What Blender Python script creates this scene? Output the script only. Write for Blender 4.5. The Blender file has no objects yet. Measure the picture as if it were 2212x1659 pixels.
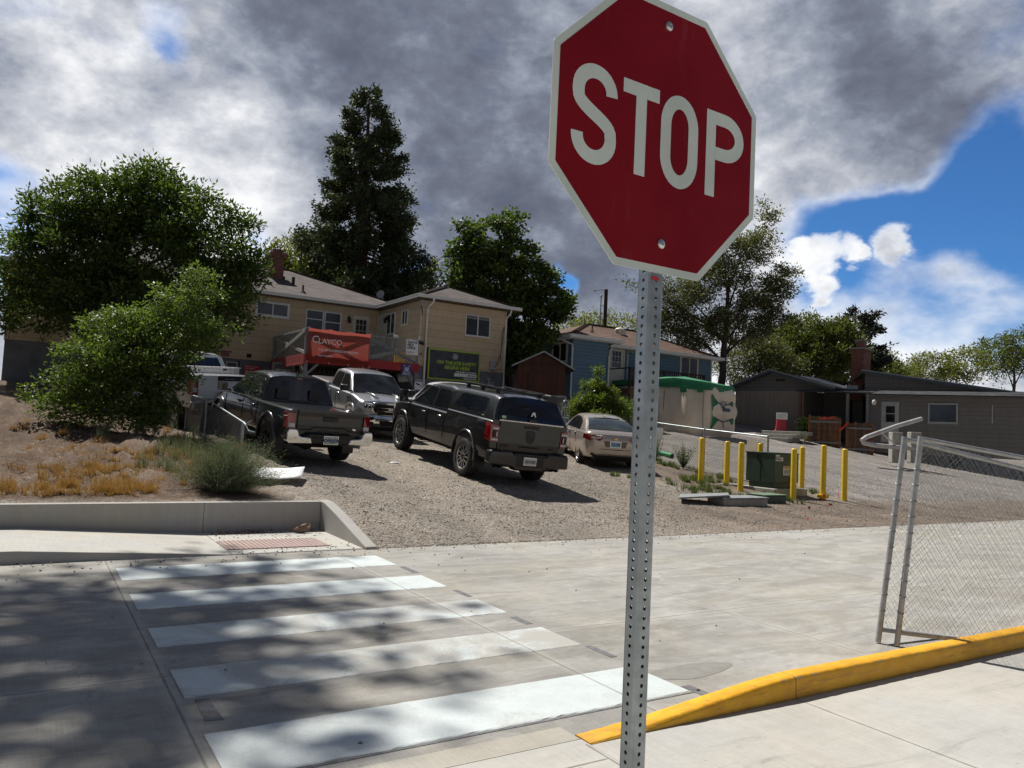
import bpy, bmesh, math, random
import numpy as np
from mathutils import Vector, Matrix, Euler

random.seed(11)
RNG = np.random.default_rng(11)
PI = math.pi
rad = math.radians
C = bpy.context.scene.collection

# ------------------------------------------------------------------ camera
F_PX, CXP, CYP = 1661.0, 1106.0, 829.5        # focal length and centre for a 2212 x 1659 picture
PITCH, ROLL, EYE = rad(3.35), rad(2.75), 1.72
_f = Vector((0, math.cos(PITCH), math.sin(PITCH)))
_r0 = Vector((1, 0, 0))
_u0 = _r0.cross(_f)
_r = _r0 * math.cos(ROLL) + _u0 * math.sin(ROLL)
_u = _u0 * math.cos(ROLL) - _r0 * math.sin(ROLL)
cam_data = bpy.data.cameras.new('camera')
cam = bpy.data.objects.new('camera', cam_data)
C.objects.link(cam)
M = Matrix.Identity(4)
for i in range(3):
    M[i][0], M[i][1], M[i][2] = _r[i], _u[i], -_f[i]
M[2][3] = EYE
cam.matrix_world = M
cam_data.sensor_fit = 'HORIZONTAL'
cam_data.sensor_width = 36.0
cam_data.lens = 36.0 * F_PX / 2212.0
cam_data.clip_start = 0.05
cam_data.clip_end = 3000
bpy.context.scene.camera = cam


def ray(x, y):
    return _f + _r * ((x - CXP) / F_PX) - _u * ((y - CYP) / F_PX)


def at(x, y, Y):
    """world point seen at pixel x, y (2212 px wide picture) at forward distance Y"""
    d = ray(x, y)
    return Vector((0, 0, EYE)) + d * (Y / d.y)


# street grid: u runs along the driveway (right and away), v across it (away and left)
GA = rad(32.0)
E1 = Vector((math.cos(GA), math.sin(GA), 0))
E2 = Vector((-math.sin(GA), math.cos(GA), 0))


def W(u, v, z=0.0):
    p = E1 * u + E2 * v
    return Vector((p.x, p.y, z))


def UV(p):
    return p[0] * E1.x + p[1] * E1.y, p[0] * E2.x + p[1] * E2.y


# ------------------------------------------------------------------ node helpers
class NT:
    """small expression layer over a node tree"""

    def __init__(s, tree):
        s.t = tree
        s.n = tree.nodes
        s.l = tree.links

    def node(s, typ, **kw):
        n = s.n.new(typ)
        for k, v in kw.items():
            setattr(n, k, v)
        return n

    def put(s, sock, val):
        if isinstance(val, bpy.types.NodeSocket):
            s.l.new(val, sock)
        elif val is not None:
            try:
                sock.default_value = val
            except Exception:
                if isinstance(val, (int, float)):
                    sock.default_value = (val,) * len(sock.default_value)
                else:
                    sock.default_value = tuple(val) + (1.0,)

    def math(s, op, a, b=None, c=None, clamp=False):
        n = s.node('ShaderNodeMath', operation=op, use_clamp=clamp)
        s.put(n.inputs[0], a)
        if b is not None:
            s.put(n.inputs[1], b)
        if c is not None:
            s.put(n.inputs[2], c)
        return n.outputs[0]

    def add(s, a, b): return s.math('ADD', a, b)
    def sub(s, a, b): return s.math('SUBTRACT', a, b)
    def mul(s, a, b): return s.math('MULTIPLY', a, b)

    def vmath(s, op, a, b=None, scale=None):
        n = s.node('ShaderNodeVectorMath', operation=op)
        s.put(n.inputs[0], a)
        if b is not None:
            s.put(n.inputs[1], b)
        if scale is not None:
            s.put(n.inputs['Scale'], scale)
        return n.outputs['Value'] if op in ('DOT_PRODUCT', 'LENGTH', 'DISTANCE') else n.outputs[0]

    def ramp(s, x, a, b, lo=0.0, hi=1.0, smooth=True):
        n = s.node('ShaderNodeMapRange')
        n.interpolation_type = 'SMOOTHSTEP' if smooth else 'LINEAR'
        s.put(n.inputs['Value'], x)
        s.put(n.inputs['From Min'], a)
        s.put(n.inputs['From Max'], b)
        s.put(n.inputs['To Min'], lo)
        s.put(n.inputs['To Max'], hi)
        return n.outputs[0]

    def noise(s, vec, scale, detail=4.0, rough=0.55, dist=0.0, col=False):
        n = s.node('ShaderNodeTexNoise')
        s.put(n.inputs['Vector'], vec)
        n.inputs['Scale'].default_value = scale
        n.inputs['Detail'].default_value = detail
        n.inputs['Roughness'].default_value = rough
        n.inputs['Distortion'].default_value = dist
        return n.outputs['Color'] if col else n.outputs['Fac']

    def voronoi(s, vec, scale, feature='F1', out='Distance', rnd=1.0):
        n = s.node('ShaderNodeTexVoronoi', feature=feature)
        s.put(n.inputs['Vector'], vec)
        n.inputs['Scale'].default_value = scale
        n.inputs['Randomness'].default_value = rnd
        return n.outputs[out]

    def mix(s, f, a, b, mode='MIX'):
        n = s.node('ShaderNodeMix', data_type='RGBA', blend_type=mode)
        s.put(n.inputs[0], f)
        s.put(n.inputs[6], a)
        s.put(n.inputs[7], b)
        return n.outputs[2]

    def cramp(s, f, stops):
        n = s.node('ShaderNodeValToRGB')
        cr = n.color_ramp
        for e, (p, c) in ((cr.elements[0], stops[0]), (cr.elements[1], stops[-1])):
            e.position = p
            e.color = tuple(c) + (1.0,)
        for p, c in stops[1:-1]:
            cr.elements.new(p).color = tuple(c) + (1.0,)
        s.put(n.inputs[0], f)
        return n.outputs[0]

    def coord(s, kind='Object'):
        return s.node('ShaderNodeTexCoord').outputs[kind]

    def geo(s, name):
        return s.node('ShaderNodeNewGeometry').outputs[name]

    def sep(s, v):
        n = s.node('ShaderNodeSeparateXYZ')
        s.put(n.inputs[0], v)
        return n.outputs

    def comb(s, x, y, z):
        n = s.node('ShaderNodeCombineXYZ')
        s.put(n.inputs[0], x)
        s.put(n.inputs[1], y)
        s.put(n.inputs[2], z)
        return n.outputs[0]

    def mapping(s, v, scale=(1, 1, 1), rot=(0, 0, 0), loc=(0, 0, 0)):
        n = s.node('ShaderNodeMapping')
        s.put(n.inputs['Vector'], v)
        n.inputs['Scale'].default_value = scale
        n.inputs['Rotation'].default_value = rot
        n.inputs['Location'].default_value = loc
        return n.outputs[0]

    def bump(s, h, strength=0.3, dist=0.01, normal=None):
        n = s.node('ShaderNodeBump')
        n.inputs['Strength'].default_value = strength
        n.inputs['Distance'].default_value = dist
        s.put(n.inputs['Height'], h)
        if normal is not None:
            s.put(n.inputs['Normal'], normal)
        return n.outputs[0]


# ------------------------------------------------------------------ light
SUN_V = Vector((-0.44, 0.48, 1.0)).normalized()
SUN_EL = math.asin(SUN_V.z)
sun_d = bpy.data.lights.new('sun', 'SUN')
sun_d.energy = 5.0
sun_d.angle = rad(0.55)
sun_d.color = (1.0, 0.955, 0.89)
sun = bpy.data.objects.new('sun', sun_d)
C.objects.link(sun)
sun.rotation_euler = SUN_V.to_track_quat('Z', 'Y').to_euler()
sun.location = (-20, 22, 45)

sc = bpy.context.scene
sc.view_settings.view_transform = 'Standard'
sc.view_settings.look = 'None'
sc.view_settings.exposure = 0.12
sc.view_settings.gamma = 1.0
sc.cycles.max_bounces = 8
sc.cycles.transparent_max_bounces = 12

# ------------------------------------------------------------------ world: clear sky with broken dark cloud
world = bpy.data.worlds.new('World')
sc.world = world
world.use_nodes = True
wt = world.node_tree
wt.nodes.clear()
n = NT(wt)
d = n.vmath('NORMALIZE', n.coord('Generated'))
sky = n.node('ShaderNodeTexSky')
sky.sky_type = 'NISHITA'
sky.sun_disc = False
sky.sun_elevation = SUN_EL
sky.sun_rotation = math.atan2(SUN_V.x, SUN_V.y)
sky.altitude = 1350
sky.dust_density = 0.3
sky.ozone_density = 2.5


def bump_dir(px, py, r_in, r_out, dv):
    c = ray(px, py).normalized()
    return n.ramp(n.vmath('DOT_PRODUCT', dv, tuple(c)), math.cos(rad(r_out)), math.cos(rad(r_in)))


sx, sy, sz = n.sep(d)
den = n.math('MAXIMUM', n.add(sz, 0.30), 0.05)
pl = n.comb(n.math('DIVIDE', sx, den), n.math('DIVIDE', sy, den), n.mul(sz, 1.5))
sq = n.mapping(d, (1.0, 1.0, 1.55))
warp = n.vmath('SCALE', n.vmath('SUBTRACT', n.noise(d, 4.0, 5, 0.52, col=True), (0.5, 0.5, 0.5)), scale=0.17)
dw = n.vmath('NORMALIZE', n.vmath('ADD', d, warp))
fb = n.noise(pl, 2.0, 9, 0.55, 0.2)
fb2 = n.noise(n.vmath('ADD', sq, (7.3, 2.1, 0.0)), 5.2, 10, 0.57, 0.0)
fb3 = n.noise(n.vmath('ADD', sq, (3.0, 1.0, 5.0)), 11.0, 8, 0.58, 0.0)
fb4 = n.noise(n.vmath('ADD', sq, (1.0, 9.0, 2.0)), 34.0, 6, 0.6, 0.2)
dp = n.vmath('NORMALIZE', n.vmath('ADD', d, n.vmath('SCALE', n.vmath('SUBTRACT', n.noise(n.mapping(d, (1.0, 1.0, 1.8)), 17.0, 6, 0.58, col=True), (0.5, 0.5, 0.5)), scale=0.060)))
blue = n.mul(bump_dir(2050, 560, 4.0, 12.0, dw), n.sub(1.0, bump_dir(1880, 130, 5.5, 9.5, dw)))
blue_low = n.math('MAXIMUM', bump_dir(905, 600, 0.2, 1.5, dw), bump_dir(1195, 612, 0.2, 1.1, dw))
blue_tl = bump_dir(355, 55, 0.1, 2.6, dp)
blue_l2 = n.math('MAXIMUM', bump_dir(585, 525, 0.3, 1.8, dw), bump_dir(-60, 520, 2, 7, dw))
hole = n.math('MAXIMUM', blue, n.math('MAXIMUM', n.mul(blue_low, 0.6), n.math('MAXIMUM', n.mul(blue_tl, 0.42), n.mul(blue_l2, 0.5))))
low = n.ramp(sz, 0.26, 0.06)
cum = bump_dir(1990, 765, 2.5, 7.5, dw)
puff1 = n.math('MAXIMUM', bump_dir(1750, 556, 0.1, 1.5, dp), n.math('MAXIMUM', bump_dir(1795, 546, 0.1, 1.7, dp), bump_dir(1840, 543, 0.1, 1.4, dp)))
puff1 = n.math('MAXIMUM', puff1, n.math('MAXIMUM', n.mul(bump_dir(1775, 612, 0.1, 1.5, dp), 0.75), n.mul(bump_dir(1925, 520, 0.1, 1.7, dp), 0.8)))
fbs = n.noise(n.vmath('ADD', sq, (3.0, 1.0, 5.0)), 9.0, 5, 0.48, 0.2)
dens = n.add(n.add(n.mul(n.sub(fb, 0.5), 1.1), n.mul(n.sub(fbs, 0.5), 1.3)), n.sub(0.66, n.mul(hole, 1.10)))
dens = n.add(dens, n.mul(n.sub(fb4, 0.5), 0.22))
dens = n.add(dens, n.add(n.mul(cum, 0.60), n.mul(puff1, 0.80)))
cover = n.ramp(dens, -0.22, 0.56)
white_edge = n.mul(n.ramp(hole, 0.05, 0.75), 0.40)
bright_l = bump_dir(330, 290, 3, 16, dw)
bright_m = bump_dir(640, 440, 3, 13, dw)
bright_r = bump_dir(1760, 440, 2, 9, dw)
bright_t = bump_dir(1640, 20, 2, 8, dw)
dark_c = bump_dir(1080, 230, 4, 19, dw)
dark_t = bump_dir(720, 40, 3, 12, dw)
dark_r = bump_dir(1840, 185, 2, 10, dw)
dark_b = bump_dir(1200, 520, 1, 5, dw)
L = n.add(0.44, n.mul(n.sub(fb2, 0.5), 1.0))
L = n.add(L, n.add(n.mul(n.sub(fb3, 0.5), 0.70), n.mul(n.sub(fb4, 0.5), 0.40)))
L = n.add(L, n.add(n.mul(bright_l, 0.31), n.mul(bright_m, 0.15)))
L = n.add(L, n.add(n.mul(bright_r, 0.34), n.mul(bright_t, 0.22)))
L = n.sub(L, n.add(n.mul(dark_c, 0.17), n.mul(dark_r, 0.24)))
L = n.sub(L, n.add(n.mul(dark_t, 0.12), n.mul(dark_b, 0.08)))
L = n.add(L, n.mul(low, 0.20))
L = n.add(L, white_edge)
L = n.math('SMOOTH_MAX', L, 0.12, 0.25)
# unseen dark cloud overhead and behind the viewer, added to dim the ambient light
over = n.math('MAXIMUM', n.ramp(sz, 0.58, 0.80), n.ramp(sy, 0.42, -0.05))
L = n.sub(L, n.mul(over, n.sub(0.42, n.mul(n.sub(fb2, 0.5), 1.1))))
cover = n.math('MAXIMUM', n.mul(cover, n.sub(1.0, over)), n.mul(over, n.ramp(n.noise(sq, 3.1, 7, 0.58, 0.3), 0.30, 0.44)))
L = n.add(L, n.mul(n.mul(n.sub(0.5, cover), 0.5), n.ramp(hole, 0.1, 0.6)))
ccol = n.cramp(L, [(0.0, (0.060, 0.067, 0.088)), (0.12, (0.112, 0.126, 0.170)), (0.30, (0.175, 0.196, 0.255)), (0.5, (0.31, 0.340, 0.41)),
                   (0.72, (0.56, 0.58, 0.63)), (0.92, (0.88, 0.89, 0.91)), (1.0, (0.94, 0.95, 0.96))])
ccol10 = n.vmath('SCALE', ccol, scale=10.0)
skyc = n.mix(1.0, sky.outputs[0], (0.34, 0.66, 0.98, 1), 'MULTIPLY')
final = n.mix(cover, skyc, ccol10)
bg = n.node('ShaderNodeBackground')
bg.inputs['Strength'].default_value = 0.1
wt.links.new(final, bg.inputs['Color'])
wo = n.node('ShaderNodeOutputWorld')
wt.links.new(bg.outputs[0], wo.inputs['Surface'])
try:
    world.cycles.sampling_method = 'MANUAL'
    world.cycles.sample_map_resolution = 512
except Exception:
    pass


# ------------------------------------------------------------------ mesh helpers
class MB:
    """collects shapes and links them as ONE mesh object"""

    def __init__(s):
        s.v, s.f, s.mi = [], [], []
        s.cur = 0

    def add(s, verts, faces, mi=None, M=None):
        o = len(s.v)
        if M is not None:
            verts = [M @ Vector(p) for p in verts]
        s.v.extend([tuple(p) for p in verts])
        s.f.extend([tuple(i + o for i in f) for f in faces])
        s.mi.extend([s.cur if mi is None else mi] * len(faces))
        return s

    def box(s, x0, x1, y0, y1, z0, z1, mi=None, M=None):
        v = [(x0, y0, z0), (x1, y0, z0), (x1, y1, z0), (x0, y1, z0), (x0, y0, z1), (x1, y0, z1), (x1, y1, z1), (x0, y1, z1)]
        f = [(0, 3, 2, 1), (4, 5, 6, 7), (0, 1, 5, 4), (1, 2, 6, 5), (2, 3, 7, 6), (3, 0, 4, 7)]
        return s.add(v, f, mi, M)

    def beam(s, p0, p1, w, h, mi=None, up=(0, 0, 1)):
        """rectangular bar from p0 to p1, w wide (sideways) and h high"""
        p0, p1 = Vector(p0), Vector(p1)
        dd = (p1 - p0)
        ln = dd.length
        x = dd.normalized()
        u = Vector(up)
        y = u.cross(x)
        if y.length < 1e-4:
            y = Vector((0, 1, 0)).cross(x)
        y.normalize()
        z = x.cross(y)
        Mx = Matrix((x, y, z)).transposed().to_4x4()
        Mx.translation = p0
        return s.box(0, ln, -w / 2, w / 2, -h / 2, h / 2, mi, Mx)

    def tube(s, pts, r, n=8, mi=None, closed=False, caps=True):
        pts = [Vector(p) for p in pts]
        m = len(pts)
        rs = r if isinstance(r, (list, tuple)) else [r] * m
        vs, fs = [], []
        prev = None
        for i, p in enumerate(pts):
            if closed:
                t = pts[(i + 1) % m] - pts[i - 1]
            else:
                t = pts[min(i + 1, m - 1)] - pts[max(i - 1, 0)]
            if t.length < 1e-9:
                t = Vector((0, 0, 1))
            t.normalize()
            if prev is None:
                a = Vector((0, 0, 1)) if abs(t.z) < 0.9 else Vector((1, 0, 0))
                x = t.cross(a).normalized()
            else:
                x = prev - t * prev.dot(t)
                x = x.normalized() if x.length > 1e-6 else t.orthogonal().normalized()
            prev = x
            y = t.cross(x)
            for k in range(n):
                a = 2 * PI * k / n
                vs.append(p + (x * math.cos(a) + y * math.sin(a)) * rs[i])
        for i in range(m if closed else m - 1):
            j = (i + 1) % m
            for k in range(n):
                k2 = (k + 1) % n
                fs.append((i * n + k, i * n + k2, j * n + k2, j * n + k))
        if caps and not closed:
            fs.append(tuple(range(n - 1, -1, -1)))
            fs.append(tuple((m - 1) * n + k for k in range(n)))
        return s.add(vs, fs, mi)

    def prism(s, poly, z0, z1, mi=None, M=None):
        """polygon in xy pushed from z0 to z1"""
        k = len(poly)
        v = [(p[0], p[1], z0) for p in poly] + [(p[0], p[1], z1) for p in poly]
        f = [tuple(range(k - 1, -1, -1)), tuple(range(k, 2 * k))]
        for i in range(k):
            j = (i + 1) % k
            f.append((i, j, k + j, k + i))
        return s.add(v, f, mi, M)

    def lathe(s, prof, n=24, mi=None, M=None, closed=False):
        """profile (r, z) turned round z"""
        v, f = [], []
        k = len(prof)
        for i in range(n):
            a = 2 * PI * i / n
            for r, z in prof:
                v.append((r * math.cos(a), r * math.sin(a), z))
        for i in range(n):
            j = (i + 1) % n
            for q in range(k if closed else k - 1):
                q2 = (q + 1) % k
                f.append((i * k + q, j * k + q, j * k + q2, i * k + q2))
        return s.add(v, f, mi, M)

    def grid(s, P, mi=None, flip=False):
        """P[i][j] points"""
        a, b = len(P), len(P[0])
        v = [p for row in P for p in row]
        f = []
        for i in range(a - 1):
            for j in range(b - 1):
                q = (i * b + j, i * b + j + 1, (i + 1) * b + j + 1, (i + 1) * b + j)
                f.append(q[::-1] if flip else q)
        return s.add(v, f, mi)

    def piece(s):
        """start a new piece: build() then links one object per piece"""
        s.cuts = getattr(s, 'cuts', []) + [(len(s.v), len(s.f))]
        return s

    def build(s, name, mats, parent=None, smooth=None, off=None, bevel=None, world=False, rotoff=False):
        if getattr(s, 'cuts', None):
            ends = [(0, 0)] + s.cuts + [(len(s.v), len(s.f))]
            out = []
            for (a, c), (a2, c2) in zip(ends, ends[1:]):
                if c2 > c:
                    p = MB()
                    p.v, p.f, p.mi = s.v[a:a2], [tuple(i - a for i in f) for f in s.f[c:c2]], s.mi[c:c2]
                    out.append(p.build(name, mats, parent, smooth, off, bevel))
            return out
        me = bpy.data.meshes.new(name)
        v = s.v
        if off is not None:
            v = [(p[0] - off[0], p[1] - off[1], p[2] - off[2]) for p in v]
        me.from_pydata(v, [], s.f)
        mats = mats if isinstance(mats, (list, tuple)) else [mats]
        for m in mats:
            me.materials.append(m)
        me.polygons.foreach_set('material_index', s.mi)
        if smooth is not None:
            me.polygons.foreach_set('use_smooth', [True] * len(s.f))
            me.update()
            if smooth < 179:
                me.set_sharp_from_angle(angle=rad(smooth))
        me.update()
        o = bpy.data.objects.new(name, me)
        C.objects.link(o)
        if parent is not None:
            o.parent = parent
        if bevel:
            md = o.modifiers.new('bevel', 'BEVEL')
            md.width = bevel
            md.segments = 2
            md.limit_method = 'ANGLE'
            md.angle_limit = rad(40)
        return o


def tag(o, label=None, cat=None, group=None, kind=None):
    if label:
        o['label'] = label
    if cat:
        o['category'] = cat
    if group:
        o['group'] = group
    if kind:
        o['kind'] = kind
    return o


def thing(name, label, cat, loc=(0, 0, 0), rotz=0.0, group=None):
    o = bpy.data.objects.new(name, None)
    C.objects.link(o)
    o.empty_display_size = 0.2
    o.location = loc
    o.rotation_euler = (0, 0, rotz)
    return tag(o, label, cat, group)


def gthing(name, label, cat, u, v, z=0.0, group=None):
    """a thing turned to the street grid; its parts are modelled in (u, v, z) and shifted by off=(u, v, z)"""
    o = thing(name, label, cat, W(u, v, z), GA, group)
    return o, (u, v, z)


def copy_thing(o, parent=None, label=None, loc=None):
    c = o.copy()
    C.objects.link(c)
    if parent is not None:
        c.parent = parent
    for ch in list(o.children):
        copy_thing(ch, c)
    if label:
        c['label'] = label
    if loc is not None:
        c.location = loc
    return c


def text_obj(name, txt, size, m, parent, origin, right, up, extrude=0.002, bold=0.0, align='LEFT', width=1.0, spacing=1.0):
    """flat lettering: origin, right and up are in the parent's space"""
    cu = bpy.data.curves.new(name, 'FONT')
    cu.body = txt
    cu.size = size
    cu.extrude = extrude
    cu.offset = bold
    cu.align_x = align
    cu.space_character = spacing
    cu.resolution_u = 3
    to = bpy.data.objects.new(name + '_t', cu)
    C.objects.link(to)
    dg = bpy.context.evaluated_depsgraph_get()
    me = bpy.data.meshes.new_from_object(to.evaluated_get(dg))
    bpy.data.objects.remove(to)
    me.name = name
    r = Vector(right).normalized()
    uu = Vector(up).normalized()
    nn = r.cross(uu)
    Mx = Matrix((r * width, uu, nn)).transposed().to_4x4()
    Mx.translation = Vector(origin)
    me.transform(Mx)
    me.materials.clear()
    me.materials.append(m)
    o = bpy.data.objects.new(name, me)
    C.objects.link(o)
    if parent is not None:
        o.parent = parent
    return o


def apply_mods(o):
    dg = bpy.context.evaluated_depsgraph_get()
    me = bpy.data.meshes.new_from_object(o.evaluated_get(dg))
    o.modifiers.clear()
    old = o.data
    me.name = old.name
    o.data = me
    bpy.data.meshes.remove(old)


def cut(o, cutters):
    """boolean difference with each cutter mesh object, which is then removed"""
    for c in cutters:
        md = o.modifiers.new('cut', 'BOOLEAN')
        md.operation = 'DIFFERENCE'
        md.solver = 'EXACT'
        md.material_mode = 'TRANSFER'
        md.object = c
    bpy.context.view_layer.update()
    apply_mods(o)
    for c in cutters:
        bpy.data.objects.remove(c)


def fast_mesh(name, V, Fq, m, parent=None, smooth=False):
    """numpy quads (or triangles) to a mesh object"""
    me = bpy.data.meshes.new(name)
    nv, nf, k = len(V), len(Fq), Fq.shape[1]
    me.vertices.add(nv)
    me.vertices.foreach_set('co', np.ascontiguousarray(V, dtype=np.float32).ravel())
    me.loops.add(nf * k)
    me.loops.foreach_set('vertex_index', np.ascontiguousarray(Fq, dtype=np.int32).ravel())
    me.polygons.add(nf)
    me.polygons.foreach_set('loop_start', np.arange(0, nf * k, k, dtype=np.int32))
    me.polygons.foreach_set('loop_total', np.full(nf, k, dtype=np.int32))
    if smooth:
        me.polygons.foreach_set('use_smooth', np.ones(nf, dtype=bool))
    me.materials.append(m)
    me.update(calc_edges=True)
    o = bpy.data.objects.new(name, me)
    C.objects.link(o)
    if parent is not None:
        o.parent = parent
    return o

# ------------------------------------------------------------------ materials
def new_mat(name):
    m = bpy.data.materials.new(name)
    m.use_nodes = True
    t = m.node_tree
    t.nodes.clear()
    q = NT(t)
    out = q.node('ShaderNodeOutputMaterial')
    b = q.node('ShaderNodeBsdfPrincipled')
    t.links.new(b.outputs[0], out.inputs[0])
    return m, q, b, out


def simple(name, col, rough=0.6, metal=0.0, var=0.12, scale=6.0, bumpS=0.0, bscale=60.0, spec=0.5, coat=0.0, dirt=None, dirtcol=(0.12, 0.10, 0.08)):
    """base colour with a mottled variation, optional dirt patches and fine bump"""
    m, q, b, _ = new_mat(name)
    co = q.coord('Object')
    nz = q.noise(co, scale, 5, 0.6)
    c0 = tuple(max(0.0, c * (1 - var)) for c in col) + (1,)
    c1 = tuple(min(1.0, c * (1 + var)) for c in col) + (1,)
    cc = q.mix(q.ramp(nz, 0.3, 0.7), c0, c1)
    if dirt:
        dn = q.noise(co, scale * 0.45, 6, 0.65, 0.3)
        cc = q.mix(q.ramp(dn, 0.5, 0.75, 0, dirt), cc, tuple(dirtcol) + (1,))
    q.put(b.inputs['Base Color'], cc)
    q.put(b.inputs['Roughness'], q.ramp(q.noise(co, scale * 2.3, 4), 0.3, 0.7, max(0.02, rough - 0.07), min(1, rough + 0.07)))
    b.inputs['Metallic'].default_value = metal
    b.inputs['Specular IOR Level'].default_value = spec
    b.inputs['Coat Weight'].default_value = coat
    b.inputs['Coat Roughness'].default_value = 0.04
    if bumpS:
        q.put(b.inputs['Normal'], q.bump(q.noise(co, bscale, 4, 0.6), bumpS, 0.01))
    return m


MT = {}


def grid_uv(q):
    """u, v street-grid coordinates of a world-space point"""
    p = q.geo('Position')
    return q.vmath('DOT_PRODUCT', p, tuple(E1)), q.vmath('DOT_PRODUCT', p, tuple(E2)), p


def joint_mask(q, uu, vv, ujs, vjs, w=0.007):
    best = None
    for c, j in [(uu, j) for j in ujs] + [(vv, j) for j in vjs]:
        dd = q.math('ABSOLUTE', q.sub(c, j[0]))
        if len(j) > 1:     # limited range along the other axis
            oth = vv if c is uu else uu
            inside = q.mul(q.math('GREATER_THAN', oth, j[1]), q.math('LESS_THAN', oth, j[2]))
            dd = q.add(dd, q.mul(q.sub(1.0, inside), 5.0))
        best = dd if best is None else q.math('MINIMUM', best, dd)
    return best


def concrete(name, base, ujs, vjs, blotch=0.25, warm=(1.03, 1.0, 0.93), regions=False):
    m, q, b, _ = new_mat(name)
    uu, vv, p = grid_uv(q)
    big = q.noise(p, 0.55, 6, 0.62, 0.6)
    mid = q.noise(p, 2.4, 6, 0.65, 0.8)
    st = q.noise(q.comb(q.mul(uu, 1.6), q.mul(vv, 7.0), 0.0), 1.3, 6, 0.68, 0.4)
    fine = q.noise(p, 55, 3, 0.7)
    spk = q.noise(p, 230, 2, 0.6)
    f = q.add(q.mul(q.sub(big, 0.5), 0.9), q.add(q.mul(q.sub(mid, 0.5), 0.55), q.mul(q.sub(st, 0.5), 0.75)))
    f = q.add(f, q.add(q.mul(q.sub(fine, 0.5), 0.55), q.mul(q.sub(spk, 0.5), 0.60)))
    f = q.add(f, q.mul(q.sub(q.noise(p, 9.0, 5, 0.7, 0.5), 0.5), 0.55))
    k = q.ramp(f, -0.5, 0.5, 1 - blotch, 1 + blotch * 0.75, smooth=False)
    cc = q.vmath('SCALE', tuple(base), scale=k)
    warmf = q.ramp(q.noise(p, 0.8, 4, 0.6), 0.35, 0.7)
    cc = q.mix(warmf, cc, q.vmath('MULTIPLY', cc, warm))
    if regions:
        tone = q.ramp(q.add(uu, q.mul(q.sub(mid, 0.5), 0.25)), 3.44, 3.50, 0.95, 1.0, smooth=False)
        tone = q.math('MULTIPLY', tone, q.ramp(q.add(uu, q.mul(q.sub(big, 0.5), 3.0)), 3.6, 6.5, 0.96, 1.10))
        cc = q.vmath('SCALE', cc, scale=tone)
        cl = q.ramp(q.noise(q.comb(q.mul(uu, 0.8), q.mul(vv, 2.2), 3.0), 0.9, 7, 0.68, 1.4), 0.42, 0.60)
        cc = q.mix(q.mul(cl, 0.60), cc, q.vmath('MULTIPLY', cc, (0.70, 0.69, 0.67)))
        pale = q.ramp(q.noise(q.comb(q.mul(uu, 1.0), q.mul(vv, 3.2), 9.0), 1.1, 7, 0.7, 1.0), 0.55, 0.72)
        cc = q.mix(q.mul(pale, 0.55), cc, (0.53, 0.52, 0.49, 1))
    # tyre scuffs and dark stains
    sc_ = q.noise(q.comb(q.mul(uu, 0.35), q.mul(vv, 2.4), 0.0), 2.1, 5, 0.7, 1.1)
    cc = q.mix(q.ramp(sc_, 0.57, 0.74, 0, 0.5), cc, tuple(c * 0.45 for c in base) + (1,))
    sp = q.noise(p, 17, 3, 0.6)
    cc = q.mix(q.ramp(sp, 0.69, 0.74, 0, 0.5), cc, tuple(c * 0.4 for c in base) + (1,))
    if regions:
        wv = q.vmath('ADD', p, q.vmath('SCALE', q.noise(p, 1.6, 5, 0.7, col=True), scale=0.9))
        crk = q.voronoi(wv, 0.42, feature='DISTANCE_TO_EDGE')
        cm = q.mul(q.ramp(crk, 0.0, 0.004, 1.0, 0.0), q.ramp(q.noise(p, 0.45, 3, 0.5), 0.52, 0.60))
        cc = q.mix(q.mul(cm, 0.55), cc, (0.10, 0.092, 0.08, 1))
    # broom marks across the slab
    br = q.noise(q.comb(q.mul(uu, 90.0), q.mul(vv, 2.0), 0.0), 1.0, 2, 0.5)
    cc = q.vmath('SCALE', cc, scale=q.ramp(br, 0.3, 0.7, 0.955, 1.04))
    wob = q.mul(q.sub(q.noise(p, 6.0, 4, 0.7), 0.5), 0.018)
    jd = q.add(joint_mask(q, uu, vv, ujs, vjs), wob)
    cc = q.mix(q.ramp(jd, 0.004, 0.011, 0.82, 0.0), cc, (0.085, 0.075, 0.062, 1))
    halo = q.ramp(jd, 0.01, 0.09, 0.20, 0.0)
    cc = q.mix(halo, cc, (0.62, 0.60, 0.54, 1))
    q.put(b.inputs['Base Color'], cc)
    b.inputs['Roughness'].default_value = 0.88
    b.inputs['Specular IOR Level'].default_value = 0.3
    h = q.add(q.mul(fine, 0.6), q.add(q.mul(br, 0.5), q.mul(spk, 0.5)))
    h = q.add(h, q.ramp(jd, 0.0, 0.012, -3.0, 0.0))
    q.put(b.inputs['Normal'], q.bump(h, 0.35, 0.004))
    return m


ROAD_U = [(0.86, -2, 9.93), (3.46, 3.5, 9.93), (6.02, 3.5, 9.93), (9.6, 3.5, 9.93), (13.2, 3.5, 9.93), (16.8, 3.5, 9.93), (-2.6, -2, 9.93), (-6.2, -2, 9.93)]
ROAD_V = [(5.50,), (9.35, 3.5, 60.0), (7.6, 6.0, 60.0)]
MT['road'] = concrete('road_concrete', (0.365, 0.357, 0.335), ROAD_U, ROAD_V, 0.34, regions=True)
MT['walk'] = concrete('sidewalk_concrete', (0.47, 0.46, 0.43), [(4.49, -5, 3.42), (2.73, -5, 3.42), (2.52, -5, 3.2), (1.35, -5, 3.2), (8.1, -5, 3.42), (2.26, 9.95, 12.0), (-0.6, 9.95, 12.0), (-3.6, 9.95, 12.0)],
                      [(3.22, -20, 2.73), (10.17, 2.26, 4.1), (1.75, 2.7, 40)], 0.20)
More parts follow.
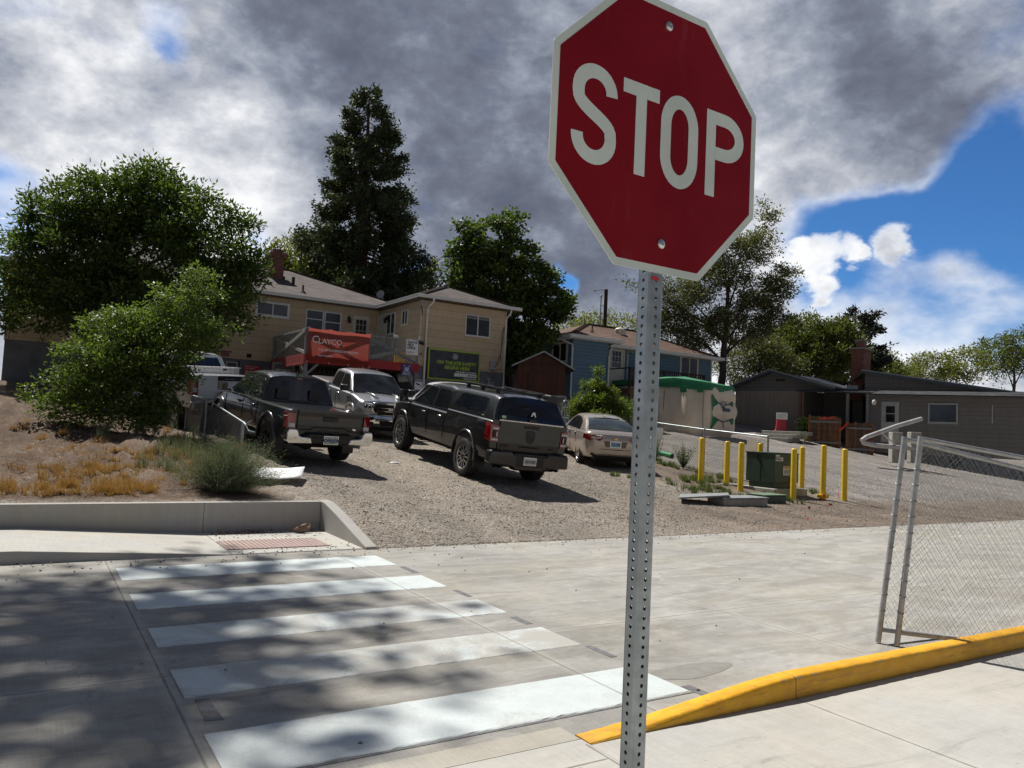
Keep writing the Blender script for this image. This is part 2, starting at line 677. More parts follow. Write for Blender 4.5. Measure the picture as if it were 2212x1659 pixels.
MT['gutter'] = concrete('gutter_concrete', (0.41, 0.39, 0.34), [(0.86,), (3.5,), (-2.0,)], [(99,)], 0.22)
MT['wallc'] = concrete('retaining_wall_concrete', (0.40, 0.39, 0.365), [(2.25, 11.0, 11.87), (-1.9, 11.0, 11.87)], [(99,)], 0.16)


def ground_mat():
    m, q, b, _ = new_mat('gravel_and_dirt')
    uu, vv, p = grid_uv(q)
    v1 = q.voronoi(p, 34.0, out='Color')
    r1 = q.sep(v1)[0]
    v2 = q.voronoi(p, 75.0, out='Color')
    r2 = q.sep(v2)[1]
    vd = q.voronoi(p, 34.0, out='Distance')
    vd2 = q.voronoi(p, 9.0, out='Distance')
    nb = q.noise(p, 0.7, 6, 0.6, 0.4)
    nm = q.noise(p, 4.0, 5, 0.65)
    grav = q.cramp(q.add(q.mul(r1, 0.6), q.mul(r2, 0.4)), [(0.0, (0.07, 0.062, 0.054)), (0.25, (0.215, 0.196, 0.172)), (0.55, (0.325, 0.30, 0.268)), (0.85, (0.46, 0.43, 0.39)), (1.0, (0.62, 0.59, 0.55))])
    greyg = q.cramp(q.add(q.mul(r1, 0.55), q.mul(r2, 0.45)), [(0.0, (0.085, 0.083, 0.085)), (0.3, (0.22, 0.214, 0.216)), (0.65, (0.34, 0.33, 0.33)), (1.0, (0.56, 0.55, 0.54))])
    dirt = q.cramp(q.add(q.mul(nm, 0.55), q.mul(r2, 0.45)), [(0.1, (0.058, 0.038, 0.027)), (0.5, (0.135, 0.092, 0.067)), (0.9, (0.26, 0.195, 0.148))])
    # grey gravel of the far lot on the right
    wob = q.mul(q.sub(nb, 0.5), 1.6)
    right = q.mul(q.ramp(q.add(uu, wob), 19.0, 20.0), q.ramp(q.add(vv, wob), 12.6, 14.0))
    right = q.math('MAXIMUM', right, q.mul(q.ramp(q.add(uu, wob), 18.3, 18.7), q.ramp(vv, 15.6, 16.4)))
    # dirt verge: strip by the road on the right, and the bank on the left
    verge = q.mul(q.ramp(q.add(uu, q.mul(wob, 2.0)), 9.0, 14.0), q.ramp(q.add(vv, wob), 14.2, 12.0))
    verge = q.math('MAXIMUM', verge, q.mul(q.ramp(q.add(uu, wob), 14.6, 15.6), q.ramp(uu, 19.4, 18.4)))
    bank = q.mul(q.ramp(q.add(uu, q.mul(wob, 0.8)), 3.9, 2.9), q.ramp(vv, 11.8, 12.4))
    soil = q.math('MAXIMUM', q.mul(verge, 0.62), bank)
    c = q.mix(right, grav, greyg)
    c = q.mix(q.ramp(q.add(nm, q.mul(nb, 0.4)), 0.60, 0.85, 0.0, 0.30), c, (0.24, 0.19, 0.15, 1))
    c = q.mix(q.mul(soil, q.ramp(nm, 0.30, 0.55, 0.55, 1.0)), c, dirt)
    rut = q.noise(q.comb(q.mul(uu, 0.9), q.mul(vv, 0.16), 0.0), 1.0, 5, 0.6, 0.8)
    c = q.vmath('SCALE', c, scale=q.ramp(rut, 0.35, 0.65, 0.84, 1.12))
    fines = q.mul(q.ramp(rut, 0.52, 0.66), q.ramp(nm, 0.35, 0.6))
    c = q.mix(q.mul(fines, 0.40), c, (0.30, 0.265, 0.225, 1))
    c = q.vmath('MULTIPLY', c, (1.04, 1.0, 0.94))
    c = q.vmath('SCALE', c, scale=q.ramp(nb, 0.25, 0.75, 0.80, 1.16))
    # far ground turns to dull lawn and earth
    far = q.ramp(vv, 52.0, 60.0)
    c = q.mix(far, c, (0.07, 0.075, 0.04, 1))
    q.put(b.inputs['Base Color'], c)
    b.inputs['Roughness'].default_value = 0.95
    b.inputs['Specular IOR Level'].default_value = 0.2
    h = q.add(q.mul(q.sub(1.0, vd), 0.8), q.add(q.mul(r2, 0.5), q.mul(q.noise(p, 14, 5, 0.7), 1.0)))
    q.put(b.inputs['Normal'], q.bump(h, 0.95, 0.024))
    return m


MT['ground'] = ground_mat()


def paint_white(name, wear, tone=(0.60, 0.655, 0.65)):
    m, q, b, _ = new_mat(name)
    uu, vv, p = grid_uv(q)
    fine = q.noise(p, 120, 3, 0.7)
    big = q.noise(p, 1.8, 6, 0.65, 0.7)
    c = q.vmath('SCALE', tone, scale=q.ramp(fine, 0.25, 0.75, 0.88, 1.07))
    c = q.vmath('SCALE', c, scale=q.ramp(q.noise(p, 3.5, 5, 0.7), 0.3, 0.7, 0.93, 1.03))
    dust = q.ramp(q.add(big, q.mul(q.sub(q.noise(p, 38, 4, 0.75), 0.5), 0.35)), 0.62 - wear * 0.5, 0.86 - wear * 0.42, 0, min(0.9, 0.25 + wear))
    c = q.mix(dust, c, (0.40, 0.385, 0.345, 1))
    dark = q.ramp(q.noise(p, 26, 4, 0.7), 0.68, 0.76, 0, 0.30)
    c = q.mix(dark, c, (0.3, 0.29, 0.27, 1))
    wob = q.mul(q.sub(q.noise(p, 9.0, 4, 0.7), 0.5), 0.012)
    jd = q.add(joint_mask(q, uu, vv, [(3.46,)], [(99,)]), wob)
    c = q.mix(q.ramp(jd, 0.003, 0.010, 0.55, 0.0), c, (0.16, 0.15, 0.13, 1))
    q.put(b.inputs['Base Color'], c)
    b.inputs['Roughness'].default_value = 0.75
    h = q.add(q.mul(fine, 1.0), q.ramp(jd, 0.0, 0.02, -4.0, 0.0))
    q.put(b.inputs['Normal'], q.bump(h, 0.5, 0.004))
    return m


def curb_paint():
    m, q, b, _ = new_mat('yellow_curb_paint')
    uu, vv, p = grid_uv(q)
    nn = q.noise(p, 5, 6, 0.65, 0.4)
    c = q.mix(q.ramp(nn, 0.3, 0.7), (0.78, 0.36, 0.004, 1), (0.90, 0.49, 0.012, 1))
    c = q.mix(q.ramp(q.noise(p, 22, 5, 0.7), 0.62, 0.74, 0, 0.45), c, (0.50, 0.26, 0.04, 1))
    c = q.mix(q.ramp(q.noise(p, 42, 5, 0.72), 0.60, 0.66, 0, 0.75), c, (0.46, 0.40, 0.30, 1))
    px, py, pz = q.sep(p)
    edge = q.mul(q.ramp(pz, 0.118, 0.142), q.ramp(q.noise(p, 11, 5, 0.7), 0.50, 0.62))
    edge = q.mul(edge, q.ramp(q.math('ABSOLUTE', q.sub(vv, 3.48)), 0.045, 0.066))
    c = q.mix(q.mul(edge, 0.65), c, (0.42, 0.33, 0.22, 1))
    scuff = q.ramp(q.noise(q.comb(q.mul(uu, 1.2), q.mul(vv, 9.0), q.mul(pz, 14.0)), 2.4, 6, 0.7, 0.8), 0.50, 0.66, 0, 0.6)
    c = q.mix(scuff, c, (0.46, 0.24, 0.03, 1))
    tyre = q.ramp(q.noise(q.comb(q.mul(uu, 2.2), q.mul(vv, 3.0), q.mul(pz, 30.0)), 1.4, 5, 0.7, 0.5), 0.58, 0.70, 0, 0.45)
    c = q.mix(tyre, c, (0.16, 0.10, 0.03, 1))
    c = q.mix(q.ramp(pz, 0.03, 0.0, 0.0, 0.5), c, (0.24, 0.18, 0.10, 1))
    wob = q.mul(q.sub(q.noise(p, 14.0, 4, 0.7), 0.5), 0.008)
    jd = q.add(joint_mask(q, uu, vv, [(4.49,), (8.1,)], [(99,)]), wob)
    c = q.mix(q.ramp(jd, 0.002, 0.007, 0.75, 0.0), c, (0.12, 0.07, 0.02, 1))
    q.put(b.inputs['Base Color'], c)
    b.inputs['Roughness'].default_value = 0.55
    q.put(b.inputs['Normal'], q.bump(q.add(q.noise(p, 40, 4, 0.6), q.ramp(jd, 0, 0.01, -2.0, 0.0)), 0.35, 0.006))
    return m


MT['curb'] = curb_paint()


def siding(name, base, course, groove_dark=0.45, wcol=0.1, vert=False, stain=0.25, seams=0.0):
    """lapped boards: a dark line under every course, in object z (or vertical boards along x+y)"""
    m, q, b, _ = new_mat(name)
    co = q.coord('Object')
    x, y, z = q.sep(co)
    h = q.add(x, y) if vert else z
    k = q.math('DIVIDE', h, course)
    fr = q.math('FRACT', k)
    idx = q.math('FLOOR', k)
    wn = q.node('ShaderNodeTexWhiteNoise', noise_dimensions='1D')
    q.put(wn.inputs['W'], idx)
    tone = q.ramp(wn.outputs['Value'], 0, 1, 1 - wcol, 1 + wcol, smooth=False)
    streak = q.noise(q.mapping(co, (9, 9, 0.6)) if not vert else q.mapping(co, (14, 14, 0.7)), 2.0, 5, 0.65)
    blot = q.noise(co, 0.9, 5, 0.6, 0.4)
    c = q.vmath('SCALE', tuple(base), scale=tone)
    c = q.vmath('SCALE', c, scale=q.ramp(streak, 0.3, 0.7, 0.90, 1.08))
    c = q.mix(q.ramp(blot, 0.45, 0.75, 0, stain), c, tuple(v * 0.62 for v in base) + (1,))
    gw = 0.035 * 0.30 / max(course, 0.05)
    g = q.ramp(fr, gw, gw * 2.2, groove_dark, 0.0)
    if seams:
        sm = q.math('FRACT', q.math('DIVIDE', q.add(q.add(x, y), q.mul(wn.outputs['Value'], seams)), seams))
        g = q.math('MAXIMUM', g, q.ramp(sm, 0.003, 0.006, groove_dark * 0.6, 0.0))
    c = q.mix(g, c, tuple(v * 0.25 for v in base) + (1,))
    q.put(b.inputs['Base Color'], c)
    b.inputs['Roughness'].default_value = 0.8
    prof = q.add(q.mul(q.sub(1.0, fr), 1.0), q.mul(q.noise(co, 70, 3), 0.06))
    q.put(b.inputs['Normal'], q.bump(prof, 0.5, 0.012))
    return m


MT['tan'] = siding('tan_lap_siding', (0.51, 0.40, 0.265), 0.305, 0.55, 0.05, stain=0.22, seams=2.44)
MT['tan_shaded'] = siding('shaded_tan_lap_siding', (0.30, 0.27, 0.22), 0.305, 0.5, 0.05, seams=2.44)  # greyer copy of the tan, wall shade put into the colour; not used
MT['blue'] = siding('blue_lap_siding', (0.105, 0.19, 0.265), 0.18, 0.65, 0.05)
MT['greysid'] = siding('grey_lap_siding', (0.17, 0.162, 0.150), 0.22, 0.5, 0.04)
MT['ply'] = siding('beige_plywood_boards', (0.30, 0.26, 0.21), 0.31, 0.5, 0.05, vert=True)
MT['shedw'] = siding('shaded_brown_stained_boards', (0.085, 0.030, 0.017), 0.14, 0.7, 0.18, vert=True, stain=0.5)  # brown darkened so the colour holds the tree shade on the shed
MT['fencew'] = siding('weathered_cedar_boards', (0.20, 0.105, 0.055), 0.14, 0.0, 0.25, vert=True, stain=0.7)
MT['found'] = simple('grey_painted_block', (0.15, 0.16, 0.175), 0.8, var=0.15, scale=2.0, bumpS=0.2, dirt=0.5, dirtcol=(0.08, 0.08, 0.08))
MT['trim'] = simple('white_trim_paint', (0.66, 0.66, 0.64), 0.5, var=0.05, scale=3.0, dirt=0.25, dirtcol=(0.4, 0.38, 0.34))
MT['cream'] = simple('cream_trim_paint', (0.58, 0.55, 0.47), 0.5, var=0.06, scale=3.0, dirt=0.2, dirtcol=(0.4, 0.36, 0.3))
MT['soffit'] = simple('brown_soffit', (0.11, 0.075, 0.055), 0.8)
MT['glass'] = simple('window_glass', (0.018, 0.021, 0.024), 0.04, var=0.3, scale=0.9, spec=0.65)
MT['curtain'] = simple('pale_blind', (0.22, 0.22, 0.21), 0.7, var=0.1, scale=4)
MT['black'] = simple('black_plastic', (0.013, 0.013, 0.014), 0.45, var=0.25)
MT['void'] = simple('dark_opening', (0.012, 0.011, 0.010), 0.9)
MT['rubber'] = simple('tyre_rubber', (0.022, 0.021, 0.020), 0.8, var=0.3, scale=20, bumpS=0.3, bscale=90, dirt=0.5, dirtcol=(0.10, 0.085, 0.07))
MT['chrome'] = simple('chrome', (0.75, 0.75, 0.74), 0.10, 1.0, var=0.05)
MT['rim_dark'] = simple('dark_rim', (0.03, 0.03, 0.032), 0.3, 0.7)
MT['rim_cut'] = simple('machined_rim', (0.55, 0.55, 0.55), 0.25, 0.9)
MT['alu'] = simple('bright_aluminium', (0.55, 0.55, 0.54), 0.28, 0.9, var=0.1, scale=15, bumpS=0.4, bscale=40)
MT['galv'] = simple('galvanised_steel', (0.34, 0.375, 0.385), 0.45, 0.85, var=0.16, scale=14, dirt=0.3, dirtcol=(0.3, 0.31, 0.30))
MT['galv_dull'] = simple('dull_galvanised_steel', (0.36, 0.37, 0.37), 0.55, 0.55, var=0.18, scale=9, dirt=0.35, dirtcol=(0.16, 0.13, 0.10))
MT['wire_old'] = simple('old_fence_wire', (0.17, 0.175, 0.18), 0.55, 0.5, var=0.2)
MT['wire'] = simple('fence_wire', (0.30, 0.31, 0.31), 0.5, 0.6, var=0.15)
MT['redglass'] = simple('red_lens', (0.24, 0.003, 0.005), 0.08, var=0.25, scale=12, coat=0.8)
MT['whiteglass'] = simple('clear_lens', (0.55, 0.55, 0.56), 0.08, var=0.2, scale=18, coat=0.8)
MT['amber'] = simple('amber_lens', (0.5, 0.16, 0.01), 0.1, coat=0.6)
MT['plate'] = simple('licence_plate_white', (0.66, 0.66, 0.64), 0.4, var=0.04)
MT['plate_az'] = simple('licence_plate_desert', (0.42, 0.50, 0.48), 0.4, var=0.25, scale=14)
MT['plate_blue'] = simple('licence_plate_blue', (0.26, 0.46, 0.62), 0.4, var=0.2, scale=12)
MT['ink'] = simple('dark_ink', (0.018, 0.02, 0.035), 0.6)
MT['inkblue'] = simple('blue_ink', (0.02, 0.06, 0.16), 0.6)
MT['white'] = simple('white_print', (0.72, 0.72, 0.70), 0.5, var=0.05)
MT['redink'] = simple('red_print', (0.45, 0.03, 0.03), 0.5)
MT['lime'] = simple('lime_print', (0.33, 0.47, 0.03), 0.5, var=0.08)
MT['slate'] = simple('dark_slate_print', (0.028, 0.036, 0.046), 0.45, var=0.4, scale=3)
MT['slate2'] = simple('faint_grey_print', (0.062, 0.078, 0.095), 0.45, var=0.1)
MT['purple'] = simple('purple_print', (0.055, 0.045, 0.21), 0.5, var=0.08)
MT['redpaint'] = simple('red_deck_paint', (0.34, 0.010, 0.013), 0.45, var=0.15, scale=4)
MT['redfade'] = simple('faded_red_paint', (0.36, 0.075, 0.075), 0.6, var=0.15, scale=5)
MT['greypost'] = simple('grey_painted_timber', (0.21, 0.225, 0.235), 0.65, var=0.12, scale=7, dirt=0.3, dirtcol=(0.12, 0.12, 0.12))
MT['greylite'] = simple('light_grey_and_sunlit_timber', (0.40, 0.41, 0.40), 0.65, var=0.1, scale=7)  # also the sunlit copy of the deck's grey on its left side
MT['metalgrey'] = simple('grey_electrical_box', (0.33, 0.345, 0.355), 0.5, 0.2)
MT['brownwood'] = simple('dark_brown_timber', (0.045, 0.022, 0.015), 0.7, var=0.3, scale=9)
MT['yellow'] = simple('yellow_plastic', (0.80, 0.42, 0.005), 0.45)
MT['bollard'] = simple('yellow_bollard_paint', (0.84, 0.58, 0.012), 0.42, var=0.08, scale=8, dirt=0.25, dirtcol=(0.45, 0.28, 0.05))
MT['xgreen'] = simple('dark_green_enamel', (0.022, 0.050, 0.036), 0.42, var=0.15, scale=3, dirt=0.2, dirtcol=(0.06, 0.07, 0.05))
MT['pad'] = simple('pad_concrete', (0.36, 0.35, 0.31), 0.85, var=0.15, scale=6, bumpS=0.3)
MT['lid'] = simple('grey_lid', (0.25, 0.265, 0.27), 0.7, var=0.15, scale=6, bumpS=0.3)
MT['lidgreen'] = simple('green_lid', (0.16, 0.24, 0.15), 0.6, var=0.12, scale=6)
MT['tarp'] = simple('beige_cover_cloth', (0.78, 0.68, 0.54), 0.85, var=0.05, scale=3, bumpS=0.6, bscale=5)
MT['tarpg'] = simple('green_cover_cloth', (0.028, 0.21, 0.098), 0.8, var=0.12, scale=3, bumpS=0.4, bscale=6)
MT['pipe'] = simple('pale_painted_pipe', (0.55, 0.54, 0.52), 0.4, 0.2, var=0.1, scale=5, dirt=0.5, dirtcol=(0.25, 0.13, 0.08))
MT['gpipe'] = simple('green_plastic_pipe', (0.02, 0.26, 0.09), 0.45)
MT['barr'] = simple('barricade_red_plastic', (0.34, 0.016, 0.035), 0.5, var=0.12)
MT['tape'] = simple('red_tape', (0.65, 0.05, 0.03), 0.6)
MT['tactile'] = simple('brick_red_tile', (0.40, 0.29, 0.26), 0.8, var=0.12, scale=10, dirt=0.7, dirtcol=(0.40, 0.35, 0.31))
MT['tactile_near'] = simple('dark_red_tile', (0.22, 0.075, 0.07), 0.6, var=0.15, scale=16, dirt=0.3, dirtcol=(0.3, 0.25, 0.2))
MT['seal'] = simple('dark_tar_patch', (0.15, 0.15, 0.155), 0.8, var=0.25, scale=12)
MT['wet'] = simple('damp_grey_patch', (0.25, 0.24, 0.215), 0.8, var=0.12, scale=8)
MT['stone'] = simple('stones', (0.14, 0.125, 0.11), 0.9, var=0.5, scale=30)
MT['paper'] = simple('white_board', (0.80, 0.81, 0.82), 0.6, var=0.03)
MT['kraft'] = simple('brown_paper', (0.24, 0.15, 0.11), 0.8, var=0.15, scale=20)
MT['sign_w'] = simple('reflective_white', (0.60, 0.66, 0.61), 0.35, var=0.02, scale=2)
MT['sign_r'] = simple('reflective_red', (0.215, 0.0012, 0.006), 0.38, var=0.05, scale=2.5, spec=0.22)


def sheeting(name, col, rough, spec):
    m, q, b, _ = new_mat(name)
    co = q.coord('Object')
    cell = q.voronoi(q.mapping(co, (1, 1, 1)), 330.0, feature='DISTANCE_TO_EDGE', rnd=0.25)
    g_ = q.ramp(cell, 0.02, 0.10, 0.90, 1.03)
    nn = q.noise(co, 3.0, 6, 0.6, 0.4)
    c = q.vmath('SCALE', col, scale=q.mul(g_, q.ramp(nn, 0.3, 0.7, 0.90, 1.08)))
    dust = q.ramp(q.noise(q.mapping(co, (10, 1, 2.0)), 2.2, 6, 0.7), 0.55, 0.85, 0.0, 0.10)
    c = q.mix(dust, c, (0.35, 0.33, 0.30, 1))
    q.put(b.inputs['Base Color'], c)
    q.put(b.inputs['Roughness'], q.ramp(nn, 0.3, 0.7, rough - 0.06, rough + 0.10))
    b.inputs['Specular IOR Level'].default_value = spec
    return m


MT['sign_r'] = sheeting('reflective_red_sheeting', (0.205, 0.0012, 0.006), 0.36, 0.25)
MT['sign_w'] = sheeting('reflective_white_sheeting', (0.60, 0.66, 0.61), 0.36, 0.3)
MT['bolt'] = simple('zinc_bolt', (0.55, 0.57, 0.56), 0.3, 0.9)
MT['bark'] = simple('bark', (0.058, 0.046, 0.038), 0.9, var=0.35, scale=6, bumpS=0.9, bscale=22)
MT['bark_red'] = simple('reddish_bark', (0.085, 0.048, 0.034), 0.9, var=0.35, scale=5, bumpS=0.9, bscale=18)
MT['pole'] = simple('dark_pole_wood', (0.045, 0.032, 0.025), 0.85, var=0.2)


def brick_mat(name, c1, c2, mortar, scale=1.0):
    m, q, b, _ = new_mat(name)
    co = q.coord('Object')
    x, y, z = q.sep(co)
    vec = q.comb(q.add(x, y), z, 0.0)
    t = q.node('ShaderNodeTexBrick')
    q.put(t.inputs['Vector'], vec)
    t.inputs['Scale'].default_value = scale
    t.inputs['Brick Width'].default_value = 0.21
    t.inputs['Row Height'].default_value = 0.075
    t.inputs['Mortar Size'].default_value = 0.010
    t.inputs['Color1'].default_value = c1 + (1,)
    t.inputs['Color2'].default_value = c2 + (1,)
    t.inputs['Mortar'].default_value = mortar + (1,)
    cc = q.vmath('SCALE', t.outputs['Color'], scale=q.ramp(q.noise(co, 8, 5, 0.7), 0.3, 0.7, 0.65, 1.3))
    q.put(b.inputs['Base Color'], cc)
    b.inputs['Roughness'].default_value = 0.9
    q.put(b.inputs['Normal'], q.bump(q.add(t.outputs['Fac'], q.mul(q.noise(co, 50, 3), -0.3)), -0.6, 0.01))
    return m


MT['brick'] = brick_mat('red_brick', (0.19, 0.058, 0.042), (0.13, 0.040, 0.032), (0.20, 0.15, 0.125))
MT['brick2'] = brick_mat('worn_red_brick', (0.27, 0.085, 0.05), (0.16, 0.055, 0.04), (0.17, 0.125, 0.10))


def shingle(name, base, alt, slope_v=True):
    m, q, b, _ = new_mat(name)
    co = q.coord('Object')
    x, y, z = q.sep(co)
    row = q.math('DIVIDE', z, 0.052)
    fr = q.math('FRACT', row)
    idx = q.math('FLOOR', row)
    wn = q.node('ShaderNodeTexWhiteNoise', noise_dimensions='2D')
    tabs = q.math('FLOOR', q.add(q.mul(q.add(x, y), 4.2), q.mul(idx, 0.37)))
    q.put(wn.inputs['Vector'], q.comb(tabs, idx, 0.0))
    rnd = wn.outputs['Value']
    c = q.mix(rnd, base + (1,), alt + (1,))
    c = q.vmath('SCALE', c, scale=q.ramp(q.noise(co, 0.8, 5, 0.6), 0.3, 0.7, 0.85, 1.15))
    c = q.vmath('SCALE', c, scale=q.ramp(q.noise(co, 90, 2, 0.6), 0.3, 0.7, 0.85, 1.15))
    c = q.mix(q.ramp(fr, 0.10, 0.26, 0.65, 0.0), c, tuple(v * 0.3 for v in base) + (1,))
    q.put(b.inputs['Base Color'], c)
    b.inputs['Roughness'].default_value = 0.92
    q.put(b.inputs['Normal'], q.bump(q.add(q.mul(fr, -0.6), q.mul(rnd, 0.5)), 0.6, 0.015))
    return m


MT['roof'] = shingle('brown_grey_shingles', (0.066, 0.052, 0.048), (0.128, 0.102, 0.094))
MT['roof2'] = shingle('red_brown_shingles', (0.098, 0.054, 0.037), (0.165, 0.095, 0.064))
MT['roof3'] = shingle('charcoal_shingles', (0.025, 0.027, 0.031), (0.06, 0.062, 0.068))


def carpaint(name, col, metal=0.55, rough=0.32, coat=0.9, dusty=0.02):
    m, q, b, _ = new_mat(name)
    co = q.coord('Object')
    x, y, z = q.sep(co)
    nn = q.noise(co, 3.0, 5, 0.6)
    dn = q.noise(co, 7.0, 6, 0.7, 0.3)
    c = q.mix(q.ramp(nn, 0.3, 0.7), tuple(v * 0.93 for v in col) + (1,), tuple(v * 1.05 for v in col) + (1,))
    low = q.ramp(z, 0.85, 0.35, 0.0, 0.18)
    dust = q.add(q.ramp(dn, 0.4, 0.8, 0, dusty), q.mul(low, q.ramp(dn, 0.3, 0.75)))
    c = q.mix(dust, c, (0.20, 0.17, 0.14, 1))
    q.put(b.inputs['Base Color'], c)
    q.put(b.inputs['Roughness'], q.add(q.mul(dust, 0.6), rough))
    b.inputs['Metallic'].default_value = metal
    q.put(b.inputs['Coat Weight'], q.math('SUBTRACT', coat, q.mul(dust, 1.2), clamp=True))
    b.inputs['Coat Roughness'].default_value = 0.05
    b.inputs['Specular IOR Level'].default_value = 0.25
    return m


MT['paint_tac'] = carpaint('dark_grey_car_paint', (0.014, 0.0155, 0.018), 0.2)
MT['paint_ram'] = carpaint('graphite_car_paint', (0.013, 0.0135, 0.0145), 0.2)
MT['paint_silver'] = carpaint('silver_car_paint', (0.50, 0.51, 0.52), 0.75, 0.28)
MT['paint_malibu'] = carpaint('champagne_car_paint', (0.50, 0.435, 0.385), 0.55, 0.30)
MT['paint_white'] = carpaint('white_car_paint', (0.70, 0.71, 0.72), 0.0, 0.35)
MT['carglass'] = simple('tinted_car_glass', (0.010, 0.012, 0.014), 0.03, var=0.3, scale=1.2, spec=0.7)
MT['capglass'] = simple('blue_black_car_glass', (0.008, 0.010, 0.018), 0.03, var=0.3, scale=1.2, spec=0.6)
MT['seatback'] = simple('seat_silhouette', (0.05, 0.05, 0.052), 0.7)


def banner_mat():
    m, q, b, out = new_mat('red_mesh_banner_cloth')
    co = q.coord('Object')
    x, y, z = q.sep(co)
    fold = q.noise(q.mapping(co, (1.2, 1, 7)), 1.6, 4, 0.6, 0.6)
    c = q.mix(q.ramp(fold, 0.35, 0.65), (0.36, 0.060, 0.040, 1), (0.46, 0.085, 0.055, 1))
    q.put(b.inputs['Base Color'], c)
    b.inputs['Roughness'].default_value = 0.7
    q.put(b.inputs['Normal'], q.bump(fold, 0.35, 0.03))
    tr = q.node('ShaderNodeBsdfTranslucent')
    q.put(tr.inputs['Color'], (0.47, 0.11, 0.085, 1))
    tp = q.node('ShaderNodeBsdfTransparent')
    m1 = q.node('ShaderNodeMixShader')
    m1.inputs[0].default_value = 0.62
    q.l.new(b.outputs[0], m1.inputs[1])
    q.l.new(tr.outputs[0], m1.inputs[2])
    m2 = q.node('ShaderNodeMixShader')
    m2.inputs[0].default_value = 0.16
    q.l.new(m1.outputs[0], m2.inputs[1])
    q.l.new(tp.outputs[0], m2.inputs[2])
    q.l.new(m2.outputs[0], out.inputs[0])
    return m


MT['banner'] = banner_mat()


def mesh_screen_mat(name, col, alpha):
    """fine wire screen: a surface that is partly open"""
    m, q, b, out = new_mat(name)
    b.inputs['Base Color'].default_value = col + (1,)
    b.inputs['Roughness'].default_value = 0.6
    tp = q.node('ShaderNodeBsdfTransparent')
    m2 = q.node('ShaderNodeMixShader')
    m2.inputs[0].default_value = 1 - alpha
    q.l.new(b.outputs[0], m2.inputs[1])
    q.l.new(tp.outputs[0], m2.inputs[2])
    q.l.new(m2.outputs[0], out.inputs[0])
    return m


MT['screen'] = mesh_screen_mat('fine_wire_screen', (0.20, 0.21, 0.21), 0.32)


def leaf(name, stops, trans=0.30, rough=0.42, tcol=None):
    """leaf blades: each blade picks its own green, thin enough to let light through"""
    m, q, b, out = new_mat(name)
    rnd = q.geo('Random Per Island')
    co = q.coord('Object')
    big = q.noise(co, 0.55, 4, 0.6)
    k = q.math('ADD', q.mul(rnd, 0.72), q.mul(big, 0.28))
    c = q.cramp(k, stops)
    q.put(b.inputs['Base Color'], c)
    b.inputs['Roughness'].default_value = rough
    b.inputs['Specular IOR Level'].default_value = 0.30
    tr = q.node('ShaderNodeBsdfTranslucent')
    q.put(tr.inputs['Color'], q.vmath('MULTIPLY', c, tcol or (1.55, 1.7, 0.6)))
    ms = q.node('ShaderNodeMixShader')
    ms.inputs[0].default_value = trans
    q.l.new(b.outputs[0], ms.inputs[1])
    q.l.new(tr.outputs[0], ms.inputs[2])
    q.l.new(ms.outputs[0], out.inputs[0])
    return m


G = lambda a, b, c: [(0.05, a), (0.5, b), (0.95, c)]
MT['leaf_dark'] = leaf('dark_glossy_leaves', G((0.031, 0.055, 0.017), (0.062, 0.100, 0.026), (0.121, 0.168, 0.040)), 0.34, 0.50)
MT['leaf_elm'] = leaf('light_elm_leaves', G((0.054, 0.087, 0.023), (0.101, 0.146, 0.037), (0.166, 0.214, 0.063)), 0.38, 0.46)
MT['leaf_conifer'] = leaf('dull_conifer_sprays', G((0.026, 0.039, 0.022), (0.052, 0.072, 0.033), (0.098, 0.116, 0.046)), 0.14, 0.6)
MT['leaf_maple'] = leaf('deep_green_maple_leaves', G((0.035, 0.055, 0.017), (0.068, 0.107, 0.028), (0.146, 0.191, 0.046)), 0.30, 0.45)
MT['leaf_locust'] = leaf('grey_green_locust_leaves', G((0.066, 0.070, 0.036), (0.113, 0.121, 0.059), (0.190, 0.191, 0.090)), 0.26, 0.5)
MT['leaf_mid'] = leaf('mid_green_leaves', G((0.052, 0.068, 0.020), (0.100, 0.121, 0.032), (0.172, 0.198, 0.053)), 0.28, 0.5)
MT['leaf_yellow'] = leaf('yellow_green_leaves', G((0.079, 0.092, 0.025), (0.143, 0.159, 0.040), (0.244, 0.241, 0.069)), 0.34, 0.5)
MT['leaf_spruce'] = leaf('blue_black_needles', G((0.018, 0.023, 0.019), (0.034, 0.039, 0.030), (0.060, 0.066, 0.047)), 0.08, 0.6)
MT['leaf_bush'] = leaf('bright_shrub_leaves', G((0.065, 0.101, 0.022), (0.122, 0.171, 0.035), (0.214, 0.254, 0.062)), 0.32, 0.42)
MT['weed'] = leaf('grey_green_weed_stems', G((0.091, 0.111, 0.065), (0.163, 0.189, 0.111), (0.260, 0.293, 0.182)), 0.22, 0.7, (1.2, 1.3, 0.8))
MT['straw'] = leaf('dry_straw', G((0.20, 0.125, 0.035), (0.36, 0.22, 0.065), (0.52, 0.36, 0.13)), 0.25, 0.8, (1.3, 1.1, 0.7))
MT['grass'] = leaf('rough_green_grass', G((0.045, 0.060, 0.020), (0.085, 0.115, 0.035), (0.16, 0.18, 0.065)), 0.28, 0.7)

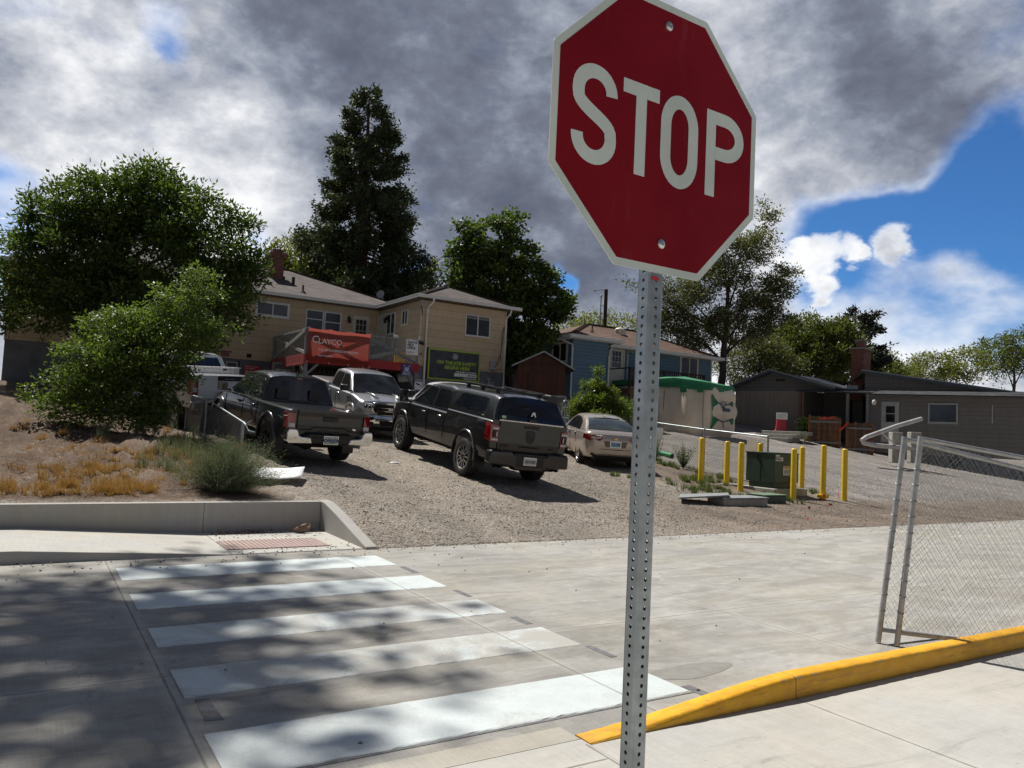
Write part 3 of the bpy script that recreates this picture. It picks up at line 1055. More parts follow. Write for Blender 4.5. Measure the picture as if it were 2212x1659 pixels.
# ------------------------------------------------------------------ where the vehicles stand (x, y, z, heading, nose-up, roll)
CAR_POSE = {
    'tacoma': (-5.488, 18.258, 1.022, 2.237, 0.106, 0.014),
    'ram': (-1.171, 19.535, 0.799, 2.115, 0.116, 0.051),
    'malibu': (2.808, 25.036, 0.893, 1.686, 0.080, 0.023),
    'silver': (-5.197, 26.462, 1.554, -1.036, -0.138, -0.012),
    'super': (-9.622, 22.649, 1.503, 2.337, 0.066, -0.053),
    'hidden': (-1.86, 25.55, 1.19, 2.10, 0.09, 0.0),
}
CAR_WHEELS = {'tacoma': (1.6175, .80), 'ram': (1.835, .87), 'malibu': (1.415, .80), 'silver': (1.835, .87), 'super': (2.03, .86), 'hidden': (1.835, .87)}


def pose_matrix(p):
    x, y, z, yaw, pit, rol = p
    cy, sy, cp, sp, cr, sr = math.cos(yaw), math.sin(yaw), math.cos(pit), math.sin(pit), math.cos(rol), math.sin(rol)
    Rz = Matrix(((cy, -sy, 0), (sy, cy, 0), (0, 0, 1)))
    Ry = Matrix(((cp, 0, -sp), (0, 1, 0), (sp, 0, cp)))
    Rx = Matrix(((1, 0, 0), (0, cr, -sr), (0, sr, cr)))
    m = (Rz @ Ry @ Rx).to_4x4()
    m.translation = (x, y, z)
    return m


def sstep(x, a, b):
    t = np.clip((x - a) / (b - a), 0, 1)
    return t * t * (3 - 2 * t)


def base_h(u, v):
    u = np.asarray(u, float)
    v = np.asarray(v, float)
    ve = np.where(v < 34, v, 34 + (v - 34) * 0.25)
    ve = np.minimum(ve, 50)
    ue = np.clip(u, -30, 45)
    pl = 0.1 * (ve - 9.93) - 0.0137 * (ue - 6)
    pl = (pl + np.sqrt(pl * pl + 0.0009)) / 2
    pl = pl + 0.42 * sstep(u, 22, 31) * sstep(v, 17, 32)
    pl = pl + 0.36 * sstep(u, 32, 38) * sstep(v, 24, 33)
    lf = np.where(v < 11.84, 0.44 * np.clip((v - 9.95) / 1.9, 0, 1), 0.43 + 0.098 * (ve - 11.84))
    w = np.exp(-np.square(np.maximum(u - 4.05, 0) / 1.5))
    w = w * sstep(v, 40, 22)
    right = pl * (1 - w) + lf * w
    left = np.where(v < 11.9, -0.05, lf)
    z = np.where(u < 4.055, left, right)
    return np.where(v < 9.93, -0.035, z + np.where(u > 4.055, 0.006, 0))


_WP = []
for k, p in CAR_POSE.items():
    Mp = pose_matrix(p)
    a, b = CAR_WHEELS[k]
    for sx_ in (1, -1):
        for sy_ in (1, -1):
            q_ = Mp @ Vector((sx_ * a, sy_ * b, 0))
            uu_, vv_ = UV(q_)
            _WP.append((uu_, vv_, q_.z - 0.012 - float(base_h(uu_, vv_))))
_WP = np.array(_WP)


def height(u, v):
    u = np.asarray(u, float)
    v = np.asarray(v, float)
    z = base_h(u, v)
    num = np.zeros_like(z)
    den_ = np.zeros_like(z)
    for a, b, r in _WP:
        w = np.exp(-((u - a) ** 2 + (v - b) ** 2) / (2 * 0.95 ** 2))
        num += w * r
        den_ += w
    return z + num / np.maximum(den_, 0.6) * np.where(v < 11, 0, 1)


def hz(u, v):
    return float(height(u, v))


def ground_at(x, y):
    """world point of the terrain seen at a pixel"""
    d_ = ray(x, y)
    t = 3.0
    while t < 140:
        p = Vector((0, 0, EYE)) + d_ * t
        uu_, vv_ = UV(p)
        if p.z < hz(uu_, vv_):
            break
        t += 0.04
    return p


def axis_lines(parts):
    out = []
    for a, b, st in parts:
        out += list(np.arange(a, b, st))
    return np.array(sorted(set(np.round(out, 4))))


gu = axis_lines([(-700, -60, 80), (-60, -8, 2.0), (-8, 3.8, .15), (3.8, 4.35, .05), (4.35, 32, .3), (32, 70, 1.5), (70, 701, 90)])
gv = axis_lines([(-300, -10, 50), (-10, 9.7, 2.0), (9.7, 10.1, .05), (10.1, 11.6, .2), (11.6, 12.1, .05), (12.1, 40, .3), (40, 70, 1.5), (70, 901, 90)])
UU, VV = np.meshgrid(gu, gv, indexing='ij')
ZZ = height(UU, VV)
rough_m = np.where(VV > 10.4, 1, 0) * np.where((UU < 4.4) & (VV < 12.1), 0, 1) * np.where(VV < 50, 1, 0)
ZZ = ZZ + RNG.normal(0, 0.009, ZZ.shape) * rough_m
bank = sstep(UU, 3.6, 2.0) * sstep(VV, 12.3, 13.5) * sstep(VV, 30, 24)
ZZ = ZZ + bank * (RNG.normal(0, 0.045, ZZ.shape) + 0.10 * np.sin(UU * 1.7 + 1) * np.sin(VV * 1.3))
XX = UU * E1.x + VV * E2.x
YY = UU * E1.y + VV * E2.y
nu, nv_ = UU.shape
idx = np.arange(nu * nv_).reshape(nu, nv_)
quads = np.stack([idx[:-1, :-1], idx[1:, :-1], idx[1:, 1:], idx[:-1, 1:]], -1).reshape(-1, 4)
ground = fast_mesh('ground', np.stack([XX, YY, ZZ], -1).reshape(-1, 3), quads, MT['ground'], smooth=True)
tag(ground, 'sloping lot of brown gravel rising to dirt banks and grey gravel', kind='structure')


def sheet(name, polys, z, m, label, t=0.03, kind='structure'):
    """flat slabs on the street grid"""
    b = MB()
    for p in polys:
        w = [W(a, c, 0) for a, c in p]
        b.prism([(q.x, q.y) for q in w], z - t, z)
    o = b.build(name, m)
    return tag(o, label, kind=kind)


sheet('road', [[(-60, 3.5), (60, 3.5), (60, 9.93), (-60, 9.93)]], 0.0, MT['road'], 'pale concrete driveway crossing')
sheet('gutter', [[(-60, 3.50), (2.75, 3.50), (2.75, 3.69), (-60, 3.69)]], 0.004, MT['gutter'], 'cream concrete gutter strip', 0.006)
sheet('sidewalk', [[(-60, -14), (2.75, -14), (2.75, 3.49), (-60, 3.49)], [(2.752, -14), (60, -14), (60, 3.40), (2.752, 3.40)]], 0.006, MT['walk'], 'pale concrete sidewalk beside the yellow curb')

# far sidewalk with its kerb growing to the left
b = MB()
us = list(np.arange(-40, 0, 2.0)) + list(np.arange(0, 4.0, 0.2)) + [3.98]
zt = lambda a: 0.006 + 0.06 * min(2.6, max(0.0, 2.2 - a))
top = [[W(a, 9.99, zt(a)), W(a, 11.84, zt(a) + 0.004)] for a in us]
face = [[W(a, 9.955, -0.03), W(a, 9.985, zt(a) - 0.004), W(a, 9.99, zt(a))] for a in us]
b.grid(top, flip=False)
b.grid(face, flip=False)
far_walk = b.build('far_sidewalk', MT['walk'])
tag(far_walk, 'pale concrete curb ramp and sidewalk below the retaining wall', kind='structure')

# retaining wall
rw, off = gthing('retaining_wall', 'low grey concrete retaining wall with a return that slopes down to the driveway', 'wall', 2.0, 11.94, 0)
b = MB()
b.box(-42, 3.98, 11.84, 12.03, -0.1, 0.445)
b.build('wall_face', MT['wallc'], rw, off=off, bevel=0.012)
b = MB()
prof = [(9.90, -0.05), (9.90, 0.035), (11.2, 0.34), (11.72, 0.445), (12.03, 0.455), (12.03, -0.05)]
v = [(3.982, p[0], p[1]) for p in prof] + [(4.15, p[0], p[1]) for p in prof]
k = len(prof)
b.add(v, [tuple(range(k)), tuple(range(2 * k - 1, k - 1, -1))] + [(i, i + k, (i + 1) % k + k, (i + 1) % k) for i in range(k)])
b.build('sloping_return', MT['wallc'], rw, off=off, bevel=0.012)

# tactile plates
def tactile(name, label, u0, u1, v0, v1, z, m, pitch, zs=None):
    o, off_ = gthing(name, label, 'tactile plate', (u0 + u1) / 2, (v0 + v1) / 2, z)
    bb = MB()
    bb.box(u0, u1, v0, v1, z - 0.01, z + 0.006)
    a = u0 + pitch / 2
    while a < u1:
        c = v0 + pitch / 2
        while c < v1:
            bb.lathe([(0.0001, 0.006), (0.008, 0.0055), (0.0125, 0.003), (0.0135, 0.0)], 8, M=Matrix.Translation((a, c, z + 0.006)))
            c += pitch
        a += pitch
    bb.build('plate', m, o, off=off_, smooth=50)


tactile('tactile_plate', 'long brick red tactile plate on the curb ramp below the retaining wall', 2.27, 3.62, 10.27, 10.97, 0.013, MT['tactile'], 0.06)
tactile('tactile_plate', 'dark red tactile plate on the sidewalk by the foot of the stop sign', 1.42, 2.48, 2.15, 2.98, 0.010, MT['tactile_near'], 0.06)

# yellow curb
yc, off = gthing('yellow_curb', 'thick yellow painted concrete curb that tapers down to the crossing', 'curb', 6.0, 3.48, 0)
b = MB()
us = [2.752] + list(np.arange(2.80, 10.0, 0.05)) + [10, 14, 20, 40]
def ch(a):
    t = min(1, max(0, (a - 2.752) / 1.72))
    return 0.012 + 0.138 * (t * t * (3 - 2 * t) * 0.45 + t * 0.55)
P = []
for a in us:
    h = ch(a)
    r_ = min(0.02, h * 0.4)
    wob = random.gauss(0, .0018)
    h += random.gauss(0, .0012)
    P.append([(a, 3.403, -0.02), (a, 3.406, h * 0.5), (a, 3.410 + wob, h - r_), (a, 3.410 + r_ * .4 + wob, h - r_ * .3), (a, 3.410 + r_ + wob, h), (a, 3.47, h + .001), (a, 3.548 - r_, h), (a, 3.548 - r_ * .3, h - r_ * .3), (a, 3.55, h - r_), (a, 3.565, -0.02)])
b.grid(P, flip=True)
b.add(P[0], [tuple(range(len(P[0])))])
b.build('curb_body', MT['curb'], yc, smooth=40, off=off)

# crosswalk stripes
STR = [(8.74, 9.43, .15, 'farthest white crosswalk stripe, nearest the curb ramp'), (7.41, 8.06, .2, 'white crosswalk stripe second from the curb ramp, dappled with tree shade'),
       (6.18, 6.76, .52, 'middle white crosswalk stripe, dusty along its near edge'), (5.03, 5.62, .66, 'worn greyish crosswalk stripe next to the nearest one'),
       (3.83, 4.43, .30, 'nearest white crosswalk stripe, passing behind the sign post')]
for v0, v1, wear, lab in STR:
    o, off = gthing('crosswalk_stripe', lab, 'road marking', 2.4, (v0 + v1) / 2, 0, 'white crosswalk stripes')
    b = MB()
    us = np.linspace(0.92, 3.93, 60)
    P = [[(a, v0 + RNG.normal(0, .0035), 0.001), (a, v0 + .01, 0.005), (a, v1 - .01, 0.005), (a, v1 + RNG.normal(0, .0035), 0.001)] for a in us]
    b.grid(P, flip=False)
    b.build('paint', paint_white('white_road_paint', wear), o, off=off)

# marks left on the road
def blob(cu, cv, ru, rv, n=40, jag=.12, seed=0):
    rr = random.Random(seed)
    ph = [rr.uniform(0, 6.28) for _ in range(5)]
    out = []
    for i in range(n):
        a = 2 * PI * i / n
        k_ = 1 + sum(jag / (j + 1) * math.sin((j + 2) * a + ph[j]) for j in range(5))
        out.append((cu + ru * k_ * math.cos(a), cv + rv * k_ * math.sin(a)))
    return out


sheet('road_marks', [[(3.93, 4.66), (3.99, 4.66), (3.99, 4.99), (3.93, 4.99)], [(3.91, 8.22), (3.98, 8.22), (3.98, 8.62), (3.91, 8.62)], [(3.90, 6.90), (3.96, 6.90), (3.96, 7.22), (3.90, 7.22)],
                     [(3.86, 5.75), (3.93, 5.75), (3.93, 6.02), (3.86, 6.02)],
                     [(3.95, 3.70), (4.03, 3.70), (4.03, 3.93), (3.95, 3.93)], [(0.96, 4.62), (1.06, 4.60), (1.05, 4.98), (0.97, 4.99)], [(0.95, 3.795), (3.3, 3.80), (3.95, 3.80), (3.95, 3.815), (0.95, 3.822)]], 0.003, MT['seal'],
      'dark layout marks and tar lines on the concrete', 0.004)
sheet('damp_patch', [blob(4.28, 4.16, .36, .15, seed=4)], 0.002, MT['wet'], 'damp grey patch on the concrete beside the nearest stripe', 0.003)


# loose stones
def stones(name, label, pts, smin, smax, m, cap=None):
    n_ = len(pts)
    base = np.array([(1, 0, 0), (0, 1, 0), (-1, 0, 0), (0, -1, 0), (0, 0, .7), (0, 0, -.5)], float)
    fac = np.array([(0, 1, 4), (1, 2, 4), (2, 3, 4), (3, 0, 4), (1, 0, 5), (2, 1, 5), (3, 2, 5), (0, 3, 5)])
    s_ = RNG.uniform(smin, smax, (n_, 1, 1)) * RNG.uniform(.6, 1.3, (n_, 6, 3))
    a = RNG.uniform(0, 6.28, n_)
    ca, sa = np.cos(a)[:, None], np.sin(a)[:, None]
    V = base[None] * s_
    V = np.stack([V[..., 0] * ca - V[..., 1] * sa, V[..., 0] * sa + V[..., 1] * ca, V[..., 2]], -1) + pts[:, None, :]
    Fq = (fac[None] + (np.arange(n_) * 6)[:, None, None]).reshape(-1, 3)
    o = fast_mesh(name, V.reshape(-1, 3), Fq, m)
    return tag(o, label, kind='stuff')


def stone_mat():
    m, q, b_, _ = new_mat('loose_stones')
    r_ = q.geo('Random Per Island')
    q.put(b_.inputs['Base Color'], q.cramp(r_, [(0.0, (0.10, 0.09, 0.08)), (0.5, (0.27, 0.25, 0.22)), (0.85, (0.42, 0.39, 0.35)), (1.0, (0.6, 0.57, 0.53))]))
    b_.inputs['Roughness'].default_value = 0.9
    return m


MT['stones'] = stone_mat()
pu = RNG.uniform(4.2, 30, 26000)
pv = 9.96 + RNG.gamma(1.6, 3.6, 26000)
ok = (pv < 30) & ~((pu > 16.5) & (pu < 19.2) & (pv > 13.6) & (pv < 15.6))
pu, pv = pu[ok], pv[ok]
pp = np.stack([pu * E1.x + pv * E2.x, pu * E1.y + pv * E2.y, height(pu, pv) + .004], -1)
stones('gravel_stones', 'loose stones scattered over the gravel lot', pp, .006, .020, MT['stones'])
pu = RNG.uniform(-3, 22, 900)
pv = np.where(RNG.random(900) < .55, 9.95 - RNG.exponential(.22, 900), RNG.uniform(3.6, 9.8, 900))
keep = (pv > 3.7) & (RNG.random(900) < np.where(pv > 8.9, 1, .22))
pu, pv = pu[keep], pv[keep]
qu = RNG.uniform(2.3, 4.1, 160)
qv = 9.97 + RNG.exponential(.25, 160)
qv = np.where(RNG.random(160) < .5, RNG.uniform(11.2, 11.8, 160), qv)
ok = (qv < 11.8) & (qu < 3.95)
pu = np.concatenate([pu, qu[ok]])
pv = np.concatenate([pv, qv[ok]])
pp = np.stack([pu * E1.x + pv * E2.x, pu * E1.y + pv * E2.y, np.where(pv > 9.93, .012, .008)], -1)
stones('pebbles', 'dark pebbles strewn on the concrete', pp, .006, .017, MT['stones'])

# ------------------------------------------------------------------ buildings
def hip_roof(b, u0, u1, v0, v1, ze, slope, axis, mi=0, thick=0.10, a0=None, a1=None):
    """hip roof over a rectangle; axis 'u' or 'v' is the ridge direction; returns ridge ends"""
    if axis == 'u':
        h = (v1 - v0) / 2
        vm = (v0 + v1) / 2
        r0 = (u0 + (h if a0 is None else a0), vm, ze + slope * h)
        r1 = (u1 - (h if a1 is None else a1), vm, ze + slope * h)
        c = [(u0, v0, ze), (u1, v0, ze), (u1, v1, ze), (u0, v1, ze)]
        f = [(0, 1, 5, 4), (1, 2, 5), (2, 3, 4, 5), (3, 0, 4)]
    else:
        h = (u1 - u0) / 2
        um = (u0 + u1) / 2
        r0 = (um, v0 + h, ze + slope * h)
        r1 = (um, v1 - h, ze + slope * h)
        c = [(u0, v0, ze), (u1, v0, ze), (u1, v1, ze), (u0, v1, ze)]
        f = [(0, 1, 4), (1, 2, 5, 4), (2, 3, 5), (3, 0, 4, 5)]
    low = [(p[0], p[1], p[2] - thick) for p in c]
    n_ = 6
    f = f + [(0, 6, 7, 1), (1, 7, 8, 2), (2, 8, 9, 3), (3, 9, 6, 0), (9, 8, 7, 6)]
    b.add(c + [r0, r1] + low, f, mi)
    return r0, r1


def ridge_caps(b, p, q, step=0.24, w=0.30, mi=0):
    p, q = Vector(p), Vector(q)
    n_ = max(2, int((q - p).length / step))
    dd = (q - p).normalized()
    for i in range(n_):
        a = p + dd * (i * step)
        c = a + dd * (step * 1.15)
        b.beam(a + Vector((0, 0, .028)), c + Vector((0, 0, .008)), w, 0.022, mi)


def bar_v(b, u0, u1, z0, z1, v, d, mi=None):
    """block on a facade that faces -v: from v-d to v"""
    b.box(u0, u1, v - d, v, z0, z1, mi)


def window(parent, off, plane, a0, a1, z0, z1, at_, trim, glass, fw=0.07, depth=0.05, bars=(), sill=True, name='window', label=None, blind=0.0):
    """window or glazed panel on a facade: frame, glass and bars. plane 'v' faces -v, plane 'u' faces -u"""
    def bx(b, p0, p1, q0, q1, d0, d1):
        if plane == 'v':
            b.box(p0, p1, at_ - d1, at_ - d0, q0, q1)
        else:
            b.box(at_ - d1, at_ - d0, p0, p1, q0, q1)
    b = MB()
    bx(b, a0, a1, z1 - fw, z1, -.01, depth)
    bx(b, a0, a1, z0, z0 + fw, -.01, depth)
    bx(b, a0, a0 + fw, z0 + fw, z1 - fw, -.01, depth)
    bx(b, a1 - fw, a1, z0 + fw, z1 - fw, -.01, depth)
    if sill:
        bx(b, a0 - .03, a1 + .03, z0 - .035, z0 - .001, -.01, depth + .03)
    for kind, pos, wdt in bars:
        if kind == 'v':
            bx(b, pos - wdt / 2, pos + wdt / 2, z0 + fw, z1 - fw, 0, depth - .008)
        else:
            bx(b, a0 + fw, a1 - fw, pos - wdt / 2, pos + wdt / 2, 0, depth - .012)
    o = b.build(name, trim, parent, off=off, bevel=0.006)
    if label:
        o['label'] = label
    g = MB()
    bx(g, a0 + fw - .005, a1 - fw + .005, z0 + fw - .005, z1 - fw + .005, 0.002, 0.016)
    g.build('pane', glass, o, off=off)
    if blind:
        g = MB()
        zz = z1 - fw
        while zz > z1 - fw - blind * (z1 - z0):
            bx(g, a0 + fw + .01, a1 - fw - .01, zz - .022, zz - .004, 0.017, 0.021)
            zz -= .026
        g.build('blind', MT['curtain'], o, off=off)
    return o


def gutter(b, p, q, mi=0, w=0.11, h=0.125):
    """eaves gutter: a trough with a rolled lip"""
    b.beam(p, q, w, h, mi)
    p, q = Vector(p), Vector(q)
    dd = (q - p).normalized()
    s_ = dd.cross(Vector((0, 0, 1)))
    for sgn in (1, -1):
        o_ = s_ * (w / 2 * sgn) + Vector((0, 0, h / 2))
        b.beam(p + o_, q + o_, 0.022, 0.022, mi)


# ---- tan house -------------------------------------------------------------------------------
hA, off = gthing('tan_house', 'tan two-storey house with a brown hip roof, white gutters and brick chimney', 'house', 14.0, 30.15, 1.9)
b = MB()
b.box(-1.0, 15.9, 35.0, 45.0, 4.22, 7.14)
b.build('upper_wall', MT['tan'], hA, off=off)
b = MB()
b.box(14.05, 18.33, 30.15, 40.2, 4.27, 7.12)
b.build('wing_wall', MT['tan'], hA, off=off)
b = MB()
b.box(14.022, 14.05, 30.128, 30.18, 4.27, 7.12)
b.piece()
b.box(18.305, 18.352, 30.128, 30.18, 4.27, 7.12)
b.build('corner_board', MT['cream'], hA, off=off)
b = MB()
b.box(-0.97, 15.8, 35.03, 44.9, 0.8, 4.218)
b.box(14.08, 18.30, 30.18, 40.1, 0.8, 4.265)
b.build('block_wall', MT['found'], hA, off=off)
b = MB()
m0, m1 = hip_roof(b, -1.3, 16.25, 34.72, 45.30, 7.30, 0.40, 'u')
b.build('main_roof', MT['roof'], hA, off=off)
b = MB()
w0, w1 = hip_roof(b, 13.80, 18.92, 29.88, 40.5, 7.30, 0.40, 'v')
b.build('wing_roof', MT['roof'], hA, off=off)
b = MB()
ridge_caps(b, (16.25, 34.72, 7.30), m1)
ridge_caps(b, m0, m1)
b.piece()
ridge_caps(b, (13.80, 29.88, 7.30), w0)
ridge_caps(b, (18.92, 29.88, 7.30), w0)
ridge_caps(b, w0, w1)
b.build('ridge_tiles', MT['roof'], hA, off=off)
b = MB()
b.box(-1.2, 13.85, 34.74, 35.0, 7.142, 7.185)
b.box(13.82, 14.05, 29.9, 34.8, 7.142, 7.185)
b.box(14.05, 18.9, 29.9, 30.15, 7.142, 7.185)
b.box(18.33, 18.9, 30.15, 40, 7.142, 7.185)
b.build('soffit', MT['soffit'], hA, off=off)
b = MB()
gutter(b, (-1.3, 34.66, 7.245), (13.74, 34.66, 7.245))
gutter(b, (13.74, 34.70, 7.245), (13.74, 29.82, 7.245))
gutter(b, (13.69, 29.82, 7.245), (18.97, 29.82, 7.245))
gutter(b, (18.97, 29.85, 7.245), (18.97, 40.4, 7.245))
b.build('gutter', MT['trim'], hA, off=off)
b = MB()
b.tube([(14.45, 29.80, 7.20), (14.45, 29.82, 7.03), (14.34, 30.06, 6.86), (14.31, 30.09, 6.7), (14.31, 30.09, 1.8)], 0.048, 10)
b.piece()
b.tube([(18.43, 29.82, 7.18), (18.42, 29.9, 7.0), (18.40, 30.2, 6.80), (18.40, 30.2, 2.0)], 0.042, 8)
for zz in (6.66, 4.55):
    b.piece()
    b.box(14.24, 14.38, 30.06, 30.149, zz, zz + .04)
b.build('downspout', MT['trim'], hA, off=off, smooth=50)
window(hA, off, 'v', 8.21, 9.72, 6.23, 6.92, 35.0, MT['trim'], MT['glass'], 0.10, 0.06, [('v', 8.97, .05)])
window(hA, off, 'v', 10.48, 11.33, 5.45, 6.80, 35.0, MT['trim'], MT['glass'], 0.06, 0.05, [('h', 6.36, .045)])
window(hA, off, 'v', 11.36, 12.18, 5.45, 6.79, 35.0, MT['trim'], MT['glass'], 0.06, 0.05, [('h', 6.30, .045)])
dd = window(hA, off, 'v', 12.74, 13.61, 4.45, 6.78, 35.0, MT['cream'], MT['cream'], 0.08, 0.05, [], False, 'back_door')
window(dd, off, 'v', 12.89, 13.46, 5.75, 6.62, 34.985, MT['cream'], MT['glass'], 0.03, 0.03, [('v', 13.08, .022), ('v', 13.27, .022), ('h', 6.06, .022), ('h', 6.35, .022)], False, 'door_window')
dd = window(hA, off, 'u', 34.04, 35.0, 4.45, 6.93, 14.05, MT['cream'], MT['cream'], 0.08, 0.05, [], False, 'side_door')
window(hA, off, 'u', 32.90, 33.88, 5.86, 6.87, 14.05, MT['trim'], MT['glass'], 0.05, 0.05, [('v', 33.40, .05)])
window(hA, off, 'u', 31.50, 32.13, 6.18, 6.84, 14.05, MT['trim'], MT['glass'], 0.04, 0.05, [('v', 31.81, .05)])
window(hA, off, 'v', 16.22, 17.50, 5.80, 6.77, 30.15, MT['trim'], MT['glass'], 0.045, 0.05, [('v', 16.86, .05)], blind=0.16)
b = MB()
b.box(9.42, 10.06, 37.65, 38.30, 7.4, 9.55)
b.box(9.37, 10.11, 37.60, 38.35, 9.55, 9.63)
b.box(9.33, 10.15, 37.56, 38.39, 9.63, 9.72)
b.box(9.50, 9.98, 37.73, 38.22, 9.72, 9.93)
b.build('chimney', MT['brick'], hA, off=off)
b = MB()
b.box(9.34, 10.14, 37.55, 37.64, 8.25, 8.42)
b.box(10.06, 10.14, 37.6, 38.3, 8.4, 8.62)
b.piece()
b.tube([(10.35, 36.9, 8.0), (10.35, 36.9, 8.52)], 0.075, 10)
b.piece()
b.box(9.0, 9.28, 38.6, 38.9, 8.7, 9.0)
b.build('flashing', MT['black'], hA, off=off)
b = MB()
b.tube([(10.46, 35.6, 7.55), (10.46, 35.6, 7.98)], 0.045, 10)
b.lathe([(.16, 0), (.05, .09)], 12, M=Matrix.Translation((10.46, 35.6, 7.63)))
b.build('vent_pipe', MT['bark'], hA, off=off, smooth=50)
b = MB()
b.tube([(15.3, 37.6, 8.0), (15.2, 37.5, 8.3)], 0.03, 8)
b.lathe([(0.001, 0), (.12, .015), (.22, .06), (.225, .065), (.12, .03), (.001, .012)], 18, M=Matrix.Translation((15.05, 37.35, 8.36)) @ Euler((rad(75), 0, rad(-50))).to_matrix().to_4x4())
b.build('satellite_dish', MT['metalgrey'], hA, off=off, smooth=50)


def porch_lamp(parent, u, v, z, face):
    b = MB()
    du, dv = ((0, -1) if face == 'v' else (-1, 0))
    b.box(u - .05 + du * .03, u + .05 + du * .03, v - .05 + dv * .03, v + .05 + dv * .03, z - .02, z + .16)
    cx, cy = u + du * .14, v + dv * .14
    b.tube([(u + du * .03, v + dv * .03, z + .13), (cx, cy, z + .17), (cx, cy, z + .1)], .014, 6)
    b.lathe([(.001, .10), (.10, .04), (.085, .03), (.075, -.14), (.05, -.16), (.001, -.17)], 10, M=Matrix.Translation((cx, cy, z)))
    b.build('porch_lamp', MT['black'], parent, off=off, smooth=40)


porch_lamp(hA, 12.55, 35.0, 6.52, 'v')
porch_lamp(hA, 14.05, 34.02 - .2, 6.58, 'u')
b = MB()
b.box(7.98, 8.18, 34.97, 35.01, 4.32, 4.48)
b.build('vent_grille', MT['void'], hA, off=off)
window(hA, off, 'v', 7.12, 7.62, 3.35, 4.08, 35.03, MT['greylite'], MT['glass'], 0.06, 0.04, [], False)
b = MB()
b.box(7.64, 7.70, 34.97, 35.02, 1.6, 4.15)
b.piece()
b.box(6.9, 7.0, 34.97, 35.02, 1.6, 4.2)
b.build('door_frame', MT['black'], hA, off=off)
b = MB()
b.box(17.56, 17.82, 30.03, 30.149, 4.36, 4.77)
b.build('wall_box', MT['metalgrey'], hA, off=off, bevel=0.02)
b = MB()
b.box(17.50, 17.58, 30.06, 30.149, 3.30, 3.96)
b.box(17.40, 17.60, 30.02, 30.149, 3.90, 3.95)
b.box(17.72, 17.80, 30.05, 30.149, 2.9, 3.85)
b.lathe([(.11, 0), (.11, .1), (.001, .11)], 14, M=Matrix.Translation((17.72, 30.12, 3.62)) @ Matrix.Rotation(rad(90), 4, 'X'))
b.box(17.60, 17.66, 30.06, 30.149, 2.2, 3.8)
b.build('electric_meter', MT['metalgrey'], hA, off=off)
b = MB()
b.tube([(18.25, 30.12, 6.38), (18.14, 30.12, 6.11), (18.17, 30.12, 5.6), (18.14, 30.12, 5.19), (17.95, 30.12, 4.6), (17.72, 30.11, 4.33), (17.66, 30.11, 4.36)], .012, 6)
b.piece()
b.tube([(18.27, 30.12, 6.4), (18.2, 30.12, 5.7), (18.12, 30.12, 5.1), (18.16, 30.12, 4.75)], .010, 6)
b.piece()
b.tube([(17.66, 30.12, 4.36), (17.8, 30.12, 4.28), (18.0, 30.12, 4.42), (18.3, 30.12, 4.44)], .010, 6)
b.piece()
b.tube([(14.02, 30.05, 6.95), (13.95, 30.0, 6.7), (14.08, 30.08, 6.55), (14.0, 30.05, 6.85), (14.1, 30.1, 6.4)], .012, 6)
b.build('wall_cable', MT['brownwood'], hA, off=off, smooth=60)
b = MB()
b.box(13.97, 14.12, 30.02, 30.13, 6.85, 7.05)
b.build('junction_box', MT['metalgrey'], hA, off=off)

# ---- raised deck -----------------------------------------------------------------------------
dk, off = gthing('raised_deck', 'raised wooden deck with red fascia and grey X-braced railing at the tan house', 'deck', 11.6, 30.2, 2.0)
b = MB()
u = 9.18
while u < 14.0:
    b.box(u, min(u + .135, 14.03), 30.16, 34.98, 4.22, 4.262)
    u += .142
b.build('deck_boards', MT['greypost'], dk, off=off)
b = MB()
b.box(9.10, 14.06, 30.09, 30.15, 3.96, 4.31)
b.build('red_fascia', MT['redpaint'], dk, off=off, bevel=.006)
b = MB()
b.box(9.04, 9.10, 30.09, 34.97, 3.96, 4.31)
b.box(9.02, 9.09, 30.09, 34.97, 3.88, 3.955)
b.build('side_fascia', MT['redfade'], dk, off=off, bevel=.006)
b = MB()
for jj in range(12):
    b.box(9.12, 14.0, 30.6 + jj * .38, 30.64 + jj * .38, 4.0, 4.215)
b.build('joists', MT['brownwood'], dk, off=off)
posts = [(9.17, 30.17, 1.6, 5.36), (11.77, 30.17, 1.6, 5.36), (13.97, 30.17, 1.6, 5.36), (9.17, 34.9, 1.6, 5.36)]
for (u, v_, z0, z1) in posts:
    b = MB()
    b.box(u - .07, u + .07, v_ + .0, v_ + .14, z0, z1)
    b.build('post', MT['greypost'], dk, off=off, bevel=.008)
for (u, v_) in ((10.48, 30.2), (12.85, 30.2), (9.2, 32.6)):
    b = MB()
    b.box(u - .05, u + .05, v_ - .03, v_ + .07, 4.83, 5.3)
    b.build('stub_post', MT['greypost'], dk, off=off, bevel=.006)
for p, q in (((9.15, 30.20, 3.45), (9.65, 30.20, 3.94)), ((9.15, 30.25, 3.3), (9.15, 30.9, 3.94)), ((13.97, 30.2, 3.2), (13.5, 30.2, 3.94)), ((11.77, 30.2, 3.4), (12.2, 30.2, 3.94)), ((11.77, 30.2, 3.4), (11.35, 30.2, 3.94))):
    b = MB()
    b.beam(p, q, .09, .09)
    b.build('knee_brace', MT['greypost'], dk, off=off)
b = MB()
b.box(9.08, 14.03, 30.14, 30.28, 5.30, 5.345)
b.build('top_rail', MT['greypost'], dk, off=off)
b = MB()
b.box(9.08, 9.22, 30.29, 34.97, 5.30, 5.345)
b.build('side_top_rail', MT['greylite'], dk, off=off)  # paler grey stands for sunlight on the left rail
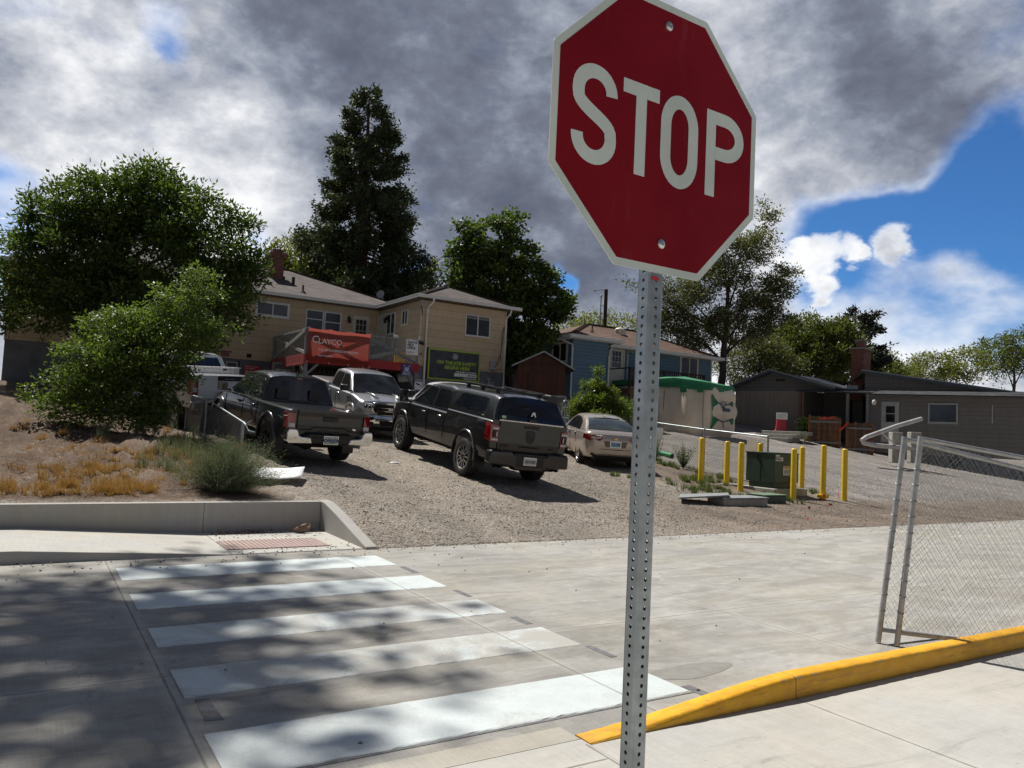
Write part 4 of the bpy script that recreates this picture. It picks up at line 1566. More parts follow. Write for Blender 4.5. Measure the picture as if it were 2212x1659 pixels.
for (p, q, m) in (((9.25, 30.20, 4.36), (11.68, 30.20, 5.28), 'greypost'), ((9.25, 30.25, 5.28), (11.68, 30.25, 4.36), 'greypost'),
                  ((11.86, 30.20, 4.40), (13.88, 30.20, 5.05), 'greypost'), ((11.86, 30.25, 5.20), (13.9, 30.25, 4.36), 'greypost'),
                  ((9.14, 30.25, 4.36), (9.14, 34.85, 5.28), 'greylite'), ((9.10, 30.25, 5.28), (9.10, 34.85, 4.36), 'greylite')):  # left braces: sunlight put into a paler grey
    b = MB()
    b.beam(p, q, .045, .13)
    b.build('cross_brace', MT[m], dk, off=off, bevel=.005)
for a in ((9.25, 11.70), (11.85, 13.9)):
    b = MB()
    b.box(a[0], a[1], 30.225, 30.229, 4.33, 5.29)
    b.build('wire_screen', MT['screen'], dk, off=off)
b = MB()
b.box(9.16, 9.164, 30.3, 34.9, 4.33, 5.29)
b.build('wire_screen', MT['screen'], dk, off=off)
b = MB()
u = 9.6
while u < 13.9:
    b.box(u, u + .1, 32.2, 32.23, 1.7, 3.9)
    u += .19
b.build('lattice_screen', MT['brownwood'], dk, off=off)

R_, U_ = (1, 0, 0), (0, 0, 1)


def loc(off_, u, v, z):
    return (u - off_[0], v - off_[1], z - off_[2])


# banner on the railing
bn, off = gthing('banner', 'large red mesh banner lettered CLAYCO hung along the deck railing', 'banner', 10.5, 30.06, 4.0)
P = []
for i in range(27):
    s_ = i / 26
    u = 9.16 + s_ * 2.60
    row = []
    for j in range(15):
        t = j / 14
        ztop = 5.36 - .05 * math.sin(PI * ((s_ * 3) % 1)) * (1 - abs(2 * s_ - 1) * .4)
        z = 4.01 + (ztop - 4.01) * t
        row.append((u + .012 * math.sin(t * 7 + s_ * 2), 30.05 - .022 * math.sin(s_ * 9 + t * 4) * (1 - t * .5) - .015 * (1 - t), z - .03 * s_ * (1 - t)))
    P.append(row)
b = MB()
b.grid(P, flip=True)
cl = b.build('cloth', MT['banner'], bn, off=off, smooth=180)
b = MB()
for i in range(27):
    if i in (0, 9, 17, 26):
        for j in (0, 14):
            p = P[i][j]
            b.piece()
            b.lathe([(.012, 0), (.024, .004), (.024, -.004), (.012, 0)], 10, M=Matrix.Translation((p[0], p[1] - .012, p[2])) @ Matrix.Rotation(rad(90), 4, 'X'))
b.build('grommets', MT['white'], bn, off=off)
vv = 30.005
text_obj('lettering', 'C', .40, MT['white'], bn, loc(off, 9.30, vv, 4.78), R_, U_, .002, .002)
text_obj('lettering', 'LAYCO', .31, MT['white'], bn, loc(off, 9.56, vv, 4.76), R_, U_, .002, .002, spacing=0.96)
text_obj('tagline', 'THE ART & SCIENCE OF BUILDING', .128, MT['white'], bn, loc(off, 9.57, vv, 4.47), R_, U_, .002, .003, width=0.86)
text_obj('web_address', 'claycorp.com', .115, MT['white'], bn, loc(off, 9.57, vv, 4.26), R_, U_, .002, .002)

fs, off = gthing('field_office_sign', 'white sign reading CLAYCO FIELD OFFICE on the right end of the deck railing', 'sign', 13.66, 30.05, 4.67)
b = MB()
b.box(13.39, 13.94, 30.03, 30.055, 4.67, 5.31)
b.build('board', MT['paper'], fs, off=off, bevel=.004)
for i, t in enumerate(('CLAYCO', 'FIELD', 'OFFICE')):
    text_obj('lettering', t, .135, MT['ink'], fs, loc(off, 13.43, 30.027, 5.17 - i * .125), R_, U_, .001, .006, width=.86)
text_obj('small_lettering', 'CLAYCO', .095, MT['redink'], fs, loc(off, 13.42, 30.027, 4.75), R_, U_, .001, .001, width=.9)

ps, off = gthing('gathering_point_sign', 'purple emergency gathering point sign with white figures on the red fascia', 'sign', 13.47, 30.07, 3.77)
b = MB()
b.box(13.23, 13.71, 30.05, 30.075, 3.76, 4.26)
b.build('board', MT['purple'], ps, off=off)
b = MB()
Mz = lambda x, z: Matrix.Translation((x, 30.047, z)) @ Matrix.Rotation(rad(90), 4, 'X')
for x, z, s_ in ((13.40, 4.06, 1), (13.54, 4.06, 1), (13.47, 4.075, 1.1), (13.435, 4.0, .9), (13.505, 4.0, .9)):
    b.lathe([(.022 * s_, 0), (.022 * s_, .003), (.0001, .003)], 12, M=Mz(x, z + .045))
    b.prism([(-.035 * s_, -.05), (.035 * s_, -.05), (.028 * s_, .015), (-.028 * s_, .015)], 0, .003, M=Mz(x, z))
for sx_, sz_ in ((1, 1), (-1, 1), (1, -1), (-1, -1)):
    cx, cz = 13.47 + sx_ * .115, 4.06 + sz_ * .12
    Mr = Mz(cx, cz) @ Matrix.Rotation(math.atan2(-sz_, -sx_), 4, 'Z')
    b.prism([(.04, 0), (0, .03), (0, .01), (-.045, .01), (-.045, -.01), (0, -.01), (0, -.03)], 0, .003, M=Mr)
b.build('pictogram', MT['white'], ps, off=off)
text_obj('lettering', 'EMERGENCY', .06, MT['white'], ps, loc(off, 13.47, 30.047, 3.855), R_, U_, .001, .002, 'CENTER')
text_obj('lettering', 'GATHERING POINT', .052, MT['white'], ps, loc(off, 13.47, 30.047, 3.795), R_, U_, .001, .002, 'CENTER', .9)

ns, off = gthing('notice_sign', 'small white notice sign with a blue heading behind the white pickup roof', 'sign', 14.04, 30.05, 3.2)
b = MB()
b.box(13.86, 14.22, 30.02, 30.04, 3.20, 3.65)
b.build('board', MT['paper'], ns, off=off)
b = MB()
b.box(13.87, 14.21, 30.014, 30.02, 3.55, 3.64)
b.build('heading_band', MT['purple'], ns, off=off)
text_obj('heading', 'NOTICE', .075, MT['white'], ns, loc(off, 14.04, 30.012, 3.57), R_, U_, .001, .002, 'CENTER')
b = MB()
b.beam((13.92, 30.016, 3.47), (14.10, 30.016, 3.42), .004, .06)
b.beam((14.08, 30.016, 3.42), (14.16, 30.016, 3.36), .004, .025)
b.build('camera_symbol', MT['ink'], ns, off=off)

fl, off = gthing('floodlight', 'small black floodlight on the corner of the tan house above the field office sign', 'light', 14.0, 30.05, 5.1)
b = MB()
b.box(13.96, 14.02, 30.02, 30.13, 5.34, 5.52)
b.build('sensor', MT['trim'], fl, off=off)
b = MB()
b.box(-.10, .10, -.035, .035, -.07, .07, M=Matrix.Translation((14.06, 29.98, 5.22)) @ Euler((rad(-35), rad(12), 0)).to_matrix().to_4x4())
b.tube([(14.02, 30.1, 5.35), (14.04, 30.04, 5.27)], .015, 6)
b.build('lamp_head', MT['black'], fl, off=off)
b = MB()
b.tube([(14.05, 30.0, 4.78), (14.10, 29.98, 4.80), (14.12, 29.98, 4.74), (14.06, 30.0, 4.70), (14.02, 30.05, 4.74), (14.05, 30.0, 4.78)], .016, 6)
b.build('cable_loop', MT['black'], fl, off=off)

# safety board
sb, off = gthing('safety_board', 'dark safety board with a lime green frame on the tan house wall', 'sign', 15.75, 30.1, 3.72)
b = MB()
b.box(14.46, 17.04, 30.075, 30.12, 3.72, 5.06)
b.build('panel', MT['slate'], sb, off=off)
b = MB()
for a in ((14.46, 17.04, 3.72, 3.78), (14.46, 17.04, 5.0, 5.06), (14.46, 14.52, 3.78, 5.0), (16.98, 17.04, 3.78, 5.0)):
    b.box(a[0], a[1], 30.062, 30.085, a[2], a[3])
b.build('frame', MT['lime'], sb, off=off)
b = MB()
b.box(14.40, 14.455, 30.07, 30.14, 3.7, 5.08)
b.build('side_batten', MT['brownwood'], sb, off=off)
b = MB()
ring = lambda cx, cz, r, w_: [((cx + (r - w_) * math.cos(a), 30.0735, cz + (r - w_) * math.sin(a)), (cx + r * math.cos(a), 30.0735, cz + r * math.sin(a))) for a in [2 * PI * i / 48 for i in range(49)]]
b.grid(ring(15.12, 4.38, .60, .018))
b.grid(ring(15.12, 4.38, .40, .014))
b.add([(15.12, 30.0735, 4.98), (15.46, 30.0735, 4.38), (15.45, 30.0735, 4.36), (15.12, 30.0735, 4.95), (14.79, 30.0735, 4.36), (14.78, 30.0735, 4.38)], [(0, 1, 2, 3), (0, 3, 4, 5)])
b.build('faint_ring', MT['slate2'], sb, off=off)
text_obj('faint_lettering', '24|7', .22, MT['slate2'], sb, loc(off, 14.92, 30.0735, 4.50), R_, U_, .0005, .004)
for i, c in enumerate('LIVE SAFE'):
    a = rad(205 + i * 14.5)
    tr_ = a + PI / 2
    text_obj('faint_letter', c, .14, MT['slate2'], sb, loc(off, 15.12 + .53 * math.cos(a), 30.0735, 4.38 + .53 * math.sin(a)), (math.cos(tr_), 0, math.sin(tr_)), (-math.sin(tr_), 0, math.cos(tr_)), .0005, .004) if c != ' ' else None
b = MB()
b.prism([(15.75 - 15.75 + .14 * math.cos(2 * PI * i / 32), .14 * math.sin(2 * PI * i / 32)) for i in range(32)], 0, .004, M=Matrix.Translation((15.78, 30.073, 4.79)) @ Matrix.Rotation(rad(90), 4, 'X'))
b.build('seal', MT['metalgrey'], sb, off=off)
b = MB()
b.grid(ring(15.78, 4.79, .125, .012))
b.grid(ring(15.78, 4.79, .085, .010))
b.add([], [])
sl = b.build('seal_ring', MT['slate2'], sb, off=off)
sl.location = (0, -.006, 0)
text_obj('heading', 'ON THE JOB SAFETY', .205, MT['lime'], sb, loc(off, 15.86, 30.072, 4.43), R_, U_, .001, .008, 'CENTER', 1.04)
text_obj('heading', 'BEGINS HERE', .205, MT['lime'], sb, loc(off, 15.90, 30.072, 4.22), R_, U_, .001, .008, 'CENTER', 1.04)
text_obj('small_lettering', 'THIS PROJECT HAS WORKED', .078, MT['white'], sb, loc(off, 16.86, 30.072, 4.10), R_, U_, .001, .003, 'RIGHT')
b = MB()
b.box(15.76, 16.90, 30.069, 30.0745, 3.92, 4.07)
b.build('number_strip', MT['white'], sb, off=off)
text_obj('number', '39', .13, MT['ink'], sb, loc(off, 16.56, 30.067, 3.945), R_, U_, .001, .004, 'RIGHT')
text_obj('number', 'DAYS', .10, MT['ink'], sb, loc(off, 16.60, 30.067, 3.955), R_, U_, .001, .004)
text_obj('small_lettering', 'RECORDABLE FREE', .075, MT['white'], sb, loc(off, 16.88, 30.072, 3.82), R_, U_, .001, .003, 'RIGHT')

# notice boards on the lower wall
nb, off = gthing('notice_board', 'red and white notice board on the grey lower wall of the tan house', 'sign', 8.25, 34.95, 3.2)
b = MB()
b.box(7.90, 8.58, 34.93, 34.99, 3.15, 3.98)
b.build('board', MT['redink'], nb, off=off)
b = MB()
b.box(8.15, 8.55, 34.922, 34.93, 3.25, 3.72)
b.build('white_sheet', MT['white'], nb, off=off)
text_obj('lettering', 'EMERGENCY CONTACTS', .05, MT['white'], nb, loc(off, 7.92, 34.926, 3.90), R_, U_, .001, .001)
text_obj('lettering', 'IN CASE OF EMERGENCY', .04, MT['white'], nb, loc(off, 7.92, 34.926, 3.82), R_, U_, .001, .001)
for i in range(7):
    bm_ = MB()
    bm_.box(7.93, 8.10, 34.926, 34.93, 3.70 - i * .06, 3.725 - i * .06)
    bm_.build('text_line', MT['white'], nb, off=off)
pk, off = gthing('pink_sign', 'small faded pink sign under the eaves left of the wall vent', 'sign', 7.05, 34.97, 4.24)
b = MB()
b.box(6.82, 7.28, 34.95, 34.995, 4.24, 4.58)
b.build('board', MT['redfade'], pk, off=off)
b = MB()
for a in ((6.82, 7.28, 4.55, 4.58), (6.82, 7.28, 4.24, 4.27), (6.82, 6.85, 4.27, 4.55), (7.25, 7.28, 4.27, 4.55)):
    b.box(a[0], a[1], 34.94, 34.952, a[2], a[3])
b.build('frame', MT['cream'], pk, off=off)
b = MB()
for i in range(3):
    b.piece()
    b.box(6.9, 7.2, 34.946, 34.95, 4.32 + i * .07, 4.35 + i * .07)
b.build('print', MT['slate2'], pk, off=off)
gb, off = gthing('bulletin_board', 'grey framed bulletin board with papers under the left end of the deck', 'board', 9.2, 33.0, 3.0)
b = MB()
b.box(8.65, 9.45, 33.0, 33.05, 2.9, 4.0)
b.build('board', MT['slate2'], gb, off=off)
b = MB()
for a in ((8.6, 9.5, 4.0, 4.08), (8.6, 8.67, 1.8, 4.0), (9.43, 9.55, 1.8, 4.0)):
    b.box(a[0], a[1], 32.96, 33.04, a[2], a[3])
b.build('frame', MT['greypost'], gb, off=off)
for (x, z, w_, h_) in ((8.75, 3.5, .22, .3), (9.02, 3.45, .2, .35), (9.25, 3.6, .14, .2)):
    b = MB()
    b.box(x, x + w_, 32.99, 33.0, z, z + h_)
    b.build('pinned_sheet', MT['metalgrey'], gb, off=off)

# things on the deck
mb_, off = gthing('mop_bucket', 'yellow mop bucket with wringer standing on the deck', 'bucket', 13.7, 31.4, 4.262)
b = MB()
b.prism([(-.17, -.25), (.17, -.25), (.17, .25), (-.17, .25)], 0.06, .36)
o = b.build('bucket', MT['yellow'], mb_, bevel=.03)
b = MB()
b.box(-.20, .10, -.16, .16, .36, .60)
b.box(-.22, -.19, -.1, .1, .5, .72)
b.build('wringer', MT['yellow'], mb_, bevel=.02)
mop, off = gthing('mop', 'mop with a pale handle and white head leaning on the deck railing', 'mop', 13.2, 30.6, 4.262)
b = MB()
b.tube([(0, 0, 0.1), (-.15, .02, 1.15)], .014, 8)
b.build('handle', MT['black'], mop)
b = MB()
for i in range(7):
    b.tube([(-.16 + i * .02, .02, 1.15), (-.19 + i * .03, -.03, 1.25), (-.15 + i * .03, -.05, 1.12)], .016, 6)
b.build('mop_head', MT['white'], mop, smooth=60)
bi, off = gthing('trash_bin', 'dark wheeled trash bin on the deck beside the side door', 'bin', 13.35, 32.9, 4.262)
b = MB()
b.add([(-.28, -.3, 0), (.28, -.3, 0), (.28, .3, 0), (-.28, .3, 0), (-.34, -.36, .9), (.34, -.36, .9), (.34, .36, .9), (-.34, .36, .9)], [(0, 3, 2, 1), (0, 1, 5, 4), (1, 2, 6, 5), (2, 3, 7, 6), (3, 0, 4, 7), (4, 5, 6, 7)])
b.build('bin_body', MT['black'], bi, bevel=.03)
b = MB()
b.box(-.37, .37, -.40, .40, .9, .98)
b.build('lid', MT['black'], bi, bevel=.03)

# ---- blue house -----------------------------------------------------------------------------
hB, off = gthing('blue_house', 'blue two-storey house with a red-brown hip roof and white trim', 'house', 23.8, 32.3, 2.0)
b = MB()
b.box(23.8, 26.2, 32.3, 41.0, 1.0, 6.62)
b.box(26.2, 35.55, 33.7, 41.0, 1.0, 6.60)
b.build('wall', MT['blue'], hB, off=off)
b = MB()
ze0, ze1, zr, vr = 6.78, 6.68, 8.22, 36.6
V_ = [(23.42, 31.95, ze0), (26.95, 31.95, ze0), (26.95, 33.2, ze1 + .45), (26.95, 33.2, ze1), (36.0, 33.2, ze1), (36.0, 41.3, ze1), (23.42, 41.3, ze0), (28.0, vr, zr), (31.6, vr, zr)]
b.add(V_, [(0, 1, 7), (1, 2, 7), (2, 3, 4, 8, 7), (4, 5, 8), (5, 6, 7, 8), (6, 0, 7)])
b.add([(p[0], p[1], p[2] - .08) for p in V_[:7]], [(6, 5, 4, 3, 1, 0)])
b.add([V_[1], V_[3], (V_[1][0], V_[1][1], ze0 - .08), V_[2]], [(0, 2, 1, 3)])
b.build('roof', MT['roof2'], hB, off=off)
b = MB()
ridge_caps(b, V_[0], V_[7], mi=0)
ridge_caps(b, V_[4], V_[8], mi=0)
ridge_caps(b, V_[7], V_[8], mi=0)
b.build('ridge_tiles', MT['roof2'], hB, off=off)
b = MB()
gutter(b, (23.36, 31.89, 6.70), (26.98, 31.89, 6.70), h=.15)
gutter(b, (23.36, 31.89, 6.70), (23.36, 41.2, 6.70), h=.15)
gutter(b, (26.98, 33.14, 6.62), (36.06, 33.14, 6.62), h=.15)
b.box(23.4, 26.9, 31.95, 32.3, 6.58, 6.62)
b.box(23.4, 23.8, 32.3, 41, 6.58, 6.62)
b.box(26.2, 36, 33.2, 33.7, 6.52, 6.56)
b.build('gutter', MT['trim'], hB, off=off)
b = MB()
b.tube([(23.42, 33.0, 6.62), (23.55, 32.6, 6.45), (23.74, 32.25, 6.28), (23.74, 32.22, 6.1), (23.74, 32.22, 3.6), (23.74, 32.12, 3.45), (23.74, 32.2, 3.3), (23.74, 32.22, 1.6)], .05, 8)
b.piece()
b.tube([(27.1, 33.12, 6.55), (27.05, 33.1, 6.40), (26.75, 32.9, 6.25), (26.25, 32.25, 5.95), (26.2, 32.23, 5.8), (26.2, 32.23, 1.8)], .05, 8)
b.build('downspout', MT['trim'], hB, off=off, smooth=50)
b = MB()
b.box(23.76, 23.9, 32.26, 32.3, 1.2, 6.58)
b.box(23.76, 23.799, 32.26, 32.42, 1.2, 6.58)
b.build('corner_board', MT['blue'], hB, off=off)
window(hB, off, 'u', 32.68, 34.13, 5.35, 6.50, 23.8, MT['cream'], MT['glass'], 0.12, 0.06, [('v', 33.36, .06)])
window(hB, off, 'u', 35.22, 36.5, 5.9, 6.50, 23.8, MT['cream'], MT['glass'], 0.10, 0.06, [('v', 35.9, .06)])
dB = window(hB, off, 'v', 27.42, 28.52, 4.33, 6.56, 33.7, MT['cream'], MT['cream'], 0.09, 0.05, [], False, 'french_door')
window(dB, off, 'v', 27.58, 28.28, 5.45, 6.42, 33.68, MT['trim'], MT['glass'], 0.03, 0.03, [('v', 27.81, .024), ('v', 28.05, .024), ('h', 5.77, .024), ('h', 6.10, .024)], False, 'door_window')
window(hB, off, 'v', 32.84, 34.36, 4.33, 6.60, 33.7, MT['cream'], MT['glass'], 0.11, 0.06, [('v', 33.62, .07)], False, 'sliding_door')
b = MB()
b.box(28.7, 28.76, 33.64, 33.7, 1.2, 6.55)
b.box(31.0, 31.12, 33.60, 33.7, 4.3, 6.55)
b.box(35.47, 35.56, 33.67, 33.72, 1.2, 6.55)
b.build('trim_board', MT['cream'], hB, off=off)
b = MB()
for du_ in (-.09, .09):
    b.lathe([(.001, .1), (.06, .08), (.075, -.06), (.001, -.06)], 10, M=Matrix.Translation((28.88 + du_, 33.58, 6.42)) @ Matrix.Rotation(rad(90), 4, 'X'))
b.box(28.76, 29.0, 33.6, 33.7, 6.46, 6.52)
b.build('porch_lamp', MT['metalgrey'], hB, off=off, smooth=50)
b = MB()
b.box(24.36, 24.58, 32.2, 32.3, 4.05, 4.35)
b.piece()
b.box(24.70, 24.85, 32.2, 32.3, 3.9, 4.15)
b.build('wall_box', MT['blue'], hB, off=off)
b = MB()
b.lathe([(.30, 0), (.30, .10), (.24, .17), (.10, .21), (.001, .22)], 18, M=Matrix.Translation((29.7, 35.6, 7.9)))
b.box(29.45, 29.95, 35.35, 35.85, 7.6, 7.92)
b.build('roof_vent', MT['cream'], hB, off=off, smooth=40)
b = MB()
for (u, v_, z, h_) in ((25.9, 33.4, 7.25, .45), (26.9, 35.4, 7.7, .5)):
    b.piece()
    b.tube([(u, v_, z), (u, v_, z + h_)], .04, 8)
    b.lathe([(.14, 0), (.045, .08)], 10, M=Matrix.Translation((u, v_, z + .06)))
b.build('vent_pipe', MT['roof2'], hB, off=off)
b = MB()
b.box(23.3, 24.3, 38.6, 39.6, 5.5, 8.3)
b.build('chimney', MT['brick2'], hB, off=off)
# timber deck of the blue house
b = MB()
b.box(27.3, 33.0, 31.75, 33.69, 4.12, 4.20)
b.box(27.28, 33.02, 31.70, 31.75, 3.9, 4.21)
b.box(27.25, 27.30, 31.70, 33.69, 3.9, 4.21)
b.build('deck_floor', MT['fencew'], hB, off=off)
b = MB()
for u in (27.32, 28.4, 29.8, 31.4, 32.95):
    b.box(u - .05, u + .05, 31.72, 31.82, 1.7, 5.36)
b.box(27.27, 33.0, 31.68, 31.86, 5.30, 5.36)
b.box(27.27, 33.0, 31.73, 31.79, 4.36, 4.42)
b.box(27.27, 27.37, 31.86, 33.68, 5.30, 5.36)
b.box(27.30, 27.34, 31.86, 33.68, 4.36, 4.42)
u = 27.5
while u < 32.9:
    b.box(u, u + .045, 31.74, 31.785, 4.42, 5.3)
    u += .17
b.build('deck_railing', MT['brownwood'], hB, off=off)

# ---- garden shed ------------------------------------------------------------------------------
sa = rad(4)
so = at(1119, 800, 34.0)
sh = thing('garden_shed', 'brown gabled garden shed between the tan house and the blue house', 'shed', (so.x, so.y, 1.6), sa)
b = MB()
wd, dp, ze, za = 2.12, 2.6, 3.02, 3.53
b.add([(0, 0, -.4), (wd, 0, -.4), (wd, 0, ze), (wd * .52, 0, za), (0, 0, ze), (0, dp, -.4), (wd, dp, -.4), (wd, dp, ze), (wd * .52, dp, za), (0, dp, ze)],
      [(0, 1, 2, 3, 4), (5, 9, 8, 7, 6), (0, 4, 9, 5), (1, 6, 7, 2)])
b.build('wall', MT['shedw'], sh)
for (x0, z0, x1, z1) in ((-.30, ze - .16, wd * .52, za + .03), (wd + .38, ze - .2, wd * .52, za + .03)):
    b = MB()
    b.add([(x0, -.22, z0), (x1, -.22, z1), (x1, dp + .2, z1), (x0, dp + .2, z0), (x0, -.22, z0 + .07), (x1, -.22, z1 + .07), (x1, dp + .2, z1 + .07), (x0, dp + .2, z0 + .07)],
          [(0, 1, 2, 3), (7, 6, 5, 4), (0, 4, 5, 1), (1, 5, 6, 2), (2, 6, 7, 3), (3, 7, 4, 0)])
    b.build('roof', MT['roof3'], sh)
for (x0, z0, x1, z1) in ((-.30, ze - .16, wd * .52, za + .03), (wd + .38, ze - .2, wd * .52, za + .03)):
    b = MB()
    b.beam((x0, -.235, z0 + .05), (x1, -.235, z1 + .05), .03, .06)
    b.build('roof_edge', MT['metalgrey'], sh)
b = MB()
b.box(.55, 1.5, -.04, -.002, -.3, 2.65)
b.build('door', MT['shedw'], sh)
b = MB()
for a in ((.48, .55, -.3, 2.72), (1.5, 1.57, -.3, 2.72), (.55, 1.5, 2.65, 2.72)):
    b.box(a[0], a[1], -.055, -.002, a[2], a[3])
b.box(-.02, wd + .02, -.05, -.003, ze - .03, ze + .03)
b.box(wd * .52 - .04, wd * .52 + .04, -.05, -.003, ze + .03, za - .05)
b.build('trim', MT['brownwood'], sh)

# ---- grey low house on the right -------------------------------------------------------------
ca = math.atan2(-.697, .717)
hC = thing('grey_house', 'low grey gabled house with a tall brick chimney and a shaded porch', 'house', (17.5, 46.0, 0), ca)
b = MB()
b.box(-4.45, 0, 0, .12, 1.6, 4.85)
b.build('plywood_wall', MT['ply'], hC)
b = MB()
b.add([(-4.6, .02, 4.86), (1.7, .02, 4.86), (1.7, .02, 4.95), (-1.97, .02, 5.98), (-4.6, .02, 4.98)], [(0, 1, 2, 3, 4)])
b.add([(-4.45, .02, 1.6), (-4.45, 9, 1.6), (-4.45, 9, 4.95), (-4.45, .02, 4.95)], [(0, 1, 2, 3)])
b.build('gable_wall', MT['greysid'], hC)
b = MB()
b.box(-.02, 4.0, 3.0, 3.1, 1.5, 5.2)
b.box(-.10, -.02, .12, 9.0, 1.5, 4.9)
b.box(4.0, 16.0, -.6, -.5, 1.4, 4.62)
b.box(4.0, 4.1, -.5, 3.0, 1.4, 4.6)
b.build('porch_wall', MT['greysid'], hC)


def slab(b, pts, t=.09):
    lo = [(p[0], p[1], p[2] - t) for p in pts]
    k_ = len(pts)
    b.add(list(pts) + lo, [tuple(range(k_)), tuple(range(2 * k_ - 1, k_ - 1, -1))] + [(i, i + k_, (i + 1) % k_ + k_, (i + 1) % k_) for i in range(k_)])


b = MB()
slab(b, [(-4.95, -.45, 4.93), (-1.97, -.45, 6.08), (-1.97, 10, 6.08), (-4.95, 10, 4.93)])
slab(b, [(-1.97, -.45, 6.08), (2.0, -.45, 4.97), (2.0, 10, 4.97), (-1.97, 10, 6.08)])
b.build('gable_roof', MT['roof3'], hC)
b = MB()
slab(b, [(-.15, -.75, 4.82), (4.0, -.80, 4.70), (4.7, .6, 4.92), (4.2, 3.4, 5.25), (-.15, 3.4, 5.25)], .07)
b.build('porch_roof', MT['roof3'], hC)
b = MB()
slab(b, [(3.2, .4, 6.05), (11.0, .4, 4.75), (11.0, 9, 4.75), (3.2, 9, 6.05)])
slab(b, [(3.2, .4, 6.05), (3.2, 9, 6.05), (1.2, 9, 5.3), (1.2, 3.5, 5.3)])
slab(b, [(4.2, -1.05, 4.62), (17, -1.05, 4.42), (17, .6, 4.75), (4.2, .6, 4.95)], .06)
b.build('wing_roof', MT['roof3'], hC)
b = MB()
b.add([(3.3, .62, 4.55), (11.0, .62, 4.5), (11.0, .62, 4.68), (3.3, .62, 5.95)], [(0, 1, 2, 3)])
b.build('wing_gable', MT['greysid'], hC)
b = MB()
b.beam((-4.97, -.47, 4.87), (-1.97, -.47, 6.03), .05, .17)
b.piece()
b.beam((-1.97, -.47, 6.03), (2.02, -.47, 4.91), .05, .17)
b.piece()
b.beam((3.2, .37, 5.98), (11.0, .37, 4.68), .05, .17)
b.build('bargeboard', MT['slate2'], hC)
b = MB()
b.beam((-1.97, -.50, 6.12), (2.05, -.50, 5.0), .05, .05)
b.piece()
b.beam((-4.97, -.50, 4.96), (-1.97, -.50, 6.12), .05, .05)
b.piece()
b.beam((3.2, .34, 6.08), (11.0, .34, 4.78), .05, .05)
b.build('drip_edge', MT['metalgrey'], hC)
b = MB()
b.box(-1.75, -1.62, -.02, .01, 5.44, 5.56)
b.piece()
b.box(-1.55, -1.42, -.02, .01, 5.44, 5.56)
b.piece()
b.box(-1.35, -1.22, -.02, .01, 5.44, 5.56)
b.build('gable_vent', MT['void'], hC)
cb = at(1838, 800, 46.0)
ci = hC.matrix_basis.inverted() @ cb
cx, cy = ci.x + .32, ci.y + .1
b = MB()
b.box(cx - .36, cx + .36, cy, cy + 1.2, 4.4, 7.42)
b.box(cx - .42, cx + .42, cy - .05, cy + 1.26, 7.42, 7.52)
b.box(cx - .22, cx + .22, cy + .35, cy + .85, 7.58, 7.98)
b.build('chimney', MT['brick2'], hC)
b = MB()
b.box(cx - .45, cx + .45, cy - .08, cy + 1.29, 7.52, 7.58)
b.box(cx - .30, cx + .30, cy + .28, cy + .92, 8.05, 8.10)
b.box(cx - .26, cx - .22, cy + .35, cy + .4, 7.9, 8.06)
b.box(cx + .22, cx + .26, cy + .8, cy + .85, 7.9, 8.06)
b.build('chimney_cap', MT['pad'], hC)
b = MB()
b.box(cx - .55, cx + .1, cy - .06, cy - .01, 5.0, 5.3)
b.box(cx - .42, cx - .37, cy - .05, cy + .4, 5.0, 5.4)
b.build('flashing', MT['alu'], hC)
for (x, y) in ((2.8, -.55), (3.93, -.66), (0.06, -.6)):
    b = MB()
    b.box(x - .07, x + .07, y - .07, y + .07, 1.6, 4.72)
    b.build('porch_post', MT['greypost'] if x > 1 else MT['fencew'], hC)
b = MB()
b.box(1.6, 1.75, 2.9, 2.99, 1.7, 4.6)
b.piece()
b.box(2.4, 3.8, 2.9, 2.99, 1.7, 4.4)
b.build('porch_opening', MT['void'], hC)
dC = MB()
dC.box(4.65, 5.55, -.64, -.60, 2.0, 4.2)
dC = dC.build('door', MT['greylite'], hC)
window(dC, (0, 0, 0), 'v', 4.85, 5.40, 3.05, 4.0, -.645, MT['greylite'], MT['glass'], .04, .03, [('h', 3.55, .04)], False, 'door_window')
window(hC, (0, 0, 0), 'v', 7.0, 8.4, 3.1, 4.15, -.6, MT['greylite'], MT['glass'], .07, .05, [('v', 9.95, .05)])
b = MB()
b.lathe([(.001, .16), (.10, .12), (.12, 0), (.09, -.14), (.001, -.16)], 12, M=Matrix.Translation((4.3, -.75, 4.15)))
b.build('porch_lamp', MT['trim'], hC, smooth=60)
b = MB()
P = []
for i in range(9):
    x = -.9 + i * .33
    P.append([(x, 1.0 + .1 * j, 6.08 - (x + 1.97) * .28 + .10 + .16 * math.sin(PI * i / 8) * (1 - abs(j - 4) / 5)) for j in range(9)])
b.grid(P)
b.build('roof_tarp', MT['metalgrey'], hC, smooth=180)

